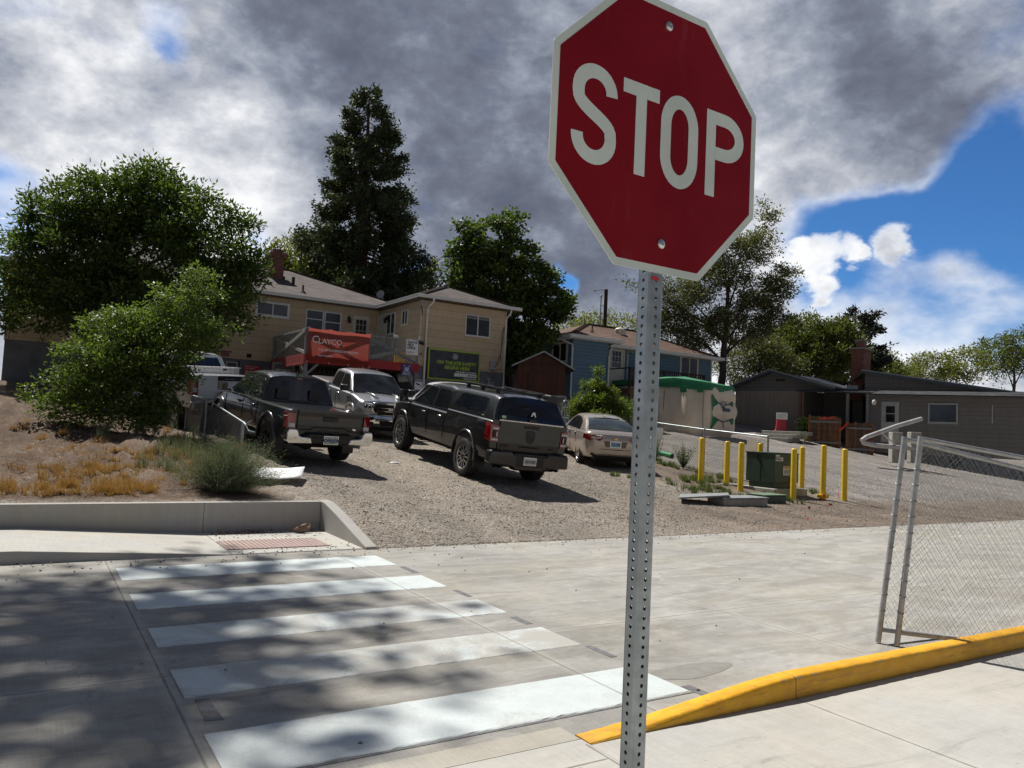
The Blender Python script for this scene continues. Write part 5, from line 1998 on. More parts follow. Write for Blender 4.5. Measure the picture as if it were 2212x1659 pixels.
# ---- covered camper --------------------------------------------------------------------------
ro = at(1530, 941, 39.0)
rv = thing('covered_camper', 'camper trailer under a beige cover with a green top', 'camper', (ro.x, ro.y, ro.z - .05), ca)
L_, W_, H_ = 6.6, 2.35, 2.56
P = []
for i in range(34):
    s_ = i / 33
    if s_ < .72:
        x, y, nx, ny = -L_ + L_ * s_ / .72, 0, 0, -1
    else:
        x, y, nx, ny = 0, W_ * (s_ - .72) / .28, 1, 0
    row = []
    for j in range(15):
        t = j / 14
        bul = .07 * math.sin(s_ * 33 + t * 2) + .05 * math.sin(s_ * 61 + t * 5) + .16 * math.sin(PI * t)
        if s_ > .74:
            bul += .14 * abs(math.sin(PI * t * 3)) - .05
        row.append((x + nx * bul, y + ny * bul, .02 + (H_ + .05) * t))
    P.append(row)
b = MB()
b.grid(P)
b.add([(-L_, 0.03, 0), (-L_, W_, 0), (-L_, W_, H_ + .1), (-L_, 0.03, H_ + .1)], [(3, 2, 1, 0)])
b.add([(-L_, W_ - .02, 0), (0, W_ - .02, 0), (0, W_ - .02, H_ + .1), (-L_, W_ - .02, H_ + .1)], [(3, 2, 1, 0)])
b.build('beige_cover', MT['tarp'], rv, smooth=60)
P = []
outl = [(-L_ - .05, -.08), (-3.9, -.10), (-2.0, -.12), (-.9, -.10), (0.05, -.08), (.14, .5), (.10, 1.3), (.10, W_ + .06), (-3, W_ + .1), (-L_ - .05, W_ + .06)]
skirt = [H_ + .02, H_ + .0, H_ - .06, H_ - .16, H_ - .20, H_ - .22, H_ - .20, H_ - .16, H_, H_]
topz = [H_ + .34, H_ + .42, H_ + .50, H_ + .36, H_ + .22, H_ + .18, H_ + .16, H_ + .18, H_ + .36, H_ + .36]
rings = []
for k_, fz in enumerate((0.0, .5, .92, 1.0)):
    rr = []
    for (x, y), s_, t_ in zip(outl, skirt, topz):
        sc_ = 1.0 if fz < .9 else (.985 if fz < 1 else .93)
        cx_, cy_ = -L_ / 2, W_ / 2
        rr.append((cx_ + (x - cx_) * sc_, cy_ + (y - cy_) * sc_, s_ + (t_ - s_) * fz + (.02 * math.sin(x * 9 + y * 7) if fz == 0 else 0)))
    rings.append(rr)
b = MB()
k_ = len(outl)
vs = [p for r__ in rings for p in r__] + [(-L_ / 2, W_ / 2, H_ + .62), (-2.2, W_ / 2, H_ + .62)]
fs_ = []
for r__ in range(3):
    for i in range(k_):
        j = (i + 1) % k_
        fs_.append((r__ * k_ + i, r__ * k_ + j, (r__ + 1) * k_ + j, (r__ + 1) * k_ + i))
for i in range(k_):
    j = (i + 1) % k_
    c_ = 4 * k_ + (1 if outl[i][0] > -3.0 and outl[j][0] > -3.5 else 0)
    fs_.append((3 * k_ + i, 3 * k_ + j, c_))
b.add(vs, fs_)
b.build('green_top', MT['tarpg'], rv, smooth=50)
for x, w_ in ((-4.0, .45), (-1.6, .35), (-.6, .3)):
    b = MB()
    b.box(x, x + w_, -.20, -.13, H_ - .32, H_ - .02)
    b.build('green_flap', MT['tarpg'], rv)
for z0, z1 in ((1.35, 2.15), (.5, 1.2)):
    for y0, y1 in ((.02, .55), (W_ - .55, W_ - .02)):
        b = MB()
        ym = y1 if y0 < 1 else y0
        ye = y0 if y0 < 1 else y1
        b.add([(.16, ye, z1), (.16, ye, z0 - .1), (.22, ym, (z0 + z1) / 2), (.10, ye, z1), (.10, ye, z0 - .1), (.16, ym, (z0 + z1) / 2)], [(0, 1, 2), (5, 4, 3), (0, 2, 5, 3), (1, 4, 5, 2)])
        b.build('green_gusset', MT['tarpg'], rv)
    b = MB()
    b.tube([(.20, .3, z0 + .45), (.25, .9, z0 + .30), (.25, 1.3, z0 + .32), (.22, 2.0, z0 + .46)], .028, 6)
    b.tube([(.26, 1.0, z0 + .30), (.26, 1.0, z0 - .02)], .022, 6)
    b.build('strap', MT['black'], rv)
text_obj('logo_lettering', 'Dikaun', .34, MT['inkblue'], rv, (.27, .72, 1.34), (0, 1, 0), (0, 0, 1), .004, .008)
b = MB()
b.tube([(.275, .95 + .28 * math.cos(a), 1.66 + .17 * math.sin(a)) for a in [PI * i / 12 for i in range(1, 12)]], .022, 6)
b.build('logo_arc', MT['inkblue'], rv)
b = MB()
for s_ in (-4.6, -2.6, -.25):
    b.piece()
    b.tube([(s_, -.10, .05), (s_ - .02, -.16, 1.2), (s_, -.13, H_ - .2)], .018, 5)
b.build('cover_seam', MT['greypost'], rv)

# ------------------------------------------------------------------ vehicles (x forward, y left, z up, origin between the wheels on the ground)
def lerp(a, b, t):
    return a + (b - a) * t


def interp(tab, x):
    """tab: list of (x, value...) sorted by rising x"""
    if x <= tab[0][0]:
        return tab[0][1:]
    for p, q in zip(tab, tab[1:]):
        if x <= q[0]:
            t = (x - p[0]) / (q[0] - p[0])
            return tuple(lerp(a, b, t) for a, b in zip(p[1:], q[1:]))
    return tab[-1][1:]


def body_loft(stations, name, m, parent, waist=0.62, tuck=0.05, edge=0.05, crown=0.03, nsub=3):
    """stations: (x, half width, z bottom, z top, crown scale); closed solid"""
    st = sorted(stations)
    xs = []
    for p, q in zip(st, st[1:]):
        for i in range(nsub):
            xs.append(lerp(p[0], q[0], i / nsub))
    xs.append(st[-1][0])
    rings = []
    for x in xs:
        w, zb, zt, ck = interp(st, x)
        h = zt - zb
        e = min(edge, h * .3)
        half = [(0, zb), (w * .55, zb), (w - tuck - .05, zb), (w - tuck, zb + .04), (w - tuck * .35, zb + h * .22), (w, zb + h * .48), (w * .998, zb + h * waist),
                (w - .006, zb + h * .80), (w - .014, zt - e * 1.3), (w - .022, zt - e * .55), (w - .022 - e * .45, zt - e * .12), (w - .022 - e * 1.1, zt), (w * .5, zt + crown * ck * .75), (0, zt + crown * ck)]
        ring = half + [(-p[0], p[1]) for p in half[-2:0:-1]]
        rings.append([(x, p[0], p[1]) for p in ring])
    b = MB()
    n_ = len(rings[0])
    vs = [p for r_ in rings for p in r_]
    f = []
    for i in range(len(rings) - 1):
        for k in range(n_):
            k2 = (k + 1) % n_
            f.append((i * n_ + k, (i + 1) * n_ + k, (i + 1) * n_ + k2, i * n_ + k2))
    f.append(tuple(range(n_)))
    f.append(tuple((len(rings) - 1) * n_ + k for k in range(n_ - 1, -1, -1)))
    b.add(vs, f)
    o = b.build(name, m, parent, smooth=38)
    bm = bmesh.new()
    bm.from_mesh(o.data)
    bmesh.ops.recalc_face_normals(bm, faces=bm.faces)
    bm.to_mesh(o.data)
    bm.free()
    return o


def cutter_cyl(x, y0, y1, z, r, m, n=40):
    b = MB()
    b.prism([(x + r * math.cos(2 * PI * i / n), z + r * math.sin(2 * PI * i / n)) for i in range(n)], y0, y1, M=Matrix(((1, 0, 0, 0), (0, 0, 1, 0), (0, 1, 0, 0), (0, 0, 0, 1))))
    o = b.build('cutter', m)
    bm = bmesh.new()
    bm.from_mesh(o.data)
    bmesh.ops.recalc_face_normals(bm, faces=bm.faces)
    bm.to_mesh(o.data)
    bm.free()
    return o


def cutter_box(x0, x1, y0, y1, z0, z1, m):
    b = MB()
    b.box(x0, x1, y0, y1, z0, z1)
    return b.build('cutter', m)


class Green:
    """greenhouse: profile of the roof line over x, leaning sides"""

    def __init__(s, prof, zbelt, wb, wr, ztop, rc=0.09, crown=0.035):
        s.prof, s.zb, s.wb, s.wr, s.zt, s.rc, s.cr = prof, zbelt, wb, wr, ztop, rc, crown

    def z(s, x):
        return interp(s.prof, x)[0]

    def belt(s, x):
        return s.zb(x) if callable(s.zb) else s.zb

    def side(s, x, z):
        t = (z - s.belt(x)) / (s.zt - s.belt(x))
        return lerp(s.wb, s.wr, t)

    def ring(s, x):
        zr, zb = s.z(x), s.belt(x)
        h = max(zr - zb, 0.002)
        rc = min(s.rc, h * .35)
        k = min(1, h / .3)
        ws = s.side(x, zr - rc)
        wt = s.side(x, zr)
        half = [(s.wb + .001, zb - .03), (s.wb, zb), (lerp(s.wb, ws, .5), lerp(zb, zr - rc, .5)), (ws, zr - rc), (lerp(ws, wt, .55) - rc * .12, zr - rc * .45), (wt - rc * .40, zr - rc * .14),
                (wt - rc * 1.0, zr), (wt * .6, zr + s.cr * k * .65), (wt * .3, zr + s.cr * k * .92), (0, zr + s.cr * k)]
        return [(x, p[0], p[1]) for p in half] + [(x, -p[0], p[1]) for p in half[-2::-1]]

    def build(s, name, m, parent, nsub=4):
        xs = []
        for p, q in zip(s.prof, s.prof[1:]):
            for i in range(nsub):
                xs.append(lerp(p[0], q[0], i / nsub))
        xs.append(s.prof[-1][0])
        b = MB()
        rings = [s.ring(x) for x in xs]
        b.grid(rings, flip=False)
        n_ = len(rings[0])
        b.add(rings[0], [tuple(range(n_))])
        b.add(rings[-1], [tuple(range(n_ - 1, -1, -1))])
        return b.build(name, m, parent, smooth=40)

    def side_pane(s, name, poly, sgn, m, parent, off=.006, rnd=.05, thick=.004):
        """window in a side, given as (x, z) corners, corners rounded"""
        pts = round_poly(poly, rnd)
        b = MB()
        out = [(x, sgn * (s.side(x, z) + off), z) for x, z in pts]
        inn = [(x, sgn * (s.side(x, z) - .01), z) for x, z in pts]
        k = len(pts)
        b.add(out + inn, [tuple(range(k)) if sgn > 0 else tuple(range(k - 1, -1, -1))] + [((i, i + k, (i + 1) % k + k, (i + 1) % k) if sgn > 0 else (i, (i + 1) % k, (i + 1) % k + k, i + k)) for i in range(k)])
        return b.build(name, m, parent)

    def end_pane(s, name, x_lo, x_hi, m, parent, inset=.07, off=.008, z_in=(.04, .05), rows=7, cols=11, flat_top=None):
        """windscreen or rear window lying on the sloping end between x_lo (belt) and x_hi (roof)"""
        P = []
        sg = 1 if x_lo > x_hi else -1
        for i in range(rows):
            t = i / (rows - 1)
            x = lerp(x_lo, x_hi, z_in[0] + (1 - z_in[0] - z_in[1]) * t)
            zr = s.z(x)
            zb = s.belt(x)
            rc = min(s.rc, max(zr - zb, .002) * .35)
            hw = s.side(x, zr) - inset
            row = []
            for j in range(cols):
                y = hw * (2 * j / (cols - 1) - 1)
                kk = min(1, (zr - zb) / .3)
                row.append((x + sg * off, y, zr + s.cr * kk * (1 - (y / (hw + inset)) ** 2) + off * .9))
            P.append(row)
        b = MB()
        b.grid(P, flip=(sg > 0))
        return b.build(name, m, parent, smooth=180)


def round_poly(poly, r, seg=4):
    out = []
    k = len(poly)
    for i in range(k):
        p0, p, p1 = Vector(poly[i - 1]), Vector(poly[i]), Vector(poly[(i + 1) % k])
        a, c = (p0 - p), (p1 - p)
        ra = min(r, a.length * .4, c.length * .4)
        A, Cc = p + a.normalized() * ra, p + c.normalized() * ra
        for j in range(seg + 1):
            t = j / seg
            q = A * (1 - t) ** 2 + p * 2 * t * (1 - t) + Cc * t * t
            out.append((q.x, q.y))
    return out


def wheel(parent, x, y, r, w, rim_r, style, sgn):
    """tyre and rim are sub-parts of the wheel; the outer face looks along sgn * y"""
    root = bpy.data.objects.new('wheel', None)
    C.objects.link(root)
    root.parent = parent
    root.location = (x, y, r)
    root.empty_display_size = .1
    R = Matrix.Rotation(rad(-90 * sgn), 4, 'X')   # lathe z axis -> sgn * y
    h = w / 2
    b = MB()
    prof = [(rim_r, -h * .8), (rim_r + .02, -h * .95), (r * .86, -h), (r * .95, -h * .93), (r - .004, -h * .72), (r, -h * .3), (r, h * .3), (r - .004, h * .72), (r * .95, h * .93), (r * .86, h), (rim_r + .02, h * .95), (rim_r, h * .8)]
    b.lathe(prof, 40, M=R)
    nb = 34
    for i in range(nb):      # tread lugs
        a = 2 * PI * i / nb
        for zc, wd in ((-h * .62, h * .5), (0, h * .42), (h * .62, h * .5)):
            aa = a + (.05 if zc == 0 else 0)
            Mx = R @ Matrix.Rotation(aa, 4, 'Z') @ Matrix.Translation((r - .006, 0, zc))
            b.box(0, .014, -.021, .021, -wd / 2, wd / 2, M=Mx)
    b.build('tyre', MT['rubber'], root, smooth=35)
    b = MB()
    # barrel and backing
    b.lathe([(rim_r, -h * .8), (rim_r - .02, -h * .7), (rim_r - .03, h * .35), (.07, h * .30), (.0001, h * .30)], 32, mi=0, M=R)
    lipm = 1 if style in ('split', 'chrome', 'ten') else 0
    b.lathe([(rim_r + .004, h * .78), (rim_r + .006, h * .86), (rim_r - .012, h * .86), (rim_r - .022, h * .70)], 36, mi=lipm, M=R)
    n_ = {'split': 6, 'chrome': 5, 'dark': 6, 'ten': 10}[style]
    zf = h * .80
    for i in range(n_):
        Ma = R @ Matrix.Rotation(2 * PI * i / n_ + .3, 4, 'Z')
        if style == 'split':
            rr = rim_r
            for s_ in (1, -1):
                for (c0, c1, mm, dz) in ((.0, .034, 0, 0), (.016, .036, 1, .004)):
                    pts = [(rr * .24, s_ * c0 * .55), (rr * .48, s_ * (.004 + c0 * .6)), (rr * .97, s_ * (.085 - .034 + c0)), (rr * .97, s_ * (.085 - .034 + c1 + .006)), (rr * .52, s_ * (c1 + .006)), (rr * .24, s_ * c1 * .9)]
                    if s_ < 0:
                        pts = pts[::-1]
                    b.prism(pts, h * .35, zf + dz, mi=mm, M=Ma)
        elif style == 'chrome':
            b.prism([(.05, -.045), (rim_r * .97, -.075), (rim_r * .97, -.018), (rim_r * .5, -.012), (.1, 0)], h * .4, zf, mi=1, M=Ma)
            b.prism([(.1, 0), (rim_r * .5, .012), (rim_r * .97, .018), (rim_r * .97, .075), (.05, .045)], h * .4, zf, mi=1, M=Ma)
        else:
            b.prism([(.05, -.03), (rim_r * .97, -.04), (rim_r * .97, .04), (.05, .03)], h * .4, zf, mi=lipm, M=Ma)
    b.lathe([(.085, h * .5), (.085, zf), (.05, zf + .012), (.0001, zf + .014)], 18, mi=0, M=R)
    for i in range(6):
        a = 2 * PI * i / 6
        b.lathe([(.013, zf), (.013, zf + .016), (.0001, zf + .018)], 6, mi=1, M=R @ Matrix.Translation((.06 * math.cos(a), .06 * math.sin(a), 0)))
    b.build('rim', [MT['rim_dark'], MT['rim_cut'] if style != 'chrome' else MT['chrome']], root, smooth=35)
    return root


def arch_trim(parent, x, y, sgn, r, zc, m, wdt=.05, out=.035, a0=-8, a1=188, name='wheel_arch_trim'):
    P = []
    for i in range(25):
        a = rad(lerp(a0, a1, i / 24))
        ca_, sa_ = math.cos(a), math.sin(a)
        P.append([(x + rr * ca_, sgn * (y + oo), zc + rr * sa_) for rr, oo in ((r - .012, -.06), (r - .012, out), (r + wdt * .5, out + .006), (r + wdt, out - .012), (r + wdt + .006, -.012))])
    b = MB()
    b.grid(P, flip=(sgn > 0))
    return b.build(name, m, parent, smooth=60)


def mirror(parent, x, y, z, sgn, m, sx=.13, sy=.22, sz=.22, name='side_mirror'):
    b = MB()
    ang = Matrix.Translation((x, sgn * y, z)) @ Matrix.Rotation(rad(8 * -sgn), 4, 'Z')
    b.add([(-sx * .5, -sy / 2, -sz / 2), (-sx * .5, sy / 2, -sz / 2), (-sx * .5, sy / 2, sz / 2), (-sx * .5, -sy / 2, sz / 2), (sx * .5, -sy * .36, -sz * .36), (sx * .5, sy * .36, -sz * .36), (sx * .5, sy * .36, sz * .36), (sx * .5, -sy * .36, sz * .36)],
          [(0, 3, 2, 1), (4, 5, 6, 7), (0, 1, 5, 4), (1, 2, 6, 5), (2, 3, 7, 6), (3, 0, 4, 7)], M=ang)
    b.beam((x, sgn * (y - sy * .4), z - sz * .3), (x + .02, sgn * (y - sy * .5 - .14), z - sz * .42), .07, .05)
    o = b.build(name, m, parent, bevel=.025, smooth=50)
    g = MB()
    g.add([(-sx * .5 - .004, -sy * .42, -sz * .42), (-sx * .5 - .004, sy * .42, -sz * .42), (-sx * .5 - .004, sy * .42, sz * .42), (-sx * .5 - .004, -sy * .42, sz * .42)], [(0, 3, 2, 1)], M=ang)
    g.build('mirror_glass', MT['carglass'], o)
    return o


def handle(parent, x, y, z, sgn, m):
    b = MB()
    b.box(x - .09, x + .09, sgn * y - .004, sgn * y + .004, z - .035, z + .03, mi=1)
    b.tube([(x - .10, sgn * (y + .012), z + .01), (x - .07, sgn * (y + .035), z + .015), (x + .07, sgn * (y + .035), z + .015), (x + .10, sgn * (y + .012), z + .01)], .017, 8, mi=0)
    return b.build('door_handle', [m, MT['black']], parent, smooth=50)


def seam(parent, pts, r=.006, name='door_seam'):
    b = MB()
    b.tube(pts, r, 4)
    return b.build(name, MT['void'], parent)


def plate(parent, x, z, text, face, ink, sub=None, face2=None, y=0.0, w=.305, h=.152):
    """licence plate that faces backward"""
    b = MB()
    b.box(x - .006, x + .004, y - w / 2, y + w / 2, z - h / 2, z + h / 2)
    o = b.build('licence_plate', face, parent, bevel=.01)
    b = MB()
    b.box(x + .002, x + .008, y - w / 2 - .012, y + w / 2 + .012, z - h / 2 - .012, z + h / 2 + .012)
    b.build('plate_frame', MT['chrome'], o)
    text_obj('plate_number', text, .094, ink, o, (x - .007, y, z - .036), (0, -1, 0), (0, 0, 1), .001, .003, 'CENTER', .80)
    return o


def vehicle(name, label, cat, key):
    o = thing(name, label, cat)
    o.matrix_world = pose_matrix(CAR_POSE[key])
    return o


def rear_panel_text(o, txt, size, m, x, y, z, bold=.004, width=1.0, spacing=1.0, align='CENTER'):
    return text_obj('lettering', txt, size, m, o, (x, y, z), (0, -1, 0), (0, 0, 1), .004, bold, align, width, spacing)


def pickup(root, paint, P):
    """body, bed, cab, glass, wheels and the fittings common to the pickups"""
    w, wb2 = P['w'], P['wb2']
    xr, xf = P['xr'], P['xf']
    rail, belt, hf, hc = P['rail'], P['belt'], P['hood_front'], P['hood_cowl']
    zb = P['zb']
    xc, xw = P['cab_back'], P['cowl']
    st = [(xr, w - .03, zb + .06, rail, .2), (xr + .10, w, zb + .02, rail, .2), (xc - .02, w, zb, rail, .2), (xc + .02, w, zb, belt, .2), (xw - .3, w, zb, belt, .4), (xw, w - .005, zb, hc, .9),
          (xw + .45, w - .01, zb, lerp(hc, hf, .25), 1.2), (xf - .35, w - .03, zb - .02, hf, 1.3), (xf - .12, w - .09, zb - .02, hf - .035, 1.0), (xf, w - .17, zb, hf - .16, .7)]
    body = body_loft(st, 'body', paint, root, edge=P.get('edge', .07), crown=.04)
    cs = []
    ra = P['arch_r']
    for x in (wb2, -wb2):
        for s_ in (1, -1):
            cs.append(cutter_cyl(x, s_ * (w - .34), s_ * (w + .3), P['tyre_r'] + P.get('arch_up', .05), ra, MT['void']) if s_ > 0 else cutter_cyl(x, s_ * (w + .3), s_ * (w - .34), P['tyre_r'] + P.get('arch_up', .05), ra, MT['void']))
    if not P.get('cap'):
        cs.append(cutter_box(xr + .10, xc - .05, -(w - .10), w - .10, rail - .52, rail + .3, MT['black']))
    cut(body, cs)
    body.data.polygons.foreach_set('use_smooth', [True] * len(body.data.polygons))
    body.data.set_sharp_from_angle(angle=rad(36))
    # cab
    zt = P['zt']
    g = Green([(xc, belt + .001), (xc + P.get('rear_lean', .14), zt - .05), (xc + .45, zt), (P['roof_front'] - .35, zt - .005), (P['roof_front'], zt - .06), (P['ws_base'], belt + .001)], belt, P['wbelt'], P['wroof'], zt, rc=.10, crown=.045)
    g.build('cab', paint, root)
    rf, wsb = P['roof_front'], P['ws_base']
    ztop = zt - .13
    sl = (wsb - rf) / (zt - .06 - belt)        # windscreen slope, x per z
    xa = lambda z: wsb - sl * (z - belt)
    zl = belt + .045
    pm = P['pillar']
    for s_ in (1, -1):
        for poly, nm in (([(pm + .05, zl), (xa(zl) - .20, zl), (xa(ztop) - .13, ztop), (pm + .05, ztop)], 'front_side_window'),
                         ([(xc + .16, zl + .03), (pm - .05, zl), (pm - .05, ztop), (xc + .30, ztop), (xc + .20, ztop - .18)], 'rear_side_window')):
            tr = (sum(p[0] for p in poly) / len(poly), sum(p[1] for p in poly) / len(poly))
            big = [(tr[0] + (p[0] - tr[0]) * 1.06, tr[1] + (p[1] - tr[1]) * 1.10) for p in poly]
            seal_ = g.side_pane(nm, big, s_, MT['black'], root, off=.003, rnd=.07)
            g.side_pane('pane', poly, s_, P.get('glass', MT['carglass']), seal_, off=.008, rnd=.06)
            if P.get('bright_sill'):
                b = MB()
                b.tube([(poly[0][0] - .03, s_ * (g.side(0, zl) + .012), zl - .035), (poly[1][0], s_ * (g.side(0, zl) + .012), zl - .035)], .009, 6)
                b.build('window_strip', MT['chrome'], seal_)
        yb = w + .004
        for x in (pm, xc + .06):
            seam(root, [(x, s_ * (yb - .014), belt - .04), (x - .005, s_ * yb, belt - .3), (x, s_ * (yb - .006), zb + .16)])
        seam(root, [(xa(belt) - .12, s_ * (yb - .012), belt - .05), (xa(belt) - .10, s_ * yb, belt - .3), (xa(belt) - .14, s_ * (yb - .01), zb + .14)])
        handle(root, pm + .22, w - .004, belt - P.get('handle_drop', .14), s_, P.get('handle_mat', paint))
        handle(root, xc + .30, w - .004, belt - P.get('handle_drop', .14), s_, P.get('handle_mat', paint))
        mirror(root, xa(belt) - .10, w + P.get('mirror_out', .11), belt + P.get('mirror_up', .10), s_, P.get('mirror_mat', paint), sz=P.get('mirror_h', .20), sy=P.get('mirror_w', .24))
    g.end_pane('windshield', wsb, rf, P.get('ws_glass', MT['carglass']), root, inset=.06, z_in=(.03, .05))
    # rear window: nearly upright, set on the cab back
    zr0, zr1 = max(belt, rail) + .06 if P.get('cap') else belt + .05, zt - .12
    lean = P.get('rear_lean', .14)
    P_ = []
    for i in range(5):
        t = i / 4
        z = lerp(zr0, zr1, t)
        x = xc + lean * (z - belt) / (zt - .05 - belt) - .008
        hw = g.side(x, z) - .14
        P_.append([(x - .02 * (1 - (j / 4 - 1) ** 2), hw * (j / 4 - 1), z) for j in range(9)])
    b = MB()
    b.grid(P_, flip=False)
    rwn = b.build('rear_window', P.get('glass', MT['carglass']), root, smooth=180)
    if not P.get('cap'):
        b = MB()
        for yy in (-.27, .27):
            b.box(P_[0][4][0] - .006, P_[0][4][0] + .004, yy - .012, yy + .012, zr0 + .01, zr0 + .02)
        z2 = zt - .055
        b.box(xc + lean - .03, xc + lean + .05, -.17, .17, z2 - .025, z2 + .02)
        b.build('brake_light_housing', MT['chrome'] if P.get('chrome_brake') else MT['black'], root, bevel=.01)
        b = MB()
        b.box(xc + lean - .036, xc + lean, -.06, .06, z2 - .014, z2 + .010)
        b.build('high_brake_light', MT['redglass'], root)
    for x in (wb2, -wb2):
        for s_ in (1, -1):
            wheel(root, x, s_ * (P['track'] - P['tyre_w'] / 2), P['tyre_r'], P['tyre_w'], P['rim_r'], P['rim_style'], s_)
            if P.get('flare'):
                arch_trim(root, x, w, s_, ra + .002, P['tyre_r'] + P.get('arch_up', .05), P['flare'], P.get('flare_w', .06), P.get('flare_out', .035))
    # underside
    b = MB()
    b.box(xr + .5, xf - .5, -.42, .42, .34, zb + .05)
    b.box(-wb2 - .06, -wb2 + .06, -P['track'] + .2, P['track'] - .2, P['tyre_r'] - .06, P['tyre_r'] + .06)
    b.lathe([(.001, -.17), (.12, -.12), (.17, 0), (.12, .12), (.001, .17)], 14, M=Matrix.Translation((-wb2, 0, P['tyre_r'] - .02)))
    b.box(wb2 - .05, wb2 + .05, -P['track'] + .2, P['track'] - .2, P['tyre_r'] - .06, P['tyre_r'] + .04)
    b.build('chassis', MT['void'], root)
    # tailgate
    th = P['tail_h']
    tw = P['tail_w']
    b = MB()
    zt0 = rail - th
    tg = [[(xr - .012 - P.get('tg_bulge', .012) * math.sin(PI * (j / 10)) - (.016 if j >= 9 else 0), y * tw, zt0 + th * (j / 10)) for j in range(11)] for y in (-1, -.96, -.5, 0, .5, .96, 1)]
    b.grid(tg, flip=True)
    b.box(xr - .014, xr + .04, -tw, tw, rail - .03, rail + .006)
    tgo = b.build('tailgate', paint, root, smooth=35)
    b = MB()
    for s_ in (1, -1):
        b.box(xr - .006, xr + .01, s_ * (tw + .006) - .008, s_ * (tw + .006) + .008, zt0, rail + .005)
    b.box(xr - .004, xr + .01, -tw, tw, zt0 - .018, zt0)
    b.build('tailgate_seam', MT['void'], tgo)
    return body, g, tgo


# ---- dark grey midsize pickup -----------------------------------------------------------------
t1 = vehicle('dark_pickup', 'dark grey open-bed pickup with chrome bumper corners, parked beside the chain-link fence', 'pickup truck', 'tacoma')
PT = dict(w=.93, wb2=1.6175, xr=-2.70, xf=2.52, rail=1.17, belt=1.17, hood_front=1.06, hood_cowl=1.17, zb=.50, cab_back=-.98, cowl=1.22, arch_r=.47, tyre_r=.385, tyre_w=.26, track=.93, rim_r=.225, rim_style='dark',
          zt=1.76, roof_front=.62, ws_base=1.30, wbelt=.84, wroof=.66, pillar=-.02, tail_h=.52, tail_w=.71, arch_up=.07, flare=MT['paint_tac'], flare_w=.075, flare_out=.028, bright_sill=True, handle_mat=MT['paint_tac'], mirror_mat=MT['black'])
body, g, tg = pickup(t1, MT['paint_tac'], PT)
b = MB()
b.prism([(-.50, .13), (-.43, .135), (-.36, .19), (.36, .19), (.43, .135), (.50, .13), (.66, .13), (.66, .115), (.50, .112), (.42, .115), (.35, .17), (-.35, .17), (-.42, .115), (-.50, .112), (-.66, .112), (-.66, .13)], 0, .006, M=Matrix(((0, 0, -1, -2.722), (-1, 0, 0, 0), (0, 1, 0, .65), (0, 0, 0, 1))))
b.build('tailgate_crease', MT['void'], tg)
rear_panel_text(tg, 'TACOMA', .085, MT['rim_dark'], -2.735, 0, .685, .005, 1.25, 1.25)
text_obj('lettering', 'V6', .05, MT['chrome'], tg, (-2.735, -.55, .80), (0, -1, 0), (0, 0, 1), .004, .003, 'CENTER', 1.3)
b = MB()
b.box(-2.742, -2.70, -.17, .17, .955, 1.055)
b.build('tailgate_handle', MT['black'], tg, bevel=.012)
b = MB()
b.lathe([(.009, 0), (.0001, .004)], 8, M=Matrix.Translation((-2.744, -.11, .985)) @ Matrix.Rotation(rad(-90), 4, 'Y'))
b.build('lock', MT['chrome'], tg)
for s_ in (1, -1):
    b = MB()
    b.add([(-2.735, s_ * .765, 1.10), (-2.735, s_ * .765, .78), (-2.715, s_ * .915, .78), (-2.69, s_ * .925, 1.11), (-2.55, s_ * .942, .80), (-2.53, s_ * .944, 1.10), (-2.60, s_ * .73, 1.12), (-2.60, s_ * .73, .77)],
          [(0, 3, 2, 1), (3, 5, 4, 2), (0, 6, 5, 3), (1, 2, 4, 7)] if s_ > 0 else [(0, 1, 2, 3), (3, 2, 4, 5), (0, 3, 5, 6), (1, 7, 4, 2)])
    tl = b.build('taillight', MT['redglass'], t1, bevel=.01)
    b = MB()
    b.box(-2.744, -2.70, s_ * .83 - .065, s_ * .83 + .065, .80, .89)
    b.build('reversing_lens', MT['whiteglass'], tl, bevel=.01)
    b = MB()
    pl_ = [(.40, .50), (.90, .49), (.955, .56), (.955, .72), (.93, .785), (.77, .785), (.72, .74), (.70, .66), (.66, .635), (.44, .62)]
    pl_ = [(s_ * p[0], p[1]) for p in pl_]
    b.prism(round_poly(pl_ if s_ < 0 else pl_[::-1], .03), 0, .20, M=Matrix(((0, 0, -1, -2.66), (1, 0, 0, 0), (0, 1, 0, 0), (0, 0, 0, 1))))
    b.build('bumper_corner', MT['chrome'], t1, bevel=.03, smooth=50)
b = MB()
b.box(-2.84, -2.64, -.56, .56, .50, .66)
b.box(-2.85, -2.74, -.50, .50, .63, .70)
b.build('rear_bumper', MT['black'], t1, bevel=.02)
plate(t1, -2.862, .585, 'CWR3594', MT['plate_az'], MT['inkblue'])
b = MB()
b.tube([(-2.1, -.52, .43), (-2.45, -.55, .44), (-2.72, -.74, .45)], .035, 10)
b.build('exhaust_pipe', MT['galv_dull'], t1, smooth=60)
for s_ in (1, -1):
    b = MB()
    b.box(-2.06, -2.03, s_ * .80 - .13, s_ * .80 + .13, .22, .62)
    b.build('mud_flap', MT['black'], t1)
    b = MB()
    b.box(-2.3 + .7, -.2, s_ * .80 - .05, s_ * .80 + .05, .44, .50)
    b.build('rocker', MT['void'], t1)
b = MB()
b.add([(-.60, 0, 1.80), (-.74, -.035, 1.79), (-.74, .035, 1.79), (-.735, 0, 1.87)], [(0, 2, 3), (0, 3, 1), (1, 3, 2)])
b.build('roof_antenna', MT['black'], t1)
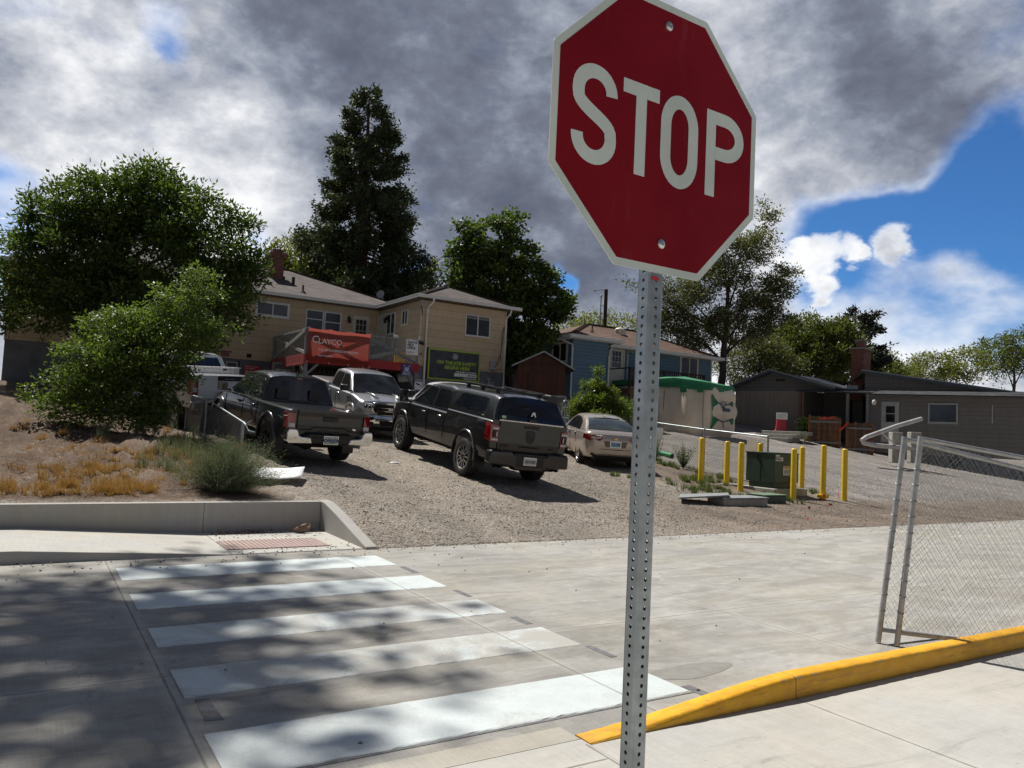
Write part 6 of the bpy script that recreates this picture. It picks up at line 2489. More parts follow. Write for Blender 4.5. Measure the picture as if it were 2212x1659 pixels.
for yy in (.40, -.36):
    b = MB()
    b.prism(round_poly([(-.16, 0), (.16, 0), (.13, .26), (-.13, .26)], .05), 0, .01, M=Matrix(((0, 0, -1, -1.0), (1, 0, 0, yy), (0, 1, 0, 1.23), (0, 0, 0, 1))) if False else Matrix(((0, 0, 1, -1.012), (1, 0, 0, yy), (0, 1, 0, 1.24), (0, 0, 0, 1))))
    b.build('headrest', MT['seatback'], t1)

# ---- graphite full-size pickup with a bed cap ----------------------------------------------------
t2 = vehicle('capped_pickup', 'graphite pickup with a bed cap and roof bars in the middle of the lot', 'pickup truck', 'ram')
PR = dict(w=1.02, wb2=1.835, xr=-2.92, xf=2.80, rail=1.40, belt=1.30, hood_front=1.20, hood_cowl=1.30, zb=.50, cab_back=-.72, cowl=1.52, arch_r=.52, tyre_r=.42, tyre_w=.30, track=1.035, rim_r=.275, rim_style='split',
          zt=1.94, roof_front=.80, ws_base=1.62, wbelt=.93, wroof=.73, pillar=.28, tail_h=.66, tail_w=.80, arch_up=.08, cap=True, handle_mat=MT['chrome'], mirror_mat=MT['black'], mirror_h=.34, mirror_w=.24, mirror_out=.16, mirror_up=.14,
          flare=MT['paint_ram'], flare_w=.03, flare_out=.010, rear_lean=.12)
body, g, tg = pickup(t2, MT['paint_ram'], PR)
cp = Green([(-2.93, 1.405), (-2.90, 1.43), (-2.72, 1.90), (-2.45, 1.945), (-1.0, 1.95), (-.72, 1.93)], 1.40, .97, .76, 1.95, rc=.11, crown=.05)
cpo = cp.build('bed_cap', MT['paint_ram'], t2)
for s_ in (1, -1):
    fr = cp.side_pane('cap_window', [(-2.42, 1.455), (-.88, 1.50), (-1.05, 1.83), (-2.38, 1.85)], s_, MT['chrome'], t2, off=.004, rnd=.08)
    cp.side_pane('pane', [(-2.39, 1.475), (-.93, 1.515), (-1.08, 1.815), (-2.36, 1.83)], s_, MT['capglass'], fr, off=.010, rnd=.07)
    b = MB()
    pp_ = round_poly([(-2.18, 1.52), (-1.65, 1.53), (-1.72, 1.74), (-2.15, 1.75)], .05)
    b.tube([(x, s_ * (cp.side(x, z) + .014), z) for x, z in pp_], .006, 5, closed=True)
    b.build('vent_frame', MT['rim_dark'], fr)
cp.end_pane('cap_rear_window', -2.935, -2.72, MT['capglass'], t2, inset=.10, off=.012, z_in=(.10, .06), rows=7)
b = MB()
b.box(-2.955, -2.925, -.84, .84, 1.40, 1.435)
b.build('cap_gate_rail', MT['rim_cut'], t2, bevel=.008)
b = MB()
b.box(-2.97, -2.93, -.10, .10, 1.44, 1.50)
b.lathe([(.03, 0), (.03, .05), (.001, .06)], 12, M=Matrix.Translation((-2.955, 0, 1.53)) @ Matrix.Rotation(rad(-90), 4, 'Y'))
b.build('cap_latch', MT['black'], t2, bevel=.006)
b = MB()
b.prism([(-.07, 0), (-.03, .10), (.03, .10), (.07, 0), (.035, 0), (0, .06), (-.035, 0)], 0, .006, M=Matrix(((0, 0, -1, -2.945), (-1, 0, 0, 0), (0, 1, 0, 1.56), (0, 0, 0, 1))))
b.build('cap_emblem', MT['white'], t2)
b = MB()
b.box(-2.963, -2.955, .70, .80, 1.46, 1.52)
b.build('green_sticker', simple('pale_green_sticker', (.35, .5, .3), .6), t2)
b = MB()
b.box(-2.44, -2.34, .945, .955, 1.425, 1.45)
b.build('cap_badge', MT['white'], t2)
# roof rack: two long bars on feet, an awning case on the far side
for yy in (.52, -.52):
    b = MB()
    b.box(-2.45, -.55, yy - .03, yy + .03, 2.055, 2.085)
    b.build('rack_bar', MT['black'], t2, bevel=.006)
for xx in (-2.2, -1.5, -.8):
    b = MB()
    b.box(xx - .03, xx + .03, -.62, .62, 2.02, 2.05)
    for yy in (.56, -.56):
        b.add([(xx - .06, yy - .04, 1.93), (xx + .06, yy - .04, 1.93), (xx + .06, yy + .04, 1.93), (xx - .06, yy + .04, 1.93), (xx - .03, yy - .03, 2.04), (xx + .03, yy - .03, 2.04), (xx + .03, yy + .03, 2.04), (xx - .03, yy + .03, 2.04)],
              [(0, 1, 5, 4), (1, 2, 6, 5), (2, 3, 7, 6), (3, 0, 4, 7)])
    b.build('rack_crossbar', MT['black'], t2)
b = MB()
b.prism(round_poly([(-.86, 1.90), (-.66, 1.90), (-.66, 2.07), (-.86, 2.07)], .05), -2.5, -.7, M=Matrix(((0, 0, 1, 0), (1, 0, 0, 0), (0, 1, 0, 0), (0, 0, 0, 1))))
b.build('awning_case', MT['black'], t2)
for s_ in (1, -1):
    b = MB()
    b.add([(-2.955, s_ * .815, 1.29), (-2.955, s_ * .815, .92), (-2.93, s_ * 1.0, .94), (-2.91, s_ * 1.015, 1.32), (-2.74, s_ * 1.032, .97), (-2.70, s_ * 1.032, 1.33), (-2.80, s_ * .81, 1.33), (-2.80, s_ * .81, .91)],
          [(0, 3, 2, 1), (3, 5, 4, 2), (0, 6, 5, 3), (1, 2, 4, 7)] if s_ > 0 else [(0, 1, 2, 3), (3, 2, 4, 5), (0, 3, 5, 6), (1, 7, 4, 2)])
    tl = b.build('taillight', MT['redglass'], t2, bevel=.012)
    b = MB()
    b.box(-2.964, -2.93, s_ * .90 - .075, s_ * .90 + .075, 1.20, 1.25)
    b.box(-2.964, -2.93, s_ * .90 - .075, s_ * .90 + .075, .965, 1.01)
    b.build('reversing_lens', MT['whiteglass'], tl, bevel=.008)
    b = MB()
    b.prism(round_poly([(-.055, -.075), (.055, -.075), (.06, .085), (-.05, .085)], .02), 0, .02, M=Matrix(((0, 0, -1, -2.955), (-1, 0, 0, s_ * .905), (0, 1, 0, 1.105), (0, 0, 0, 1))))
    b.build('lamp_centre', MT['black'], tl)
    b = MB()
    b.box(-2.978, -2.96, s_ * .875 - .012, s_ * .875 + .012, 1.05, 1.16)
    b.build('light_bar', MT['whiteglass'], tl)
b = MB()
b.prism([(-1.04, .50), (-1.0, .47), (-.45, .44), (-.36, .37), (.36, .37), (.45, .44), (1.0, .47), (1.04, .50), (1.02, .74), (.98, .77), (.50, .77), (.40, .71), (-.40, .71), (-.50, .77), (-.98, .77), (-1.02, .74)], 0, .22, M=Matrix(((0, 0, -1, -2.86), (1, 0, 0, 0), (0, 1, 0, 0), (0, 0, 0, 1))))
b.build('rear_bumper', MT['paint_ram'], t2, bevel=.03, smooth=50)
b = MB()
b.box(-3.06, -2.96, -.40, .40, .69, .74)
b.box(-3.085, -2.98, -.36, .36, .46, .70)
b.build('bumper_step', MT['black'], t2, bevel=.01)
for s_ in (1, -1):
    b = MB()
    b.box(-3.085, -2.80, s_ * .86 - .12, s_ * .86 + .12, .755, .785)
    b.build('bumper_pad', MT['rim_dark'], t2, bevel=.015)
    b = MB()
    for yy in (.70, .82):
        Mx = Matrix.Translation((-2.78, s_ * yy, .43)) @ Matrix.Rotation(rad(-90), 4, 'Y')
        b.lathe([(.050, -.3), (.055, .16), (.048, .18), (.042, .16), (.042, .0)], 14, M=Mx)
    b.build('exhaust_tip', MT['black'], t2, smooth=50)
    b = MB()
    b.box(-2.42, -2.39, s_ * .90 - .13, s_ * .90 + .13, .30, .66)
    b.build('mud_flap', MT['black'], t2)
    b = MB()
    b.box(.95, 1.30, s_ * 1.026 - .004, s_ * 1.026 + .004, .945, .985)
    b.build('door_badge', MT['rim_dark'], t2)
plate(t2, -3.088, .585, '3KF H50', MT['plate'], MT['inkblue'])
b = MB()
b.box(-3.098, -3.09, -.015, .015, .57, .60)
b.build('plate_mark', MT['redink'], t2)
b = MB()
sh_ = [(-.125, .10), (-.09, .135), (.09, .135), (.125, .10), (.115, -.06), (.07, -.125), (0, -.15), (-.07, -.125), (-.115, -.06)]
b.prism(sh_, 0, .012, M=Matrix(((0, 0, -1, -2.938), (-1, 0, 0, 0), (0, 1, 0, 1.105), (0, 0, 0, 1))))
em = b.build('tailgate_emblem', MT['rim_dark'], tg, bevel=.006)
b = MB()
Me = Matrix(((0, 0, -1, -2.950), (-1, 0, 0, 0), (0, 1, 0, 1.105), (0, 0, 0, 1)))
b.prism([(-.085, .08), (-.06, .09), (-.02, .03), (0, -.03), (.02, .03), (.06, .09), (.085, .08), (.075, -.02), (.05, -.02), (.05, .03), (0, -.10), (-.05, .03), (-.05, -.02), (-.075, -.02)], 0, .004, M=Me)
b.build('emblem_horns', MT['black'], em)
b = MB()
b.prism(round_poly([(-.20, 0), (.20, 0), (.22, .07), (-.22, .07)], .03), 0, .02, M=Matrix(((0, 0, -1, -2.935), (-1, 0, 0, 0), (0, 1, 0, 1.285), (0, 0, 0, 1))))
b.build('tailgate_handle', MT['black'], tg, bevel=.01)
b = MB()
b.prism([(-.30, .015), (-.22, .03), (.22, .03), (.30, .015), (.22, 0), (-.22, 0)], 0, .008, M=Matrix(((0, 0, -1, -2.940), (-1, 0, 0, 0), (0, 1, 0, .86), (0, 0, 0, 1))))
b.prism([(-.70, .012), (.70, .012), (.60, -.02), (-.60, -.02)], 0, .006, M=Matrix(((0, 0, -1, -2.930), (-1, 0, 0, 0), (0, 1, 0, .765), (0, 0, 0, 1))))
b.build('tailgate_recess', MT['void'], tg)
text_obj('lettering', 'SPORT', .055, MT['black'], tg, (-2.948, .74, .86), (0, -1, 0), (0, 0, 1), .004, .003, 'LEFT', 1.3)
text_obj('lettering', '4x4', .065, MT['black'], tg, (-2.948, -.52, .85), (0, -1, 0), (0, 0, 1), .004, .003, 'LEFT', 1.4)
b = MB()
b.box(-2.948, -2.94, .58, .74, .83, .85)
b.build('badge_bar', MT['black'], tg)

# ---- silver pickup facing the street --------------------------------------------------------------
t3 = vehicle('silver_pickup', 'silver crew cab pickup facing the street in front of the red deck', 'pickup truck', 'silver')
PS = dict(PR)
PS.update(cap=False, tyre_r=.40, rim_r=.25, tyre_w=.275, rim_style='ten', flare=MT['paint_silver'], handle_mat=MT['chrome'], mirror_mat=MT['black'], mirror_h=.22, mirror_w=.26, mirror_out=.14, rail=1.40, xf=2.74)
body, g, tg = pickup(t3, MT['paint_silver'], PS)
b = MB()
pr_ = [(1.18, .88), (1.15, .90), (1.02, .92), (.86, .90), (.84, .86)]
b.prism([(-.60, .86), (-.66, .98), (-.62, 1.15), (-.50, 1.20), (.50, 1.20), (.62, 1.15), (.66, .98), (.60, .86), (.46, .74), (-.46, .74)], 0, .10, M=Matrix(((0, 0, 1, 2.735), (1, 0, 0, 0), (0, 1, 0, 0), (0, 0, 0, 1))))
gr = b.build('grille_surround', MT['chrome'], t3, bevel=.03, smooth=50)
for k_, (z0, z1) in enumerate(((1.02, 1.12), (.92, 1.0), (.80, .90))):
    b = MB()
    hw = .56 - k_ * .05
    b.box(2.84, 2.842, -hw, hw, z0, z1)
    b.build('grille_opening', MT['void'], gr)
    b = MB()
    b.box(2.842, 2.852, -hw, hw, (z0 + z1) / 2 - .008, (z0 + z1) / 2 + .008)
    b.build('grille_bar', MT['rim_dark'], gr)
text_obj('lettering', 'RAM', .075, MT['chrome'], gr, (2.853, 0, .955), (0, 1, 0), (0, 0, 1), .004, .006, 'CENTER', 1.4, 1.2)
for s_ in (1, -1):
    b = MB()
    b.add([(2.80, s_ * .66, .92), (2.81, s_ * .64, 1.10), (2.66, s_ * .90, 1.13), (2.45, s_ * .985, 1.13), (2.47, s_ * .985, .99), (2.66, s_ * .92, .92), (2.55, s_ * .62, 1.14), (2.55, s_ * .62, .90)],
          [(0, 5, 2, 1), (5, 4, 3, 2), (1, 2, 3, 6), (0, 7, 4, 5)] if s_ > 0 else [(1, 2, 5, 0), (2, 3, 4, 5), (6, 3, 2, 1), (5, 4, 7, 0)])
    hl = b.build('headlight', MT['whiteglass'], t3, bevel=.012)
    for kk, yy in enumerate((.72, .83)):
        b = MB()
        b.lathe([(.05, 0), (.045, .02), (.001, .03)], 12, M=Matrix.Translation((2.79 - kk * .055, s_ * yy, 1.02)) @ Matrix.Rotation(rad(90), 4, 'Y'))
        b.build('headlight_bulb', MT['rim_dark'], hl, smooth=50)
b = MB()
P = []
for j in range(15):
    y = -1.0 + j * (2.0 / 14)
    xo = 2.90 - .32 * abs(y) ** 3.2
    P.append([(xo - .10, y, .40), (xo, y * .99, .44), (xo + .03, y * .98, .56), (xo + .02, y * .98, .70), (xo - .02, y * .98, .78), (xo - .14, y * .97, .81)])
b.grid(P, flip=False)
bp = b.build('front_bumper', MT['chrome'], t3, smooth=60)
b = MB()
b.prism(round_poly([(-.42, .62), (.42, .62), (.36, .47), (-.36, .47)], .04), 0, .02, M=Matrix(((0, 0, 1, 2.92), (1, 0, 0, 0), (0, 1, 0, 0), (0, 0, 0, 1))))
b.build('bumper_intake', MT['void'], bp)
for s_ in (1, -1):
    for z0, z1, x_ in ((.63, .72, 2.80), (.47, .57, 2.79)):
        b = MB()
        b.prism(round_poly([(s_ * .56, z0), (s_ * .80, z0 + .01), (s_ * .80, z1), (s_ * .56, z1)], .03), 0, .05, M=Matrix(((0, 0, 1, x_ + .03), (1, 0, 0, 0), (0, 1, 0, 0), (0, 0, 0, 1))))
        b.build('fog_light_recess', MT['void'], bp)
b = MB()
b.box(2.30, 2.80, -.60, .60, .30, .48)
b.build('front_valance', MT['void'], t3)
for yy in (.30, -.30):
    b = MB()
    b.tube([(1.55, yy * 1.5, 1.345), (2.0, yy * 1.35, 1.345), (2.55, yy * 1.2, 1.275)], [.02, .035, .02], 6)
    b.build('hood_ridge', MT['paint_silver'], t3, smooth=180)
b = MB()
b.add([(-.35, 0, 1.99), (-.22, -.03, 1.985), (-.22, .03, 1.985), (-.34, 0, 2.05)], [(0, 1, 3), (1, 2, 3), (2, 0, 3)])
b.build('roof_antenna', MT['chrome'], t3)
for s_ in (1, -1):
    text_obj('lettering', 'HEMI', .06, MT['rim_dark'], t3, (1.75 if s_ > 0 else 1.55, s_ * 1.026, 1.12), (-s_, 0, 0), (0, 0, 1), .003, .003, 'CENTER')
b = MB()
b.tube([(1.60, .55, 1.345), (1.52, -.05, 1.40)], .012, 5)
b.tube([(1.60, -.10, 1.345), (1.50, -.62, 1.40)], .012, 5)
b.build('wipers', MT['black'], t3)

# ---- white heavy pickup at the left -----------------------------------------------------------------
t4 = vehicle('white_pickup', 'white crew cab pickup with a diamond plate toolbox, half hidden by the leafy shrub tree', 'pickup truck', 'super')
PW = dict(w=1.01, wb2=2.03, xr=-3.05, xf=2.95, rail=1.46, belt=1.42, hood_front=1.35, hood_cowl=1.42, zb=.58, cab_back=-.98, cowl=1.55, arch_r=.50, tyre_r=.42, tyre_w=.28, track=1.02, rim_r=.24, rim_style='ten',
          zt=2.02, roof_front=.75, ws_base=1.55, wbelt=.92, wroof=.70, pillar=.20, tail_h=.60, tail_w=.80, arch_up=.09, mirror_mat=MT['black'], mirror_h=.34, rear_lean=.16, handle_mat=MT['paint_white'])
body, g, tg = pickup(t4, MT['paint_white'], PW)
b = MB()
b.box(-3.10, -3.06, -.42, .30, 1.33, 1.465)
b.build('tailgate_applique', MT['black'], tg, bevel=.012)
b = MB()
b.box(-3.105, -3.10, -.16, .12, 1.365, 1.385)
b.build('tailgate_handle', MT['chrome'], tg)
b = MB()
b.box(-3.082, -3.06, -.80, .80, 1.06, 1.075)
b.build('tailgate_crease', MT['paint_white'], tg)
b = MB()
b.box(-1.52, -1.06, -.97, .97, 1.40, 1.62)
b.box(-1.55, -1.03, -1.0, 1.0, 1.62, 1.655)
b.build('toolbox', MT['alu'], t4, bevel=.01)
for yy in (.55, -.55):
    b = MB()
    b.box(-1.545, -1.52, yy - .05, yy + .05, 1.56, 1.61)
    b.build('toolbox_latch', MT['black'], t4)
for s_ in (1, -1):
    b = MB()
    b.add([(-3.085, s_ * .815, 1.36), (-3.085, s_ * .815, .93), (-3.06, s_ * .985, .95), (-3.04, s_ * 1.0, 1.36), (-2.92, s_ * 1.02, .97), (-2.90, s_ * 1.02, 1.36), (-2.95, s_ * .81, 1.38), (-2.95, s_ * .81, .92)],
          [(0, 3, 2, 1), (3, 5, 4, 2), (0, 6, 5, 3), (1, 2, 4, 7)] if s_ > 0 else [(0, 1, 2, 3), (3, 2, 4, 5), (0, 3, 5, 6), (1, 7, 4, 2)])
    tl = b.build('taillight', MT['redglass'], t4, bevel=.012)
    b = MB()
    b.box(-3.095, -3.05, s_ * .89 - .055, s_ * .89 + .055, 1.02, 1.14)
    b.build('reversing_lens', MT['whiteglass'], tl, bevel=.01)
b = MB()
b.box(-3.28, -3.05, -1.0, 1.0, .58, .80)
b.build('rear_bumper', MT['chrome'], t4, bevel=.03)

# ---- white pickup hidden behind the graphite one ------------------------------------------------------
t5 = vehicle('far_white_pickup', 'white pickup almost hidden behind the graphite pickup, below the safety board', 'pickup truck', 'hidden')
PH = dict(PR)
PH.update(cap=False, tyre_r=.40, rim_r=.25, tyre_w=.275, rim_style='ten', flare=None, handle_mat=MT['paint_white'], mirror_mat=MT['black'], mirror_h=.24, rail=1.40, chrome_brake=True)
body, g, tg = pickup(t5, MT['paint_white'], PH)
for s_ in (1, -1):
    b = MB()
    b.box(-2.96, -2.80, s_ * .92 - .10, s_ * .92 + .10, .93, 1.30)
    b.build('taillight', MT['redglass'], t5, bevel=.015)
b = MB()
b.box(-3.08, -2.88, -1.0, 1.0, .50, .76)
b.build('rear_bumper', MT['chrome'], t5, bevel=.03)
b = MB()
b.add([(-.45, 0, 1.99), (-.60, -.035, 1.985), (-.60, .035, 1.985), (-.59, 0, 2.05)], [(0, 2, 3), (0, 3, 1), (1, 3, 2)])
b.build('roof_antenna', MT['black'], t5)

# ---- champagne sedan ------------------------------------------------------------------------------------
t6 = vehicle('beige_sedan', 'champagne beige four-door sedan partly behind the sign post', 'car', 'malibu')
pm = MT['paint_malibu']
st = [(-2.46, .62, .42, .84, .1), (-2.42, .74, .36, .98, .1), (-2.30, .84, .30, 1.045, .3), (-2.05, .895, .27, 1.05, .6), (-1.7, .92, .24, 1.03, .5), (-1.0, .925, .22, .99, .3), (0, .925, .22, .95, .3), (.9, .925, .22, .93, .4), (1.35, .915, .23, .90, .8), (1.9, .88, .25, .83, .9), (2.25, .78, .28, .72, .8), (2.42, .60, .32, .60, .5)]
body = body_loft(st, 'body', pm, t6, edge=.10, crown=.05, waist=.66, tuck=.08)
cs = []
for x in (1.415, -1.415):
    cs.append(cutter_cyl(x, .62, 1.3, .36, .385, MT['void']))
    cs.append(cutter_cyl(x, -1.3, -.62, .36, .385, MT['void']))
cut(body, cs)
body.data.polygons.foreach_set('use_smooth', [True] * len(body.data.polygons))
body.data.set_sharp_from_angle(angle=rad(40))
bl = lambda x: interp([(-2.1, 1.045), (-1.2, .985), (-.2, .955), (1.3, .915)], x)[0]
gs = Green([(-2.02, 1.046), (-1.62, 1.20), (-1.15, 1.345), (-.60, 1.43), (-.1, 1.455), (.3, 1.43), (.75, 1.28), (1.12, 1.08), (1.40, .92)], bl, .84, .60, 1.46, rc=.09, crown=.03)
gs.build('cabin', pm, t6)
for s_ in (1, -1):
    sp = gs.side_pane('side_window', [(-1.22, 1.015), (-.2, .995), (.92, .965), (.62, 1.21), (.30, 1.345), (-.05, 1.375), (-.55, 1.355), (-.98, 1.26)], s_, MT['chrome'], t6, off=.003, rnd=.05)
    gs.side_pane('pane', [(-1.19, 1.03), (-.2, 1.01), (.86, .985), (.60, 1.195), (.30, 1.325), (-.05, 1.357), (-.54, 1.337), (-.95, 1.25)], s_, MT['carglass'], sp, off=.008, rnd=.05)
    for xx, lean in ((-.28, -.03), (-.98, .02)):
        b = MB()
        b.tube([(xx, s_ * (gs.side(xx, 1.0) + .012), 1.0), (xx + lean, s_ * (gs.side(xx, 1.33) + .012), 1.33 if xx > -.9 else 1.24)], .016, 5)
        b.build('pillar_trim', MT['black'], sp)
    for xx in (-.22, .85):
        seam(t6, [(xx, s_ * .916, .93), (xx, s_ * .930, .65), (xx + .02, s_ * .90, .32)], .005)
    seam(t6, [(-1.05, s_ * .905, .96), (-1.02, s_ * .93, .75), (-1.12, s_ * .925, .62)], .005)
    handle(t6, .05, .918, .86, s_, MT['chrome'])
    handle(t6, -.92, .918, .89, s_, MT['chrome'])
    mirror(t6, .82, 1.0, 1.0, s_, pm, sx=.12, sy=.20, sz=.13)
    b = MB()
    b.add([(-2.462, s_ * .42, .91), (-2.452, s_ * .40, .87), (-2.455, s_ * .46, .80), (-2.40, s_ * .74, .79), (-2.16, s_ * .912, .83), (-2.20, s_ * .905, .97), (-2.40, s_ * .76, .965), (-2.30, s_ * .5, .9), (-2.2, s_ * .8, .85)],
          [(0, 6, 3, 2, 1), (6, 5, 4, 3)] if s_ > 0 else [(1, 2, 3, 6, 0), (3, 4, 5, 6)])
    tl = b.build('taillight', MT['redglass'], t6)
    md = tl.modifiers.new('thickness', 'SOLIDIFY')
    md.thickness = .03
    md.offset = .6
    for yy, wd in ((.66, .07), (.52, .06)):
        b = MB()
        b.box(-2.50 + .02 * (yy > .6), -2.44, s_ * yy - wd, s_ * yy + wd, .862, .90)
        b.build('reversing_lens', MT['whiteglass'], tl, bevel=.008)
    b = MB()
    b.box(-2.44, -2.40, s_ * .58 - .07, s_ * .58 + .07, .37, .40)
    b.build('rear_reflector', MT['redglass'], t6)
gs.end_pane('windshield', 1.38, .35, MT['carglass'], t6, inset=.06)
gs.end_pane('rear_window', -1.98, -1.02, simple('rear_car_glass', (.035, .045, .045), .03, var=.3, scale=2, spec=.7), t6, inset=.075, z_in=(.06, .05), off=.010)
b = MB()
b.tube([(-1.10, .40, 1.385), (-1.11, 0, 1.40), (-1.10, -.40, 1.385)], .016, 6)
b.build('high_brake_light', MT['black'], t6, smooth=180)
for x in (1.415, -1.415):
    for s_ in (1, -1):
        wheel(t6, x, s_ * .80, .335, .225, .235, 'chrome', s_)
b = MB()
b.prism([(-.75, .40), (-.60, .30), (.60, .30), (.75, .40), (.66, .42), (.56, .36), (-.56, .36), (-.66, .42)], 0, .06, M=Matrix(((0, 0, -1, -2.40), (1, 0, 0, 0), (0, 1, 0, 0), (0, 0, 0, 1))))
b.box(-2.40, -1.6, -.60, .60, .22, .37)
b.build('rear_valance', MT['void'], t6)
tr = MB()
tr.tube([(-2.40, .70, .80), (-2.44, .60, .62), (-2.46, .40, .56), (-2.475, 0, .55), (-2.46, -.40, .56), (-2.44, -.60, .62), (-2.40, -.70, .80)], .007, 5)
tr.build('trunk_seam', MT['void'], t6)
b = MB()
b.prism(round_poly([(-.30, .62), (.30, .62), (.36, .80), (-.36, .80)], .04), 0, .004, M=Matrix(((0, 0, -1, -2.458), (1, 0, 0, 0), (0, 1, 0, 0), (0, 0, 0, 1))))
b.build('plate_recess', simple('shaded_recess_paint', (.16, .135, .115), .4, .5), t6)  # flat sheet; the shade of the recess is put into its darker colour
plate(t6, -2.475, .71, '715 X78', MT['plate_blue'], MT['inkblue'])
b = MB()
Mb = Matrix(((0, 0, -1, -2.465), (-1, 0, 0, 0), (0, 1, 0, .875), (0, 0, 0, 1)))
b.prism([(-.075, -.012), (-.03, -.012), (-.035, -.03), (.03, -.03), (.035, -.012), (.085, -.012), (.075, .012), (.03, .012), (.035, .03), (-.03, .03), (-.035, .012), (-.085, .012)], 0, .012, M=Mb)
b.build('trunk_emblem', simple('gold_emblem', (.6, .38, .10), .25, .8), t6, bevel=.003)
text_obj('lettering', 'MALIBU', .045, MT['chrome'], t6, (-2.455, .60, .935), (0, -1, 0), (0, 0, 1), .003, .002, 'LEFT', 1.2)
b = MB()
b.add([(-.62, 0, 1.455), (-.80, -.03, 1.44), (-.80, .03, 1.44), (-.80, 0, 1.51)], [(0, 2, 3), (0, 3, 1), (1, 3, 2)])
b.build('roof_antenna', MT['chrome'], t6)

# ------------------------------------------------------------------ plants
def leaf_quads(centers, dirs, L, wd, fold=.25, rng=RNG, upn=0.0):
    """one folded blade per centre; dirs: unit long axes; L, wd arrays"""
    n_ = len(centers)
    r = rng.normal(0, 1, (n_, 3))
    if upn:
        r = r * .55 + np.array([-.25, .2, upn])
    side = np.cross(dirs, r)
    side /= np.maximum(np.linalg.norm(side, axis=1, keepdims=True), 1e-6)
    nrm = np.cross(dirs, side)
    L = L[:, None]
    wd = wd[:, None]
    p0 = centers
    p1 = centers + dirs * L * .5 + side * wd * .5 + nrm * wd * fold * .5
    p2 = centers + dirs * L - nrm * L * .08
    p3 = centers + dirs * L * .5 - side * wd * .5 + nrm * wd * fold * .5
    V = np.stack([p0, p1, p2, p3], 1).reshape(-1, 3)
    F = np.arange(n_ * 4).reshape(-1, 4)
    return V, F


def unit(a):
    return a / np.maximum(np.linalg.norm(a, axis=-1, keepdims=True), 1e-9)


def crown_points(blobs, nclump, spread, per, shell=.55, rng=RNG, flat=.8):
    """clump centres in the shells of the blobs, then leaf points round each clump centre"""
    wts = np.array([(b[1][0] * b[1][1] * b[1][2]) ** .75 * (b[2] if len(b) > 2 else 1) for b in blobs])
    wts /= wts.sum()
    cl = []
    for b, w_ in zip(blobs, wts):
        k = max(3, int(nclump * w_))
        dd = unit(rng.normal(0, 1, (k, 3)))
        rr = shell + (1 - shell) * rng.random(k) ** .6
        rr *= rng.normal(1.0, .07, k)
        cl.append(np.array(b[0])[None] + dd * rr[:, None] * np.array(b[1])[None])
    cl = np.concatenate(cl)
    sz = spread * rng.uniform(.5, 1.35, len(cl))
    cnt = np.maximum(3, (per * (sz / spread) ** 2 * rng.uniform(.7, 1.3, len(cl)))).astype(int)
    idx_ = np.repeat(np.arange(len(cl)), cnt)
    off = rng.normal(0, 1, (len(idx_), 3)) * np.array([1, 1, flat])
    off /= np.maximum(1.0, np.linalg.norm(off, axis=1, keepdims=True) / 1.5)
    off *= (rng.random(len(idx_)) ** .4)[:, None] * .75
    pts = cl[idx_] + off * sz[idx_][:, None]
    out = unit(off + rng.normal(0, .5, off.shape))
    return cl, pts, out


def limbs(b, base, top, blobs, r0, rng, mid=.35, sub=3, cl=None, ntwig=0):
    """tapered trunk with bent limbs into every blob, and twigs towards some clumps"""
    base, top = Vector(base), Vector(top)
    n_ = 7
    tr = []
    for i in range(n_):
        t = i / (n_ - 1)
        j = Vector((rng.normal(0, .05), rng.normal(0, .05), 0)) * (top - base).length * .35 * math.sin(PI * t)
        tr.append(base.lerp(top, t) + j)
    b.tube(tr, [r0 * (1.25 if i == 0 else 1 - .72 * i / (n_ - 1)) for i in range(n_)], 10)
    ends = []
    for bl_ in blobs:
        c_ = Vector(bl_[0])
        t = min(.95, max(mid, (c_.z - base.z) / max(.1, (top.z - base.z)) * .62))
        k = int(t * (n_ - 1))
        s_ = tr[k].lerp(tr[min(k + 1, n_ - 1)], t * (n_ - 1) - k)
        ln = (c_ - s_).length
        m1 = s_.lerp(c_, .45) + Vector((rng.normal(0, .1), rng.normal(0, .1), rng.uniform(-.02, .15))) * ln
        pts = []
        for i in range(7):
            q = i / 6
            pts.append(s_ * (1 - q) ** 2 + m1 * 2 * q * (1 - q) + c_ * q * q)
        rr = r0 * (.42 * (1 - .5 * t))
        b.tube(pts, [rr * (1 - .8 * i / 6) for i in range(7)], 7)
        ends.append((pts, rr))
    if cl is not None and ntwig:
        sel = rng.choice(len(cl), min(ntwig, len(cl)), replace=False)
        allp = [(p, r_) for pts, r_ in ends for p in pts[2:]]
        arr = np.array([tuple(p) for p, _ in allp])
        for i in sel:
            c_ = cl[i]
            dist = np.linalg.norm(arr - c_, axis=1) + (arr[:, 2] > c_[2] + .3) * 1.5
            k = int(np.argmin(dist))
            p = Vector(arr[k])
            q = Vector(c_)
            m_ = p.lerp(q, .5) + Vector((rng.normal(0, .08), rng.normal(0, .08), rng.uniform(0, .12))) * (q - p).length
            rt = max(.008, min(.035, .012 * (q - p).length))
            b.tube([p, m_, q], [rt, rt * .7, rt * .3], 4)


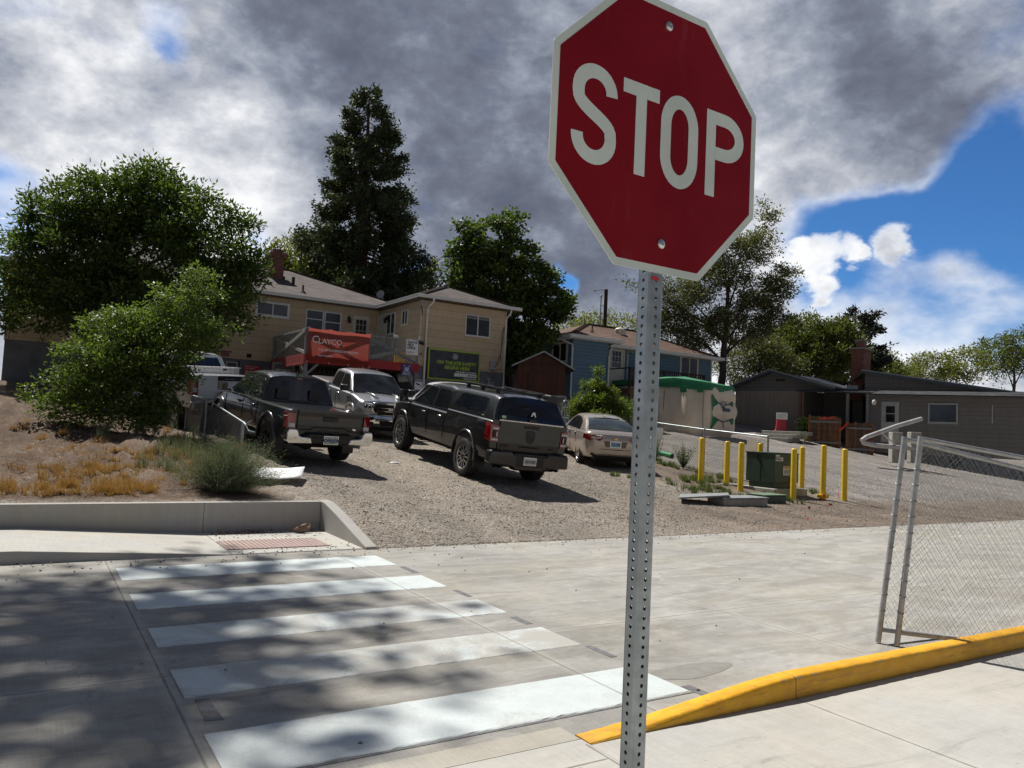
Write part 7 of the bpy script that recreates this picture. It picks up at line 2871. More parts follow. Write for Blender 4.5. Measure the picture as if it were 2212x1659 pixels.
def make_tree(name, label, base, top, blobs, r0, nclump, spread, per, leaf_len, leaf_w, lm, bark='bark', group=None, shell=.5, droop=0.0, up=0.15, ntwig=60, cat='tree', seed=1, flat=.8, mid=.35, kind=None):
    rng = np.random.default_rng(seed)
    root = thing(name, label, cat, base, 0, group)
    cl, pts, out = crown_points(blobs, nclump, spread, per, shell, rng, flat)
    out = unit(out + np.array([0, 0, up - droop]))
    ll = leaf_len * rng.uniform(.65, 1.25, len(pts))
    V, Fq = leaf_quads(pts - np.array(base)[None], out, ll, ll * leaf_w, rng=rng, upn=1.0)
    fast_mesh('crown', V, Fq, MT[lm], root)
    b = MB()
    limbs(b, base, top, blobs, r0, rng, mid, cl=cl, ntwig=ntwig)
    b.build('trunk', MT[bark], root, smooth=60, off=base)
    return root


def B(px, py, Y, rx, ry=None, rz=None, wgt=1.0):
    """crown lobe centred at a photo pixel and distance, radii in metres"""
    return (tuple(at(px, py, Y)), (rx, ry or rx, rz or rx), wgt)


def gbase(px, Y, dz=0.0):
    p = at(px, 930, Y)
    u_, v_ = UV(p)
    return (p.x, p.y, hz(u_, v_) - .05 + dz)


# big dark walnut at the left
Yw = 27.0
bl = [B(330, 430, Yw, 1.5, 1.6, 1.25), B(400, 470, Yw, 1.5, 1.6, 1.3), B(300, 540, Yw, 2.2, 2.2, 1.8), B(440, 545, Yw - .5, 1.6, 1.8, 1.3), B(505, 570, Yw - .5, 1.0, 1.4, 1.1), B(230, 450, Yw, 2.0, 2.2, 1.5),
      B(170, 560, Yw, 2.4, 2.4, 2.0), B(80, 620, Yw, 2.2, 2.2, 1.8), B(390, 640, Yw - 1, 1.9, 2.0, 1.4), B(500, 660, Yw - 1, 1.0, 1.3, .8), B(275, 660, Yw, 2.2, 2.2, 1.6), B(140, 470, Yw, 1.8, 2, 1.3), B(540, 610, Yw - .5, .6, .9, .7), B(320, 375, Yw, .7, .9, .75), B(497, 480, Yw, .75, .9, .6), B(440, 725, Yw - 1, .9, 1.0, .55)]
make_tree('walnut_tree', 'big dark broadleaf tree overhanging the left end of the tan house roof', gbase(215, Yw), at(260, 520, Yw), bl, .32, 820, .46, 95, .185, .40, 'leaf_dark', seed=3, shell=.40, droop=.15, ntwig=140, flat=.55)

# light green shrub tree in front of it
Ye = 18.5
bl = [B(437, 590, Ye, .38, .5, .40), B(400, 650, Ye, .62, .8, .55), B(350, 725, Ye, .9, 1.0, .65), B(430, 705, Ye, .50, .6, .45), B(290, 780, Ye - .5, .9, 1.0, .75), B(350, 800, Ye - .5, .65, .8, .5), B(270, 870, Ye - 1, .8, .9, .6),
      B(220, 800, Ye - .5, 1.0, 1.1, .9), B(170, 860, Ye - .5, .9, 1.1, .8), B(470, 640, Ye, .26, .35, .14), B(478, 712, Ye, .30, .35, .13), B(300, 700, Ye, .6, .8, .5), B(240, 720, Ye, .8, .9, .6), B(410, 765, Ye - .3, .35, .4, .22), B(440, 735, Ye, .40, .4, .18), B(340, 640, Ye, .25, .3, .35), B(320, 910, Ye - 1.3, .35, .5, .25), B(325, 660, Ye, .2, .2, .3), B(360, 835, Ye - .5, .50, .6, .40), B(345, 890, Ye - .8, .40, .5, .35), B(395, 815, Ye - .3, .30, .35, .25)]
make_tree('elm_shrub', 'light green leafy shrub tree growing over the far end of the chain-link fence', gbase(300, Ye + .3), at(330, 760, Ye), bl, .09, 700, .24, 58, .09, .50, 'leaf_elm', seed=5, shell=.35, droop=.10, ntwig=260, cat='shrub', flat=.5)

# tall conifer
def conifer(name, label, base, H, prof, lm, bark, seed, nbr=150, r0=.4, gap=.25, sprays=26, ll=.34, dense=1.0, group=None, tilt=-.15, step_top=.1, wdt=.42):
    rng = np.random.default_rng(seed)
    root = thing(name, label, 'tree', base, 0, group)
    b = MB()
    hs = [0, .1, .25, .5, .75, .95, 1.0]
    b.tube([(rng.normal(0, .03) * H * .02, rng.normal(0, .03) * H * .02, h * H) for h in hs], [r0 * (1.3 - 1.25 * h ** .8) if h else r0 * 1.5 for h in hs], 12)
    C_, D_, S_ = [], [], []
    for i in range(nbr):
        h = 1 - (rng.random() ** .72) * .93
        z = h * H
        az = rng.uniform(0, 2 * PI)
        R_ = interp(prof, h)[0] * rng.uniform(.72, 1.10)
        R_ *= 1 + .11 * math.sin(az * 3 + h * 19) + .07 * math.sin(az * 5 - h * 37)
        dirv = np.array([math.cos(az), math.sin(az), 0])
        sag = R_ * rng.uniform(.05, .28)
        pts = []
        for k in range(6):
            t = k / 5
            pts.append(np.array([0, 0, z]) + dirv * R_ * t + np.array([0, 0, -sag * math.sin(PI * .6 * t) + R_ * .26 * max(0, t - .5)]))
        b.tube([tuple(p) for p in pts], [max(.012, .05 * (R_ / 4 + .3) * (1 - .85 * k / 5)) for k in range(6)], 5)
        m_ = int(sprays * dense * (.4 + R_ / 3.2))
        t = gap + (1 - gap) * rng.random(m_) ** .75
        pos = np.array([np.interp(t, np.linspace(0, 1, 6), [p[j] for p in pts]) for j in range(3)]).T
        pos += rng.normal(0, .20, (m_, 3)) * (np.array([1, 1, .8]) * (.4 + R_ * .22))
        C_.append(pos)
        D_.append(unit(dirv[None] * .55 + rng.normal(0, .5, (m_, 3)) + np.array([0, 0, tilt])))
    c_ = np.concatenate(C_)
    d_ = np.concatenate(D_)
    rep = 10
    c2 = np.repeat(c_, rep, 0) + rng.normal(0, .13, (len(c_) * rep, 3))
    d2 = unit(np.repeat(d_, rep, 0) + rng.normal(0, .5, (len(c_) * rep, 3)))
    lens = ll * rng.uniform(.5, 1.2, len(c2))
    V, Fq = leaf_quads(c2, d2, lens, lens * wdt, rng=rng)
    fast_mesh('crown', V, Fq, MT[lm], root)
    b.build('trunk', MT[bark], root, smooth=60)
    return root


Yc = 48.0
cb_ = gbase(766, Yc)
Hc = at(795, 188, Yc).z - cb_[2]
conifer('conifer_tree', 'tall dark conifer rising behind the tan house between its two roofs', cb_, Hc,
        [(0, 3.0), (.10, 3.9), (.18, 4.6), (.26, 4.6), (.36, 4.3), (.48, 3.8), (.6, 3.2), (.7, 2.7), (.8, 2.1), (.88, 1.7), (.94, 1.3), (.98, .8), (1, .2)], 'leaf_conifer', 'bark_red', 8, nbr=340, r0=.55, gap=.40, sprays=27, ll=.27, dense=1.2).rotation_euler = (0, rad(-1.0), 0)

# maple behind the wing of the tan house
Ym = 41.0
bl = [B(1098, 480, Ym, .95, 1.0, .75), B(1022, 498, Ym, .75, .9, .65), B(1045, 545, Ym, 1.3, 1.4, 1.0), B(990, 540, Ym, .75, .8, .55), B(1110, 545, Ym, 1.1, 1.2, .9), B(1000, 600, Ym, 1.2, 1.4, 1.0), B(1080, 620, Ym, 1.9, 1.9, 1.4),
      B(1160, 600, Ym, 1.2, 1.3, .9), B(1190, 655, Ym, 1.25, 1.4, 1.0), B(1130, 690, Ym, 1.6, 1.6, 1.1), B(1215, 665, Ym, .6, .8, .6), B(1040, 670, Ym + .5, 1.6, 1.6, 1.2), B(1125, 750, Ym - 1, .95, 1.0, .8), B(1165, 715, Ym - 1, .9, 1.0, .7), B(1100, 780, Ym - 1, .6, .7, .6)]
make_tree('maple_tree', 'green maple tree with two narrow tops behind the right wing of the tan house', gbase(1102, Ym), at(1085, 560, Ym), bl, .28, 640, .42, 50, .22, .72, 'leaf_maple', seed=12, shell=.45, droop=.20, ntwig=120, flat=.5)

# airy locust behind the blue house
Yl = 50.0
bl = [B(1660, 470, Yl, .7, .9, 1.1, .6), B(1625, 535, Yl, 1.6, 1.7, 1.2), B(1690, 595, Yl, 1.1, 1.3, .7, .8), B(1560, 590, Yl, 2.0, 2.0, 1.4), B(1640, 640, Yl, 2.0, 2.0, 1.3), B(1480, 640, Yl, 1.9, 2.0, 1.4), B(1420, 620, Yl, 1.1, 1.3, .7, .6), B(1360, 615, Yl, .6, .7, .35, .4),
      B(1590, 700, Yl, 2.2, 2.2, 1.4), B(1500, 720, Yl, 2.0, 2.0, 1.3), B(1670, 690, Yl, 1.2, 1.4, .9, .8), B(1430, 700, Yl, 1.4, 1.5, 1.2), B(1555, 520, Yl, 1.2, 1.4, .9)]
make_tree('locust_tree', 'tall airy grey-green tree behind the roof of the blue house and the stop sign', gbase(1548, Yl), at(1575, 600, Yl), bl, .30, 1000, .50, 46, .20, .44, 'leaf_locust', seed=21, shell=.30, droop=.2, ntwig=240, flat=.5)

# trees farther back
FAR = 'trees behind the houses'
bl = [B(640, 560, 62, 1.5, 1.6, 2.2), B(600, 590, 62, 1.6, 1.8, 2.0), B(690, 600, 60, 1.8, 2, 2.4), B(700, 560, 62, .9, 1, 1.8), B(585, 540, 62, .6, .8, 1.0), B(640, 640, 60, 2.6, 2.6, 1.8)]
make_tree('poplar_tree', 'yellow-green tree behind the brick chimney of the tan house', gbase(640, 62), at(640, 590, 62), bl, .25, 420, .6, 40, .26, .5, 'leaf_yellow', seed=31, group=FAR, up=.5, ntwig=20)
bl = [B(735, 620, 58, 2.4, 2.4, 1.6), B(720, 570, 58, 1.3, 1.5, 1.4), B(860, 650, 58, 2.2, 2.4, 1.5), B(800, 660, 58, 2.2, 2.4, 1.5), B(680, 650, 58, 2.4, 2.4, 1.5)]
make_tree('garden_tree', 'green tree mass low behind the trunk of the tall conifer', gbase(790, 58), at(780, 640, 58), bl, .25, 420, .6, 34, .26, .5, 'leaf_mid', seed=32, group=FAR, ntwig=20)
bl = [B(925, 605, 66, .8, .9, 1.3), B(938, 580, 66, .35, .4, .8), B(915, 640, 66, 1.0, 1.2, 1.0)]
make_tree('young_tree', 'small bright green tree above the wing roof next to the tall conifer', gbase(925, 66), at(928, 590, 66), bl, .14, 130, .4, 34, .26, .5, 'leaf_mid', seed=33, group=FAR, up=.5, ntwig=10)
pb = gbase(962, 70)
conifer('spruce_tree', 'small blue-black spruce above the wing roof left of the maple', pb, at(960, 562, 70).z - pb[2], [(0, 3.0), (.3, 2.6), (.6, 1.6), (.8, .9), (1, .1)], 'leaf_spruce', 'bark', 34, nbr=150, r0=.2, gap=.2, sprays=14, ll=.34, group=FAR, tilt=.1)
bl = [B(1290, 685, 68, 1.5, 1.5, .8), B(1245, 695, 68, 1.0, 1.2, .7), B(1335, 700, 68, 1.3, 1.4, .8), B(1275, 720, 66, 3.5, 2.2, 1.3), B(1385, 690, 66, 1.2, 1.3, 1.0)]
make_tree('distant_tree', 'pale green tree showing above the blue house roof beside the utility pole', gbase(1300, 68), at(1298, 705, 68), bl, .2, 170, .5, 22, .26, .5, 'leaf_yellow', seed=36, group=FAR, ntwig=40)
bl = [B(1750, 725, 58, 2.2, 2.3, 1.5), B(1700, 750, 58, 2.2, 2.3, 1.6), B(1800, 735, 58, 1.9, 2.1, 1.7), B(1745, 780, 57, 3.2, 2.6, 1.8), B(1825, 770, 57, 1.5, 1.8, 1.5)]
make_tree('round_tree', 'round green tree behind the grey house left of its brick chimney', gbase(1750, 58), at(1755, 735, 58), bl, .28, 640, .50, 52, .26, .5, 'leaf_mid', seed=41, group=FAR, ntwig=30, shell=.5)
bl = [B(1640, 770, 54, 1.9, 2, 1.6), B(1590, 790, 54, 1.6, 2, 1.5), B(1680, 800, 54, 2.0, 2, 1.3), B(1640, 740, 54, 1.2, 1.4, 1.0)]
make_tree('dusty_shrub', 'grey-green shrubby tree between the blue house and the grey house', gbase(1640, 54), at(1640, 770, 54), bl, .2, 330, .5, 42, .20, .45, 'leaf_locust', seed=42, group=FAR, ntwig=30)
pb = gbase(1842, 63)
conifer('pine_tree', 'dark pine tree rising behind the brick chimney of the grey house', pb, at(1840, 655, 63).z - pb[2], [(0, 2.2), (.4, 2.9), (.7, 2.3), (.88, 1.7), (.97, .9), (1, .3)], 'leaf_spruce', 'bark', 44, nbr=130, r0=.26, gap=.5, sprays=16, ll=.36, group=FAR, tilt=.25)
bl = [B(1905, 790, 78, 1.8, 1.9, 1.3), B(1900, 770, 78, .9, 1, 1.0), B(1930, 805, 76, 2.0, 2, 1.1)]
make_tree('backyard_tree', 'small dark green tree right of the brick chimney of the grey house', gbase(1905, 78), at(1903, 785, 78), bl, .2, 170, .55, 32, .28, .5, 'leaf_mid', seed=45, group=FAR, ntwig=15)
bl = [B(2010, 800, 82, 3.0, 2.4, 1.8), B(2090, 790, 82, 2.6, 2.4, 2.0), B(1960, 815, 80, 2.0, 2, 1.2)]
make_tree('spreading_tree', 'wide yellow-green tree beyond the right wing of the grey house', gbase(2040, 82), at(2040, 795, 82), bl, .25, 300, .6, 34, .28, .5, 'leaf_yellow', seed=46, group=FAR, ntwig=15)
bl = [B(2160, 770, 90, 3.0, 3, 2.6), B(2230, 760, 90, 3.4, 3, 3.0)]
make_tree('far_right_tree', 'green tree at the far right beyond the grey house', gbase(2190, 90), at(2190, 770, 90), bl, .3, 260, .7, 34, .32, .5, 'leaf_mid', seed=47, group=FAR, ntwig=15)

# street tree out of view to the left; its open crown throws the dappled shade on the crossing
bl = []
for px, py, r_, w_ in ((300, 1380, .9, 1), (320, 1500, .8, 1), (310, 1620, .9, 1), (400, 1310, .8, 1), (560, 1320, .8, .8), (690, 1290, .7, .7), (380, 1225, .8, 1), (600, 1235, .7, .6), (470, 1450, .7, .7), (430, 1390, .5, .5), (720, 1480, .35, .2), (860, 1310, .45, .3), (230, 1300, 1.0, 1), (120, 1420, 1.1, 1), (180, 1580, 1.1, 1), (60, 1300, 1.2, 1), (560, 1530, .4, .3), (800, 1400, .3, .15)):
    d_ = ray(px, py)
    gpt = Vector((0, 0, EYE)) + d_ * (-EYE / d_.z)
    tt_ = 21.0 + random.uniform(-2.0, 2.5)
    bl.append((tuple(gpt + SUN_V / SUN_V.z * tt_), (r_, r_ * 1.1, r_ * .5), w_))
make_tree('street_tree', 'tall open street tree left of the crossing', (-19.0, 12.5, .3), (-15.0, 14.0, 19.0), bl, .34, 150, .62, 14, .33, .55, 'leaf_mid', seed=78, shell=.1, ntwig=70, mid=.5)

# leafy bush in front of the blue house
Yb = 30.0
bl = [B(1290, 870, Yb, .85, .8, .55), B(1250, 885, Yb, .55, .6, .45), B(1335, 885, Yb, .65, .7, .45), B(1288, 835, Yb, .35, .35, .40), B(1290, 805, Yb, .12, .12, .30), B(1262, 830, Yb, .10, .1, .25), B(1320, 850, Yb, .35, .4, .25), B(1300, 905, Yb - .5, 1.0, .8, .4)]
make_tree('leafy_bush', 'bright green leafy bush behind the beige sedan', gbase(1290, Yb), at(1288, 860, Yb), bl, .05, 420, .17, 46, .12, .40, 'leaf_bush', seed=51, shell=.25, ntwig=80, cat='bush')


# weeds, straw and grass
def blades(name, label, spots, n_, h, wd, lean, m, kind='stuff', rng=RNG, curl=.4, seg=3):
    """thin bent stems growing from spots (N x 3)"""
    k = rng.integers(0, len(spots), n_)
    base = spots[k]
    az = rng.uniform(0, 2 * PI, n_)
    ln = h * rng.uniform(.45, 1.2, n_)
    le = lean * rng.random(n_) ** .7
    dx, dy = np.cos(az), np.sin(az)
    perp = np.stack([-dy, dx, np.zeros(n_)], -1)
    rows = []
    for i in range(seg + 1):
        t = i / seg
        an = le * (.55 + curl * t)
        p = base + np.stack([dx * np.sin(an) * ln * t, dy * np.sin(an) * ln * t, np.cos(an) * ln * t], -1)
        w_ = wd * (1 - .85 * t)
        rows += [p - perp * w_ / 2, p + perp * w_ / 2]
    V = np.stack(rows, 1)
    F = np.concatenate([np.stack([np.arange(n_) * (2 * seg + 2) + 2 * i + a for a in (0, 1, 3, 2)], -1) for i in range(seg)])
    o = fast_mesh(name, V.reshape(-1, 3), F, m)
    if kind:
        tag(o, label, kind=kind)
    return o


def ground_spots(us, vs):
    return np.stack([us * E1.x + vs * E2.x, us * E1.y + vs * E2.y, height(us, vs) - .01], -1)


rg = np.random.default_rng(5)
# big grey-green weed by the fence end
wb_ = at(486, 1080, 12.25)
wu, wv = UV(wb_)
root = thing('weed_bush', 'bushy grey-green weed behind the retaining wall at the end of the fence', 'bush', (wb_.x, wb_.y, hz(wu, wv)))
n_ = 1300
az = rg.uniform(0, 2 * PI, n_)
el = rg.uniform(.05, 1.5, n_)
ln = rg.uniform(.50, 1.0, n_) * (.80 + .16 * np.abs(np.cos(az)) * np.cos(el)) * 1.0
st0 = np.stack([rg.normal(0, .10, n_), rg.normal(0, .08, n_), rg.uniform(0, .1, n_)], -1)
dv = np.stack([np.cos(az) * np.cos(el) * 1.05, np.sin(az) * np.cos(el) * .75, np.sin(el)], -1)
rows = []
seg = 5
perp = unit(np.cross(dv, rg.normal(0, 1, (n_, 3))))
for i in range(seg + 1):
    t = i / seg
    p = st0 + dv * (ln * t)[:, None] + np.stack([np.zeros(n_), np.zeros(n_), .10 * t * t * np.cos(el) * ln], -1) + rg.normal(0, .022, (n_, 3)) * t
    rows += [p - perp * .0035 * (1 - .7 * t), p + perp * .0035 * (1 - .7 * t)]
V1 = np.stack(rows, 1).reshape(-1, 3)
F1 = np.concatenate([np.stack([np.arange(n_) * (2 * seg + 2) + 2 * i + a for a in (0, 1, 3, 2)], -1) for i in range(seg)])
m_ = 46
tt = rg.uniform(.25, 1.03, (n_, m_))
pos = st0[:, None] + dv[:, None] * (ln[:, None] * tt)[..., None] + np.stack([0 * tt, 0 * tt, .10 * tt * tt * (np.cos(el) * ln)[:, None]], -1)
pos = pos.reshape(-1, 3) + rg.normal(0, .022, (n_ * m_, 3))
dl = unit(np.repeat(dv, m_, 0) * .7 + rg.normal(0, .7, (n_ * m_, 3)))
lens = rg.uniform(.014, .036, n_ * m_)
V2, F2 = leaf_quads(pos, dl, lens, lens * .22, rng=rg)
fast_mesh('stems', np.concatenate([V1, V2]), np.concatenate([F1, F2 + len(V1)]), MT['weed'], root)

# dry straw in patches on the bank
def patch(cu, cv, ru, rv, k, seed):
    r_ = np.random.default_rng(seed)
    t_ = max(3, k // 9)
    a = r_.uniform(0, 6.28, t_)
    q = np.sqrt(r_.random(t_))
    j = r_.integers(0, t_, k)
    s_ = r_.uniform(.02, .11, t_)[j]
    return (cu + np.cos(a) * q * ru)[j] + r_.normal(0, 1, k) * s_, (cv + np.sin(a) * q * rv)[j] + r_.normal(0, 1, k) * s_


us, vs = [], []
for cu, cv, ru, rv, k in ((1.5, 14.0, 1.2, 1.0, 420), (-.2, 14.6, 1.5, 1.2, 300), (2.8, 17.0, .5, 2.0, 260), (1.2, 16.2, 1.3, 1.0, 260), (.55, 12.9, 1.0, .5, 420), (1.35, 12.85, .5, .4, 260), (-1.2, 12.9, 1.2, .5, 260), (2.0, 14.2, .9, .8, 60), (2.9, 16.0, .5, 1.5, 90), (1.6, 18.5, 1.4, 1.6, 160), (.0, 20.0, 1.6, 1.5, 120), (3.0, 19, .3, 2.5, 90), (-3, 13.5, 2, .8, 120)):
    a, c_ = patch(cu, cv, ru, rv, k, int(cu * 10 + cv * 100))
    us.append(a)
    vs.append(c_)
us, vs = np.concatenate(us), np.concatenate(vs)
blades('dry_grass', 'tufts of dry orange straw on the dirt bank behind the retaining wall', ground_spots(us, vs), 34000, .16, .0065, 1.35, MT['straw'], rng=rg)
us, vs = patch(2.6, 15.2, .9, 2.2, 200, 71)
us2, vs2 = patch(2.2, 19.5, 1.3, 3.0, 160, 72)
blades('bank_weeds', 'thin pale weeds along the foot of the left chain-link fence', ground_spots(np.concatenate([us, us2]), np.concatenate([vs, vs2])), 2400, .36, .008, .8, MT['weed'], rng=rg)
# green grass round the transformer and along the middle fence
us, vs = [], []
for cu, cv, ru, rv, k in ((15.6, 14.1, 1.5, .9, 240), (16.3, 15.6, .9, .9, 160), (17.4, 16.6, .8, .8, 100), (18.2, 18.5, .4, 2.6, 160), (18.2, 23.0, .35, 3.0, 120), (15.0, 13.2, 1.2, .4, 80), (16.6, 13.3, .5, .5, 70), (19.4, 14.4, .4, .4, 25), (14.2, 15.8, 1.2, .8, 40)):
    a, c_ = patch(cu, cv, ru, rv, k, int(cu * 10 + cv * 100))
    us.append(a)
    vs.append(c_)
us, vs = np.concatenate(us), np.concatenate(vs)
blades('green_grass', 'ragged green grass round the transformer and along the middle fence', ground_spots(us, vs), 15000, .17, .011, 1.0, MT['grass'], rng=rg)
us, vs = [], []
for cu, cv, ru, rv, k in ((44, 30, 5, 1.5, 90), (50, 31, 5, 2, 90), (38, 29, 4, 1.2, 60)):
    a, c_ = patch(cu, cv, ru, rv, k, int(cu * 10 + cv * 100))
    us.append(a)
    vs.append(c_)
us, vs = np.concatenate(us), np.concatenate(vs)
blades('far_weeds', 'sparse weeds in front of the grey house', ground_spots(us, vs), 3500, .22, .02, 1.0, MT['grass'], rng=rg)


def weed_plant(name, label, u, v, h, n_, m, seed, wide=.5, leafy=14, ll=.05):
    r_ = np.random.default_rng(seed)
    z = hz(u, v)
    p = W(u, v, z)
    root = thing(name, label, 'weed', (p.x, p.y, z))
    az = r_.uniform(0, 6.28, n_)
    le = r_.random(n_) * wide
    ln = h * r_.uniform(.5, 1.05, n_)
    dv = np.stack([np.cos(az) * np.sin(le), np.sin(az) * np.sin(le), np.cos(le)], -1)
    perp = unit(np.cross(dv, r_.normal(0, 1, (n_, 3))))
    rows = []
    for i in range(4):
        t = i / 3
        q = dv * (ln * t)[:, None] + r_.normal(0, .01, (n_, 3)) * t
        rows += [q - perp * .006 * (1 - .7 * t), q + perp * .006 * (1 - .7 * t)]
    V1 = np.stack(rows, 1).reshape(-1, 3)
    F1 = np.concatenate([np.stack([np.arange(n_) * 8 + 2 * i + a for a in (0, 1, 3, 2)], -1) for i in range(3)])
    tt = r_.uniform(.2, 1.0, (n_, leafy))
    pos = (dv[:, None] * (ln[:, None] * tt)[..., None]).reshape(-1, 3) + r_.normal(0, .02, (n_ * leafy, 3))
    dl = unit(np.repeat(dv, leafy, 0) * .4 + r_.normal(0, .8, (n_ * leafy, 3)))
    lens = ll * r_.uniform(.6, 1.3, n_ * leafy)
    V2, F2 = leaf_quads(pos, dl, lens, lens * .4, rng=r_)
    fast_mesh('stems', np.concatenate([V1, V2]), np.concatenate([F1, F2 + len(V1)]), m, root)
    return root


weed_plant('fence_weed', 'tall pale weed against the middle chain-link fence', 18.15, 19.6, 1.15, 60, MT['weed'], 3, .45)
weed_plant('fence_weed', 'dark leafy weed at the foot of the middle chain-link fence', 18.25, 18.4, .8, 70, MT['grass'], 4, .6)
q = UV(at(1740, 945, 44.0))
weed_plant('wall_weed', 'dark green weed at the corner of the beige plywood wall', q[0], q[1], 1.3, 90, MT['leaf_dark'], 5, .6, 22, .14)
q = UV(at(1738, 955, 41))
weed_plant('stray_weed', 'thin pale weed standing in the grey gravel', q[0], q[1], .8, 18, MT['weed'], 6, .4, 12, .08)

# ------------------------------------------------------------------ stop sign
SC = Vector((0.3851, 2.0885, 2.5476))
SYAW = 0.570
ss = thing('stop_sign', 'red octagonal stop sign on a perforated galvanised post', 'stop sign', (SC.x + .0, SC.y, 0.0), SYAW)
# local axes: x right along the sign, y away from the viewer, z up; origin below the sign centre
def octo(r, z0=SC.z):
    return [(r * math.cos(rad(22.5 + 45 * i)), z0 + r * math.sin(rad(22.5 + 45 * i))) for i in range(8)]


MXZ = Matrix(((1, 0, 0, 0), (0, 0, 1, 0), (0, 1, 0, 0), (0, 0, 0, 1)))      # (a, b, c) -> (a, c, b)
ro_ = .381 / math.cos(rad(22.5))
b = MB()
b.prism(round_poly(octo(ro_), .007), 0.0, .003, M=MXZ)
pan = b.build('sign_panel', MT['sign_w'], ss)
b = MB()
b.prism(round_poly(octo(ro_ - .0205 / math.cos(rad(22.5))), .003), -.0008, .0005, M=MXZ)
b.build('red_field', MT['sign_r'], pan)


def stroke(path, w):
    """band of width w along a polyline: list of left and right points"""
    n_ = len(path)
    Lp, Rp = [], []
    for i, p in enumerate(path):
        t = Vector(path[min(i + 1, n_ - 1)]) - Vector(path[max(i - 1, 0)])
        t.normalize()
        nn_ = Vector((-t.y, t.x))
        Lp.append(Vector(p) + nn_ * w / 2)
        Rp.append(Vector(p) - nn_ * w / 2)
    return Lp, Rp


def letter_band(b, path, w, x0, z0, closed=False):
    Lp, Rp = stroke(path, w) if not closed else (None, None)
    if closed:
        n_ = len(path)
        Lp, Rp = [], []
        for i in range(n_):
            t = (Vector(path[(i + 1) % n_]) - Vector(path[i - 1])).normalized()
            nn_ = Vector((-t.y, t.x))
            Lp.append(Vector(path[i]) + nn_ * w / 2)
            Rp.append(Vector(path[i]) - nn_ * w / 2)
        Lp.append(Lp[0])
        Rp.append(Rp[0])
    P = [[(x0 + a.x, -.0016, z0 + a.y), (x0 + c.x, -.0016, z0 + c.y)] for a, c in zip(Lp, Rp)]
    b.grid(P)


H_, SW = .254, .0385
ztop = SC.z + .127
zbot = SC.z - .127
x = -.268
hw_ = .052


def arc(cx, cz, rx, rz, a0, a1, n_=18):
    return [(cx + rx * math.cos(rad(lerp(a0, a1, i / n_))), cz + rz * math.sin(rad(lerp(a0, a1, i / n_)))) for i in range(n_ + 1)]


b = MB()
# S
HS = .266
rx_, rz_ = .0555, .053
pathS = arc(0, HS - SW / 2 - rz_, rx_, rz_, -2, 180, 18)
pathS += [(-rx_, HS - SW / 2 - rz_ - .010)]
c0, c1 = Vector((-rx_, HS - .088)), Vector((rx_, .088))
for i in range(1, 14):
    t = i / 14
    p = c0 * (1 - t) ** 3 + Vector((-rx_ + .002, HS - .126)) * 3 * t * (1 - t) ** 2 + Vector((rx_ - .002, .126)) * 3 * t * t * (1 - t) + c1 * t ** 3
    pathS.append((p.x, p.y))
pathS += [(rx_, SW / 2 + rz_ + .002)] + arc(0, SW / 2 + rz_, rx_, rz_, 0, -184, 18)
letter_band(b, pathS, SW, -.243, zbot - .006)
s1 = b.build('legend_letter', MT['sign_w'], pan)
# T
b = MB()
xt = -.0835
for (x0_, x1_, z0_, z1_) in ((xt - .0655, xt + .0655, ztop - SW, ztop), (xt - SW / 2, xt + SW / 2, zbot, ztop - SW)):
    b.add([(x0_, -.0016, z0_), (x1_, -.0016, z0_), (x1_, -.0016, z1_), (x0_, -.0016, z1_)], [(0, 1, 2, 3)])
b.build('legend_letter', MT['sign_w'], pan)
# O
b = MB()
po = arc(0, HS - SW / 2 - .070, .0530, .070, 0, 180, 18) + [(-.0530, HS / 2 + .015), (-.0530, HS / 2 - .015)] + arc(0, SW / 2 + .070, .0530, .070, 180, 360, 18) + [(.0530, HS / 2 - .015), (.0530, HS / 2 + .015)]
letter_band(b, po, SW, .0625, zbot - .006, closed=True)
b.build('legend_letter', MT['sign_w'], pan)
# P
b = MB()
xp = .168
b.add([(xp, -.0016, zbot), (xp + SW, -.0016, zbot), (xp + SW, -.0016, ztop), (xp, -.0016, ztop)], [(0, 1, 2, 3)])
zc_ = ztop - SW / 2 - .052
pp = [(SW - .001, .052), (.076, .052)] + arc(.076, 0, .0630, .052, 90, -90, 18) + [(SW - .001, -.052)]
letter_band(b, pp, SW, xp, zc_)
b.build('legend_letter', MT['sign_w'], pan)
for dz in (.3175, -.3):
    b = MB()
    b.lathe([(.0135, 0), (.0130, .004), (.009, .0075), (.0045, .0085), (.0045, .007), (.0001, .007)], 20, M=Matrix.Translation((.006, -.0012, SC.z + dz)) @ Matrix.Rotation(rad(90), 4, 'X'))
    b.build('bolt', MT['bolt'], ss, smooth=40)
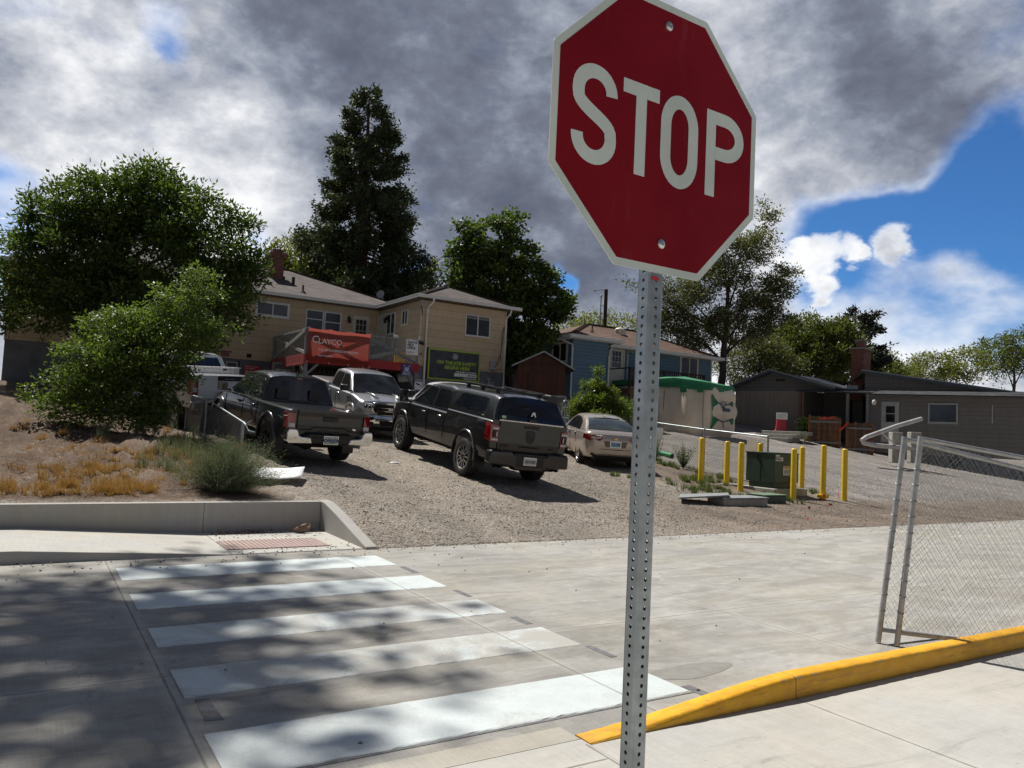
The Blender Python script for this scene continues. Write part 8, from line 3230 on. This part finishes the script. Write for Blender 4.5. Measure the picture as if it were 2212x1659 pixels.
# perforated square post
PW_, PT_, PITCH_, HR = .0505, .0026, .0254, .0056
ztop_p = SC.z + .36
nh = int(ztop_p / PITCH_)
b = MB()
rc_ = .0065
for side in range(4):
    Ms = Matrix.Translation((.0, .003 + PW_ / 2, 0)) @ Matrix.Rotation(PI / 2 * side, 4, 'Z')
    for inner in (0, 1):
        y = -PW_ / 2 + (PT_ if inner else 0)
        xe = PW_ / 2 - rc_
        V_, F_ = [], []
        for i in range(nh):
            zc0 = i * PITCH_ + PITCH_ / 2
            base_i = len(V_)
            sq = [(xe, 0), (xe, PITCH_ / 2), (0, PITCH_ / 2), (-xe, PITCH_ / 2), (-xe, 0), (-xe, -PITCH_ / 2), (0, -PITCH_ / 2), (xe, -PITCH_ / 2)]
            V_ += [(p[0], y, zc0 + p[1]) for p in sq]
            V_ += [(HR * math.cos(2 * PI * k / 16), y, zc0 + HR * math.sin(2 * PI * k / 16)) for k in range(16)]
            for k in range(8):
                k2 = (k + 1) % 8
                F_.append((base_i + k, base_i + k2, base_i + 8 + (2 * k + 2) % 16, base_i + 8 + 2 * k + 1, base_i + 8 + 2 * k) if not inner else (base_i + 8 + 2 * k, base_i + 8 + 2 * k + 1, base_i + 8 + (2 * k + 2) % 16, base_i + k2, base_i + k))
            if not inner:
                o_ = len(V_)
                V_ += [(HR * math.cos(2 * PI * k / 16), -PW_ / 2 + PT_, zc0 + HR * math.sin(2 * PI * k / 16)) for k in range(16)]
                for k in range(16):
                    F_.append((base_i + 8 + k, base_i + 8 + (k + 1) % 16, o_ + (k + 1) % 16, o_ + k))
        b.add(V_, F_, M=Ms)
    arcp = []
    for z in (0, nh * PITCH_):
        arcp.append([Ms @ Vector((PW_ / 2 - rc_ + rc_ * math.sin(rad(a)), -PW_ / 2 + rc_ - rc_ * math.cos(rad(a)), z)) for a in (0, 22, 45, 68, 90)])
    b.grid([[tuple(p) for p in r__] for r__ in arcp], flip=True)
po_ = b.build('post', MT['galv'], ss, smooth=30)
md = po_.modifiers.new('weld', 'WELD')
md.merge_threshold = .0002
b = MB()
b.box(-.02, .004, -.0005, .0025, SC.z - .402, SC.z - .392)
b.build('red_tag', MT['redink'], ss)

# ------------------------------------------------------------------ transformer and bollards
GR = 'yellow bollards round the transformer'
zk = lambda x_, y_: ((2500 + x_ * 1028 / 2212) * 1659 / 3024, (1350 + y_ * 1028 / 2212) * 1659 / 3024)
tf, off = gthing('transformer', 'dark green pad-mounted transformer cabinet on a concrete pad', 'transformer', 17.5, 14.15, .2)
b = MB()
b.box(17.38, 18.78, 14.03, 15.30, -.1, .43)
b.build('pad', MT['pad'], tf, off=off, bevel=.02)
b = MB()
b.box(17.58, 18.46, 14.24, 15.10, .43, .60)
b.build('plinth', MT['xgreen'], tf, off=off, bevel=.01)
b = MB()
b.box(17.50, 18.51, 14.15, 15.15, .585, 1.385)
b.build('cabinet', MT['xgreen'], tf, off=off, bevel=.012)
b = MB()
b.box(17.48, 18.53, 14.13, 15.17, 1.385, 1.415)
b.build('lid', MT['xgreen'], tf, off=off, bevel=.01)
b = MB()
b.box(17.492, 17.4995, 14.63, 14.645, .60, 1.37)
b.build('door_seam', MT['void'], tf, off=off)
b = MB()
b.tube([(17.46, 14.76, 1.33), (17.46, 14.70, 1.2), (17.47, 14.58, 1.04)], .014, 6)
b.lathe([(.035, -.02), (.035, .03), (.001, .035)], 10, M=Matrix.Translation((17.49, 14.76, 1.31)) @ Matrix.Rotation(rad(-90), 4, 'Y'))
b.build('door_handle', MT['black'], tf, off=off)
b = MB()
b.box(17.53, 17.83, 14.138, 14.149, 1.19, 1.29)
pl_ = b.build('number_label', MT['plate'], tf, off=off)
text_obj('number', 'PIT46411', .092, MT['ink'], pl_, loc(off, 17.54, 14.136, 1.208), (1, 0, 0), (0, 0, 1), .001, .002, 'LEFT', .66)
b = MB()
b.box(17.53, 17.69, 14.138, 14.149, 1.315, 1.36)
b.build('small_label', MT['plate'], tf, off=off)
b = MB()
b.box(17.85, 18.12, 14.138, 14.149, .80, 1.05)
pl_ = b.build('warning_label', MT['white'], tf, off=off)
b = MB()
b.box(17.86, 18.11, 14.132, 14.138, .99, 1.04)
b.build('label_heading', MT['amber'], pl_, off=off)
b = MB()
for i in range(4):
    b.box(17.88, 18.09, 14.133, 14.138, .83 + i * .035, .845 + i * .035)
    b.piece()
b.build('label_text', MT['ink'], pl_, off=off)
b = MB()
b.box(18.22, 18.26, 14.10, 14.16, .60, .72)
b.build('latch', MT['metalgrey'], tf, off=off)

bol = [('b1', (557, 1190), (572, 803), 'yellow bollard alone at the left, beside the end of the middle fence'), ('b2', (775, 1200), (788, 833), 'yellow bollard second from the left, standing on a small flat plate'),
       ('b3', (893, 1255), (908, 842), 'yellow bollard at the left corner of the green transformer'), ('b5', (1340, 1325), (1347, 895), 'yellow bollard in front of the right corner of the green transformer'),
       ('b6', (1412, 1240), (1420, 880), 'yellow bollard behind the right end of the green transformer pad'), ('b7', (1592, 1325), (1600, 865), 'yellow bollard with a wide flanged base'),
       ('b8', (1772, 1338), (1779, 898), 'yellow bollard farthest right, alone by the grey gravel')]
for k_, pb_, pt_, lab in bol + [('b4', None, (1065, 850), 'yellow bollard behind the transformer with only its top showing')]:
    if pb_ is None:
        p = W(18.35, 15.95, hz(18.35, 15.95))
        q = at(*zk(1065, 850), p.y)
        p.x, p.y = q.x, q.y
        p.z = hz(*UV(p))
        topz_ = q.z
    else:
        p = ground_at(*zk(*pb_))
        topz_ = at(*zk(*pt_), p.y).z
    hgt = topz_ - p.z
    o = thing('bollard', lab, 'bollard', (p.x, p.y, p.z), 0, GR)
    r_ = .078
    b = MB()
    b.lathe([(r_, -.15), (r_, hgt - .05), (r_ * .93, hgt - .02), (r_ * .70, hgt - .003), (.0001, hgt)], 24)
    b.build('post', MT['bollard'], o, smooth=35)
    if k_ == 'b7':
        b = MB()
        b.lathe([(r_ + .002, .04), (.155, .04), (.16, .06), (.16, .10), (.155, .12), (r_ + .002, .12)], 24)
        for i in range(8):
            a = 2 * PI * i / 8
            b.lathe([(.014, .118), (.014, .142), (.0001, .145)], 6, M=Matrix.Translation((.122 * math.cos(a), .122 * math.sin(a), 0)))
        b.build('flange', MT['bollard'], o, smooth=35)
    if k_ == 'b2':
        b = MB()
        b.box(-.25, .35, -.22, .22, -.02, .02)
        b.build('base_plate', MT['pad'], o)

# utility vault lids in the grass
pA, pB, pC = ground_at(*zk(480, 1305)), ground_at(*zk(760, 1385)), ground_at(*zk(1130, 1385))
ax = (pC - pB)
va = math.atan2(ax.y, ax.x)
o = thing('utility_vault', 'flat grey utility vault lid with raised edges lying in the grass', 'vault lid', (pB.x, pB.y, hz(*UV(pB))), va)
lw = ax.length
b = MB()
b.box(0, lw, 0.02, .55, -.2, .15)
b.build('box', MT['pad'], o, bevel=.015)
b = MB()
b.box(-.02, lw + .02, -.01, .62, .15, .19)
b.build('lid', MT['lid'], o, bevel=.008)
o2 = thing('utility_vault', 'thin grey lid lying tilted on the left of the grey utility vault', 'vault lid', (pB.x, pB.y, hz(*UV(pB)) + .16), va + rad(12))
b = MB()
b.add([(-1.05, .55, -.02), (.15, -.02, .06), (.75, .35, .07), (-.35, 1.0, .0), (-1.05, .55, .015), (.15, -.02, .095), (.75, .35, .105), (-.35, 1.0, .035)], [(0, 3, 2, 1), (4, 5, 6, 7), (0, 1, 5, 4), (1, 2, 6, 5), (2, 3, 7, 6), (3, 0, 4, 7)])
b.build('slab', MT['lid'], o2)
pD = ground_at(*zk(1150, 1375))
o = thing('utility_vault', 'pale green utility box lid right of the grey vault lid', 'vault lid', (pD.x, pD.y + .25, hz(*UV(pD))), va)
b = MB()
b.box(-.1, .72, 0, .55, -.2, .20)
b.build('box', MT['xgreen'], o, bevel=.015)
b = MB()
b.box(-.12, .74, -.02, .58, .20, .23)
b.build('lid', MT['lidgreen'], o, bevel=.008)


# ------------------------------------------------------------------ chain-link fences
def chainlink(b, p0, p1, h0, h1, pitch=.075, r=.0022, bulge=.02, seed=1):
    """woven wire between p0 and p1 (ground points), h0 above ground to h1; zigzag wires"""
    rr = random.Random(seed)
    p0, p1 = Vector(p0), Vector(p1)
    ax_ = p1 - p0
    L_ = Vector((ax_.x, ax_.y, 0)).length
    n_ = int(L_ / pitch)
    m_ = int((h1 - h0) / pitch * 1.0)
    nn = Vector((-ax_.y, ax_.x, 0)).normalized()

    def pt(i, j):
        s_ = min(max(i / n_, 0), 1)
        t_ = j / m_
        q = p0 + ax_ * s_
        bu = bulge * math.sin(s_ * 9 + t_ * 3) * math.sin(PI * t_)
        return q + Vector((0, 0, h0 + (h1 - h0) * t_)) + nn * bu
    for s_ in range(-m_, n_):
        a = []
        c = []
        for j in range(0, m_ + 1, max(1, m_ // 8)):
            i = s_ + j
            if 0 <= i <= n_:
                a.append(pt(i, j))
            i2 = s_ + m_ - j
            if 0 <= i2 <= n_:
                c.append(pt(i2, j))
        if len(a) > 1:
            b.tube(a, r, 3, caps=False)
        if len(c) > 1:
            b.tube([q + nn * .003 for q in c], r, 3, caps=False)


lf, off = gthing('chain_link_fence', 'sagging chain-link fence with a bent top rail beside the dark open-bed pickup', 'fence', 3.5, 15.7, 0)
lf.location = (0, 0, 0)
lf.rotation_euler = (0, 0, 0)
fpts = [(3.50, 15.27), (3.50, 18.98), (3.50, 21.6), (3.50, 24.5), (3.48, 27.0), (3.45, 29.5)]
hts = [zz_ - hz(*p_) for zz_, p_ in zip((1.60, 2.07, 2.22, 2.38, 2.56, 2.75), fpts)]
tops = []
for (u, v), h in zip(fpts, hts):
    p = W(u, v, hz(u, v))
    b = MB()
    b.tube([p - Vector((0, 0, .1)), p + Vector((0, 0, h))], .030, 10)
    b.build('fence_post', MT['galv_dull'], lf, smooth=50)
    tops.append(p + Vector((0, 0, h)))
b = MB()
start = tops[0] + (tops[0] - tops[1]) * .07 + Vector((0, 0, -.02))
b.tube([start] + tops, .021, 8)
b.tube([tops[0] + Vector((.02, 0, .01)), start + Vector((.06, -.04, -.10)), start + Vector((.20, -.10, -.12))], .012, 6)
b.tube([start + Vector((-.02, 0, .0)), start + Vector((.04, -.02, .06)), start + Vector((.12, -.05, .10))], .008, 5)
b.build('top_rail', MT['galv'], lf, smooth=50)
b = MB()
for (a, c, ha, hc_) in zip(fpts, fpts[1:], hts, hts[1:]):
    chainlink(b, W(a[0], a[1], hz(*a)), W(c[0], c[1], hz(*c)), .02, min(ha, hc_) + .01, .062, .0034, .04, seed=int(a[1]))
wm = b.build('wire_mesh', MT['wire_old'], lf)
b = MB()
p = tops[0]
b.tube([p + Vector((-.04, 0, -.42)), p + Vector((0, -.04, -.41)), p + Vector((.04, 0, -.42))], .014, 5)
b.tube([p + Vector((-.04, -.02, -.42)), p + Vector((-.08, -.03, -.55)), p + Vector((-.07, -.04, -.66))], .012, 5)
b.build('pink_ribbon', MT['tape'], lf)

mf = thing('chain_link_fence', 'low chain-link fence crossing the lot between the sedan and the transformer', 'fence', (0, 0, 0))
pa, pb2 = (5.08, 27.0), (7.72, 23.0)
P4 = []
for t in (.0, .48, 1.0):
    x, y = lerp(pa[0], pb2[0], t), lerp(pa[1], pb2[1], t)
    u, v = UV((x, y, 0))
    P4.append(Vector((x, y, hz(u, v))))
ztops = [2.19, 2.01, 1.86]
tops = []
for p, zt_ in zip(P4, ztops):
    b = MB()
    b.tube([p - Vector((0, 0, .1)), Vector((p.x, p.y, zt_ + .02))], .032, 10)
    b.lathe([(.036, 0), (.03, .03), (.001, .045)], 10, M=Matrix.Translation((p.x, p.y, zt_ + .01)))
    b.build('fence_post', MT['galv_dull'], mf, smooth=50)
    tops.append(Vector((p.x, p.y, zt_)))
b = MB()
b.tube(tops, .022, 8)
b.build('top_rail', MT['galv'], mf, smooth=50)
b = MB()
for p, q, za_, zb_ in zip(P4, P4[1:], ztops, ztops[1:]):
    chainlink(b, p, q, .03, min(za_ - p.z, zb_ - q.z), .080, .0042, .02, 3)
b.build('wire_mesh', MT['wire'], mf)
for t, w_, h_, m in ((.05, .34, .42, 'plate'), (.88, .40, .62, 'tarp')):
    c_ = Vector((lerp(pa[0], pb2[0], t), lerp(pa[1], pb2[1], t), lerp(2.19, 1.86, t)))
    b = MB()
    dx = (Vector(pb2 + (0,)) - Vector(pa + (0,))).normalized()
    b.beam(c_ - dx * w_ / 2 + Vector((-.01, -.03, -.16 - h_ / 2)), c_ + dx * w_ / 2 + Vector((-.01, -.03, -.16 - h_ / 2)), .006, h_)
    b.build('hanging_sheet', MT[m], mf)

# screened gate panel beside the sedan
gp_ = at(1197, 900, 28.5)
u, v = UV(gp_)
gt = thing('screen_gate', 'pale framed mesh gate panel behind the roof of the graphite pickup', 'gate', (gp_.x, gp_.y, hz(u, v)), rad(-25))
hh = at(1197, 856, 28.5).z - hz(u, v)
b = MB()
for (p, q) in (((-.42, 0, 0), (-.42, 0, hh)), ((.42, 0, 0), (.42, 0, hh)), ((-.42, 0, hh), (.42, 0, hh)), ((-.42, 0, .1), (.42, 0, .1))):
    b.beam(p, q, .05, .05)
b.build('frame', MT['galv'], gt)
b = MB()
b.box(-.40, .40, -.004, .004, .1, hh)
b.build('mesh_infill', MT['screen'], gt)
hp = at(1222, 880, 27.0)
u, v = UV(hp)
hoop = thing('ladder_hoop', 'small bent metal tube ladder top behind the beige sedan', 'ladder', (hp.x, hp.y, hz(u, v)), rad(20))
h2 = hp.z - hz(u, v)
b = MB()
b.tube([(-.13, 0, 0), (-.13, 0, h2 + .05)] + [(.13 * math.cos(a), 0, h2 + .05 + .2 * math.sin(a)) for a in [PI - PI * i / 10 for i in range(11)]] + [(.13, 0, h2 + .05), (.13, 0, 0)], .018, 8)
b.tube([(-.13, 0, h2), (.13, 0, h2)], .014, 6)
b.tube([(-.13, 0, h2 - .35), (.13, 0, h2 - .35)], .014, 6)
b.build('tube_frame', MT['galv'], hoop, smooth=60)


# temporary fence panels at the right
def fence_panel(label, foot, along, lean, wpan, hpan, seed, mesh=True):
    a = math.atan2(along.y, along.x)
    o = thing('temporary_fence', label, 'fence', (foot.x, foot.y, .01), a, 'temporary chain-link panels')
    Ml = Matrix.Rotation(lean, 4, 'Y')
    b = MB()
    T = lambda x_, z_: Ml @ Vector((x_, 0, z_))
    b.tube([T(0, 0), T(0, hpan)], .024, 12)
    b.piece()
    b.tube([T(wpan, .0), T(wpan, hpan)], .024, 12)
    b.piece()
    b.tube([T(0, .11), T(wpan, .11)], .021, 10)
    b.piece()
    b.tube([T(0, hpan - .02), T(wpan, hpan - .02)], .021, 10)
    b.build('frame_tube', MT['galv_dull'], o, smooth=50)
    b = MB()
    n_ = int(wpan / .055)
    m_ = int((hpan - .13) / .055)
    for s_ in range(-m_, n_):
        for fl in (0, 1):
            pts = []
            for j in range(m_ + 1):
                i = s_ + (j if not fl else m_ - j)
                if 0 <= i <= n_:
                    wv_ = .006 * (1 if (i + j) % 2 else -1)
                    q_ = T(i * wpan / n_, .12 + j * (hpan - .15) / m_)
                    pts.append(q_ + Vector((0, wv_ if fl else -wv_, 0)))
            if len(pts) > 1:
                b.tube(pts, .0011, 4, caps=False)
    b.build('wire_mesh', MT['wire'], o)
    b = MB()
    for z in [.28 + .14 * i for i in range(int((hpan - .4) / .14))]:
        q_ = T(0, z)
        b.lathe([(.027, -.006), (.031, 0), (.027, .006)], 10, M=Matrix.Translation(q_) @ Matrix.Rotation(rad(18), 4, 'X'))
        b.piece()
    b.build('tie_band', MT['wire'], o, smooth=60)
    return o


f1_ = W(6.45, 4.06, 0)
f2_ = W(6.52, 3.93, 0)
fence_panel('leaning temporary chain-link panel at the far right beyond the yellow curb', f1_, Vector((.93, .36, 0)), rad(8.4), 2.6, 1.83, 1)
fence_panel('temporary chain-link panel in front of the leaning one', f2_, Vector((.97, .22, 0)), rad(6.5), 2.6, 1.83, 2)

# ------------------------------------------------------------------ other things in the lot
up = gbase(1297, 55)
tp = at(1303, 625, 55)
pole = thing('utility_pole', 'dark wooden utility pole with a slim side mast behind the blue house', 'pole', up)
b = MB()
hpole = tp.z - up[2]
b.tube([(0, 0, 0), (0, 0, hpole)], [.17, .13], 12)
b.build('post', MT['pole'], pole, smooth=50)
b = MB()
b.tube([(-.34, 0, hpole - 2.6), (-.34, 0, hpole - .55)], .04, 8)
b.tube([(-.34, 0, hpole - 1.2), (0, 0, hpole - 1.2)], .025, 6)
b.tube([(-.34, 0, hpole - 2.2), (0, 0, hpole - 2.2)], .025, 6)
b.lathe([(.06, 0), (.08, .12), (.03, .2), (.001, .22)], 8, M=Matrix.Translation((-.34, 0, hpole - .6)))
b.build('side_mast', MT['galv_dull'], pole, smooth=50)
b = MB()
b.tube([(0, 0, hpole - .12), (-.35, .05, hpole - .02), (-.75, .1, hpole - .10)], .03, 6)
b.build('lamp_arm', MT['galv_dull'], pole, smooth=50)
b = MB()
b.lathe([(.001, .05), (.10, .03), (.12, -.03), (.001, -.05)], 10, M=Matrix.Translation((-.85, .1, hpole - .11)))
b.build('lamp_head', MT['metalgrey'], pole, smooth=50)

# wooden fence in front of the grey house
wf0, wf1, wf2 = at(1749, 905, 43.2), at(1815, 905, 42.2), at(1886, 905, 41.2)


def wood_fence(label, p, q, h, dog, seed):
    rr = random.Random(seed)
    u0, v0 = UV(p)
    z0 = min(hz(*UV(p)), hz(*UV(q)))
    a = math.atan2(q.y - p.y, q.x - p.x)
    o = thing('wooden_fence', label, 'fence', (p.x, p.y, z0), a, 'cedar fence panels')
    L_ = math.hypot(q.x - p.x, q.y - p.y)
    n_ = int(L_ / .145)
    for i in range(n_):
        hh_ = h * rr.uniform(.965, 1.02)
        x0 = i * L_ / n_ + rr.uniform(-.004, .004)
        x1 = x0 + L_ / n_ - .012
        b = MB()
        t_ = .035 if dog else .0
        b.prism([(x0, -.2), (x1, -.2), (x1, hh_ - t_), (x1 - t_, hh_), (x0 + t_, hh_), (x0, hh_ - t_)] if dog else [(x0, -.2), (x1, -.2), (x1, hh_), (x0, hh_)], rr.uniform(-.006, .006), .02, M=MXZ)
        b.build('board', MT['fence%d' % rr.randint(0, 2)], o)
    for z in (.28, h - .32):
        b = MB()
        b.beam((-.05, -.03, z), (L_ + .08, -.03, z + rr.uniform(-.02, .02)), .04, .09)
        b.build('rail', MT['greypost'], o)
    for x_ in (0, L_):
        b = MB()
        b.box(x_ - .05, x_ + .05, -.06, .04, -.3, h + (.05 if x_ == 0 else -.1))
        b.build('fence_post', MT['fence0'], o)
    return o


for i, c_ in enumerate(((.22, .095, .035), (.11, .062, .040), (.17, .088, .045))):
    MT['fence%d' % i] = simple('cedar_board', c_, .85, var=.3, scale=5, dirt=.6, dirtcol=(.06, .045, .035), bumpS=.3, bscale=30)
wood_fence('long straight-topped cedar fence panel in front of the shaded porch', wf0, wf1, 1.74, False, 3)
wood_fence('short dog-eared cedar fence panel right of the long one', wf1 + Vector((.30, -.25, 0)), wf2, 1.72, True, 4)
for (px, py, px2, py2, lab) in ((1772, 904, 1803, 901, 'red tape strip hanging along the rail of the long cedar fence'), (1812, 931, 1831, 913, 'red tape strip dangling across the gap between the cedar fence panels')):
    a, c_ = at(px, py, 42.3 if px < 1800 else 41.7), at(px2, py2, 42.0 if px < 1800 else 41.4)
    o = thing('tape_strip', lab, 'tape', a, 0, 'red tape strips')
    b = MB()
    m_ = (Vector(c_) - a) * .5 + Vector((0, 0, -.04))
    b.beam((0, 0, 0), m_, .012, .10)
    b.beam(m_, Vector(c_) - a, .012, .08)
    b.build('tape', MT['tape'], o)

# red barricade with a white notice
bp_ = at(1687, 935, 43.5)
u, v = UV(bp_)
zb_ = max(hz(u, v), bp_.z)
o = thing('barricade', 'dark red plastic barricade with a white notice on top', 'barricade', (bp_.x, bp_.y, zb_), rad(-10))
b = MB()
b.prism(round_poly([(-.40, 0), (.40, 0), (.37, .14), (.30, .20), (.21, .92), (-.21, .92), (-.30, .20), (-.37, .14)], .03), -.16, .16, M=MXZ)
b.build('body', MT['barr'], o, bevel=.02)
b = MB()
b.box(-.30, .30, -.20, -.165, .76, 1.14)
nt = b.build('notice', MT['white'], o)
b = MB()
for i in range(4):
    b.box(-.24, .24, -.206, -.20, .82 + i * .07, .845 + i * .07)
    b.piece()
b.build('notice_text', MT['metalgrey'], nt)
sp_ = at(1668, 950, 42.0)
u, v = UV(sp_)
o = thing('concrete_steps', 'low stack of pale concrete slabs in front of the barricade', 'steps', (sp_.x, sp_.y, hz(u, v) - .1), ca)
for i, (x0, x1, y0, y1, z0, z1) in enumerate(((-1.3, .9, 0, 1.5, 0, .22), (-1.2, 1.1, .5, 1.9, .22, .42), (-1.1, 1.3, 1.0, 2.2, .42, .60))):
    b = MB()
    b.box(x0, x1, y0, y1, z0, z1)
    b.build('step', MT['pad'], o, bevel=.02)

# bent pipe hoop at the right edge
ph = [at(1990, 905, 36.4), at(1935, 921, 36), at(1900, 934, 35.6), at(1872, 944, 35.3), at(1862, 951, 35.2), at(1866, 957, 35.2), at(1890, 962, 35.4), at(1935, 966, 35.9), at(1985, 970, 36.4)]
o0 = ph[4]
o = thing('pipe_gate', 'long bent pale pipe gate arm lying across the edge of the grey lot', 'gate', o0)
b = MB()
b.tube([p - o0 for p in ph], .105, 12)
b.build('pipe_arm', MT['pipe'], o, smooth=60)
b = MB()
b.tube([at(1905, 935, 35.7) - o0, at(1935, 962, 35.9) - o0], .035, 8)
b.build('pipe_brace', MT['pipe'], o, smooth=60)
for px in (1935, 1975):
    q_ = at(px, 945, 36.4)
    b = MB()
    b.box(-.25, .25, -.2, .2, -1.2, .25, M=Matrix.Translation(q_ - o0))
    b.build('concrete_block', MT['pad'], o, bevel=.03)

# green pipe lying by the middle fence
g0, g1 = ground_at(1452, 990), ground_at(1380, 972)
o = thing('drain_pipe', 'bright green plastic drain pipe lying beside the middle fence', 'pipe', (g0.x, g0.y, g0.z))
b = MB()
d_ = Vector((g1.x - g0.x, g1.y - g0.y, hz(*UV(g1)) - g0.z))
n_ = 14
ringp = lambda r_: [(r_ * math.cos(2 * PI * i / n_), r_ * math.sin(2 * PI * i / n_)) for i in range(n_)]
b.tube([Vector((0, 0, .09)), d_ + Vector((0, 0, .09))], .09, 14, caps=False)
b.tube([d_ + Vector((0, 0, .09)), Vector((0, 0, .09))], .08, 14, caps=False)
b.build('pipe_wall', MT['gpipe'], o, smooth=60)

# litter
q = ground_at(590, 1038)
o = thing('white_sheet', 'white flat board lying on the gravel behind the grey-green weed bush', 'board', (q.x, q.y, hz(*UV(q)) + .02), rad(18))
b = MB()
P = [[(-.45 + .9 * i / 8 + .10 * (j / 5), -.42 + .84 * j / 5, .03 + .04 * max(0, i - 5) / 3 + .13 * (j / 5)) for j in range(6)] for i in range(9)]
b.grid(P)
w_ = b.build('sheet', MT['paper'], o, smooth=180)
md = w_.modifiers.new('thickness', 'SOLIDIFY')
md.thickness = .012
q = ground_at(853, 1002)
o = thing('foam_scrap', 'small white foam scrap on the gravel between the two dark pickups', 'litter', (q.x, q.y, q.z))
b = MB()
b.lathe([(.0001, -.02), (.07, 0), (.095, .03), (.07, .055), (.0001, .065)], 10, M=Matrix.Rotation(.3, 4, 'Z') @ Matrix.Diagonal((1.25, .55, .8, 1)))
b.build('scrap', MT['paper'], o, smooth=60)
o = thing('paper_bag', 'crumpled brown paper bag in the corner of the retaining wall', 'litter', W(3.62, 11.55, .02), GA)
b = MB()
rr = random.Random(9)
P = []
for i in range(13):
    row = []
    for j in range(9):
        a = 2 * PI * i / 12
        t = j / 8
        r_ = (.075 * math.sin(PI * (t * .9 + .05))) * (1 + .25 * math.sin(3 * a + t * 5)) + rr.uniform(-.012, .012) * (0 if i in (0, 12) else 1)
        row.append((-.12 + .24 * t + .03 * math.sin(a * 2), r_ * math.cos(a) * .8, max(.004, .045 + r_ * math.sin(a) * .75 + .05 * t * t)))
    P.append(row)
b.grid(P)
b.build('crumpled_paper', MT['kraft'], o, smooth=35)
b = MB()
rr = random.Random(4)
for i in range(26):
    x_, y_ = rr.gauss(2.75, .25), 11.62 + rr.gauss(0, .05)
o = thing('rubbish_strip', 'dark leaf litter lying along the foot of the retaining wall', 'litter', W(3.2, 11.7, .015), GA)
k_ = 160
r_ = np.random.default_rng(2)
pts = np.stack([np.where(r_.random(k_) < .5, r_.normal(-.35, .2, k_), r_.uniform(-.9, .6, k_)), r_.normal(0, .035, k_) - .02, r_.uniform(.0, .03, k_)], -1)
dl = unit(r_.normal(0, 1, (k_, 3)) * np.array([1, 1, .3]))
ll_ = r_.uniform(.02, .07, k_)
V, Fq = leaf_quads(pts, dl, ll_, ll_ * .5, rng=r_)
fast_mesh('dry_leaves', V, Fq, MT['kraft'], o)
# red utility flags sprayed and pinned near the bollards
for i, (x_, y_, lab) in enumerate(((1590, 1345, 'small red utility flag at the base of the flanged bollard'), (1727, 1325, 'small red utility flag left of the farthest right bollard'), (1672, 1380, 'small red utility flag lying between the bollard shadows'), (1487, 1405, 'small red utility flag by the shadow of the front bollard'), (1460, 1497, 'small red utility flag nearest the concrete road'))):
    q = ground_at(*zk(x_, y_))
    o = thing('utility_flag', lab, 'flag', (q.x, q.y, q.z), i * 1.1, 'red utility flags')
    b = MB()
    h_ = .20 if i < 2 else .06
    b.tube([(0, 0, 0), (.01, 0, h_)], .004, 5)
    b.build('wire_stem', MT['tape'], o)
    b = MB()
    b.add([(.01, 0, h_), (.09, .03, h_ - .01), (.08, .02, h_ - .08), (.01, 0, h_ - .07)], [(0, 1, 2, 3)])
    f_ = b.build('flag_cloth', MT['tape'], o)
    md = f_.modifiers.new('thickness', 'SOLIDIFY')
    md.thickness = .003
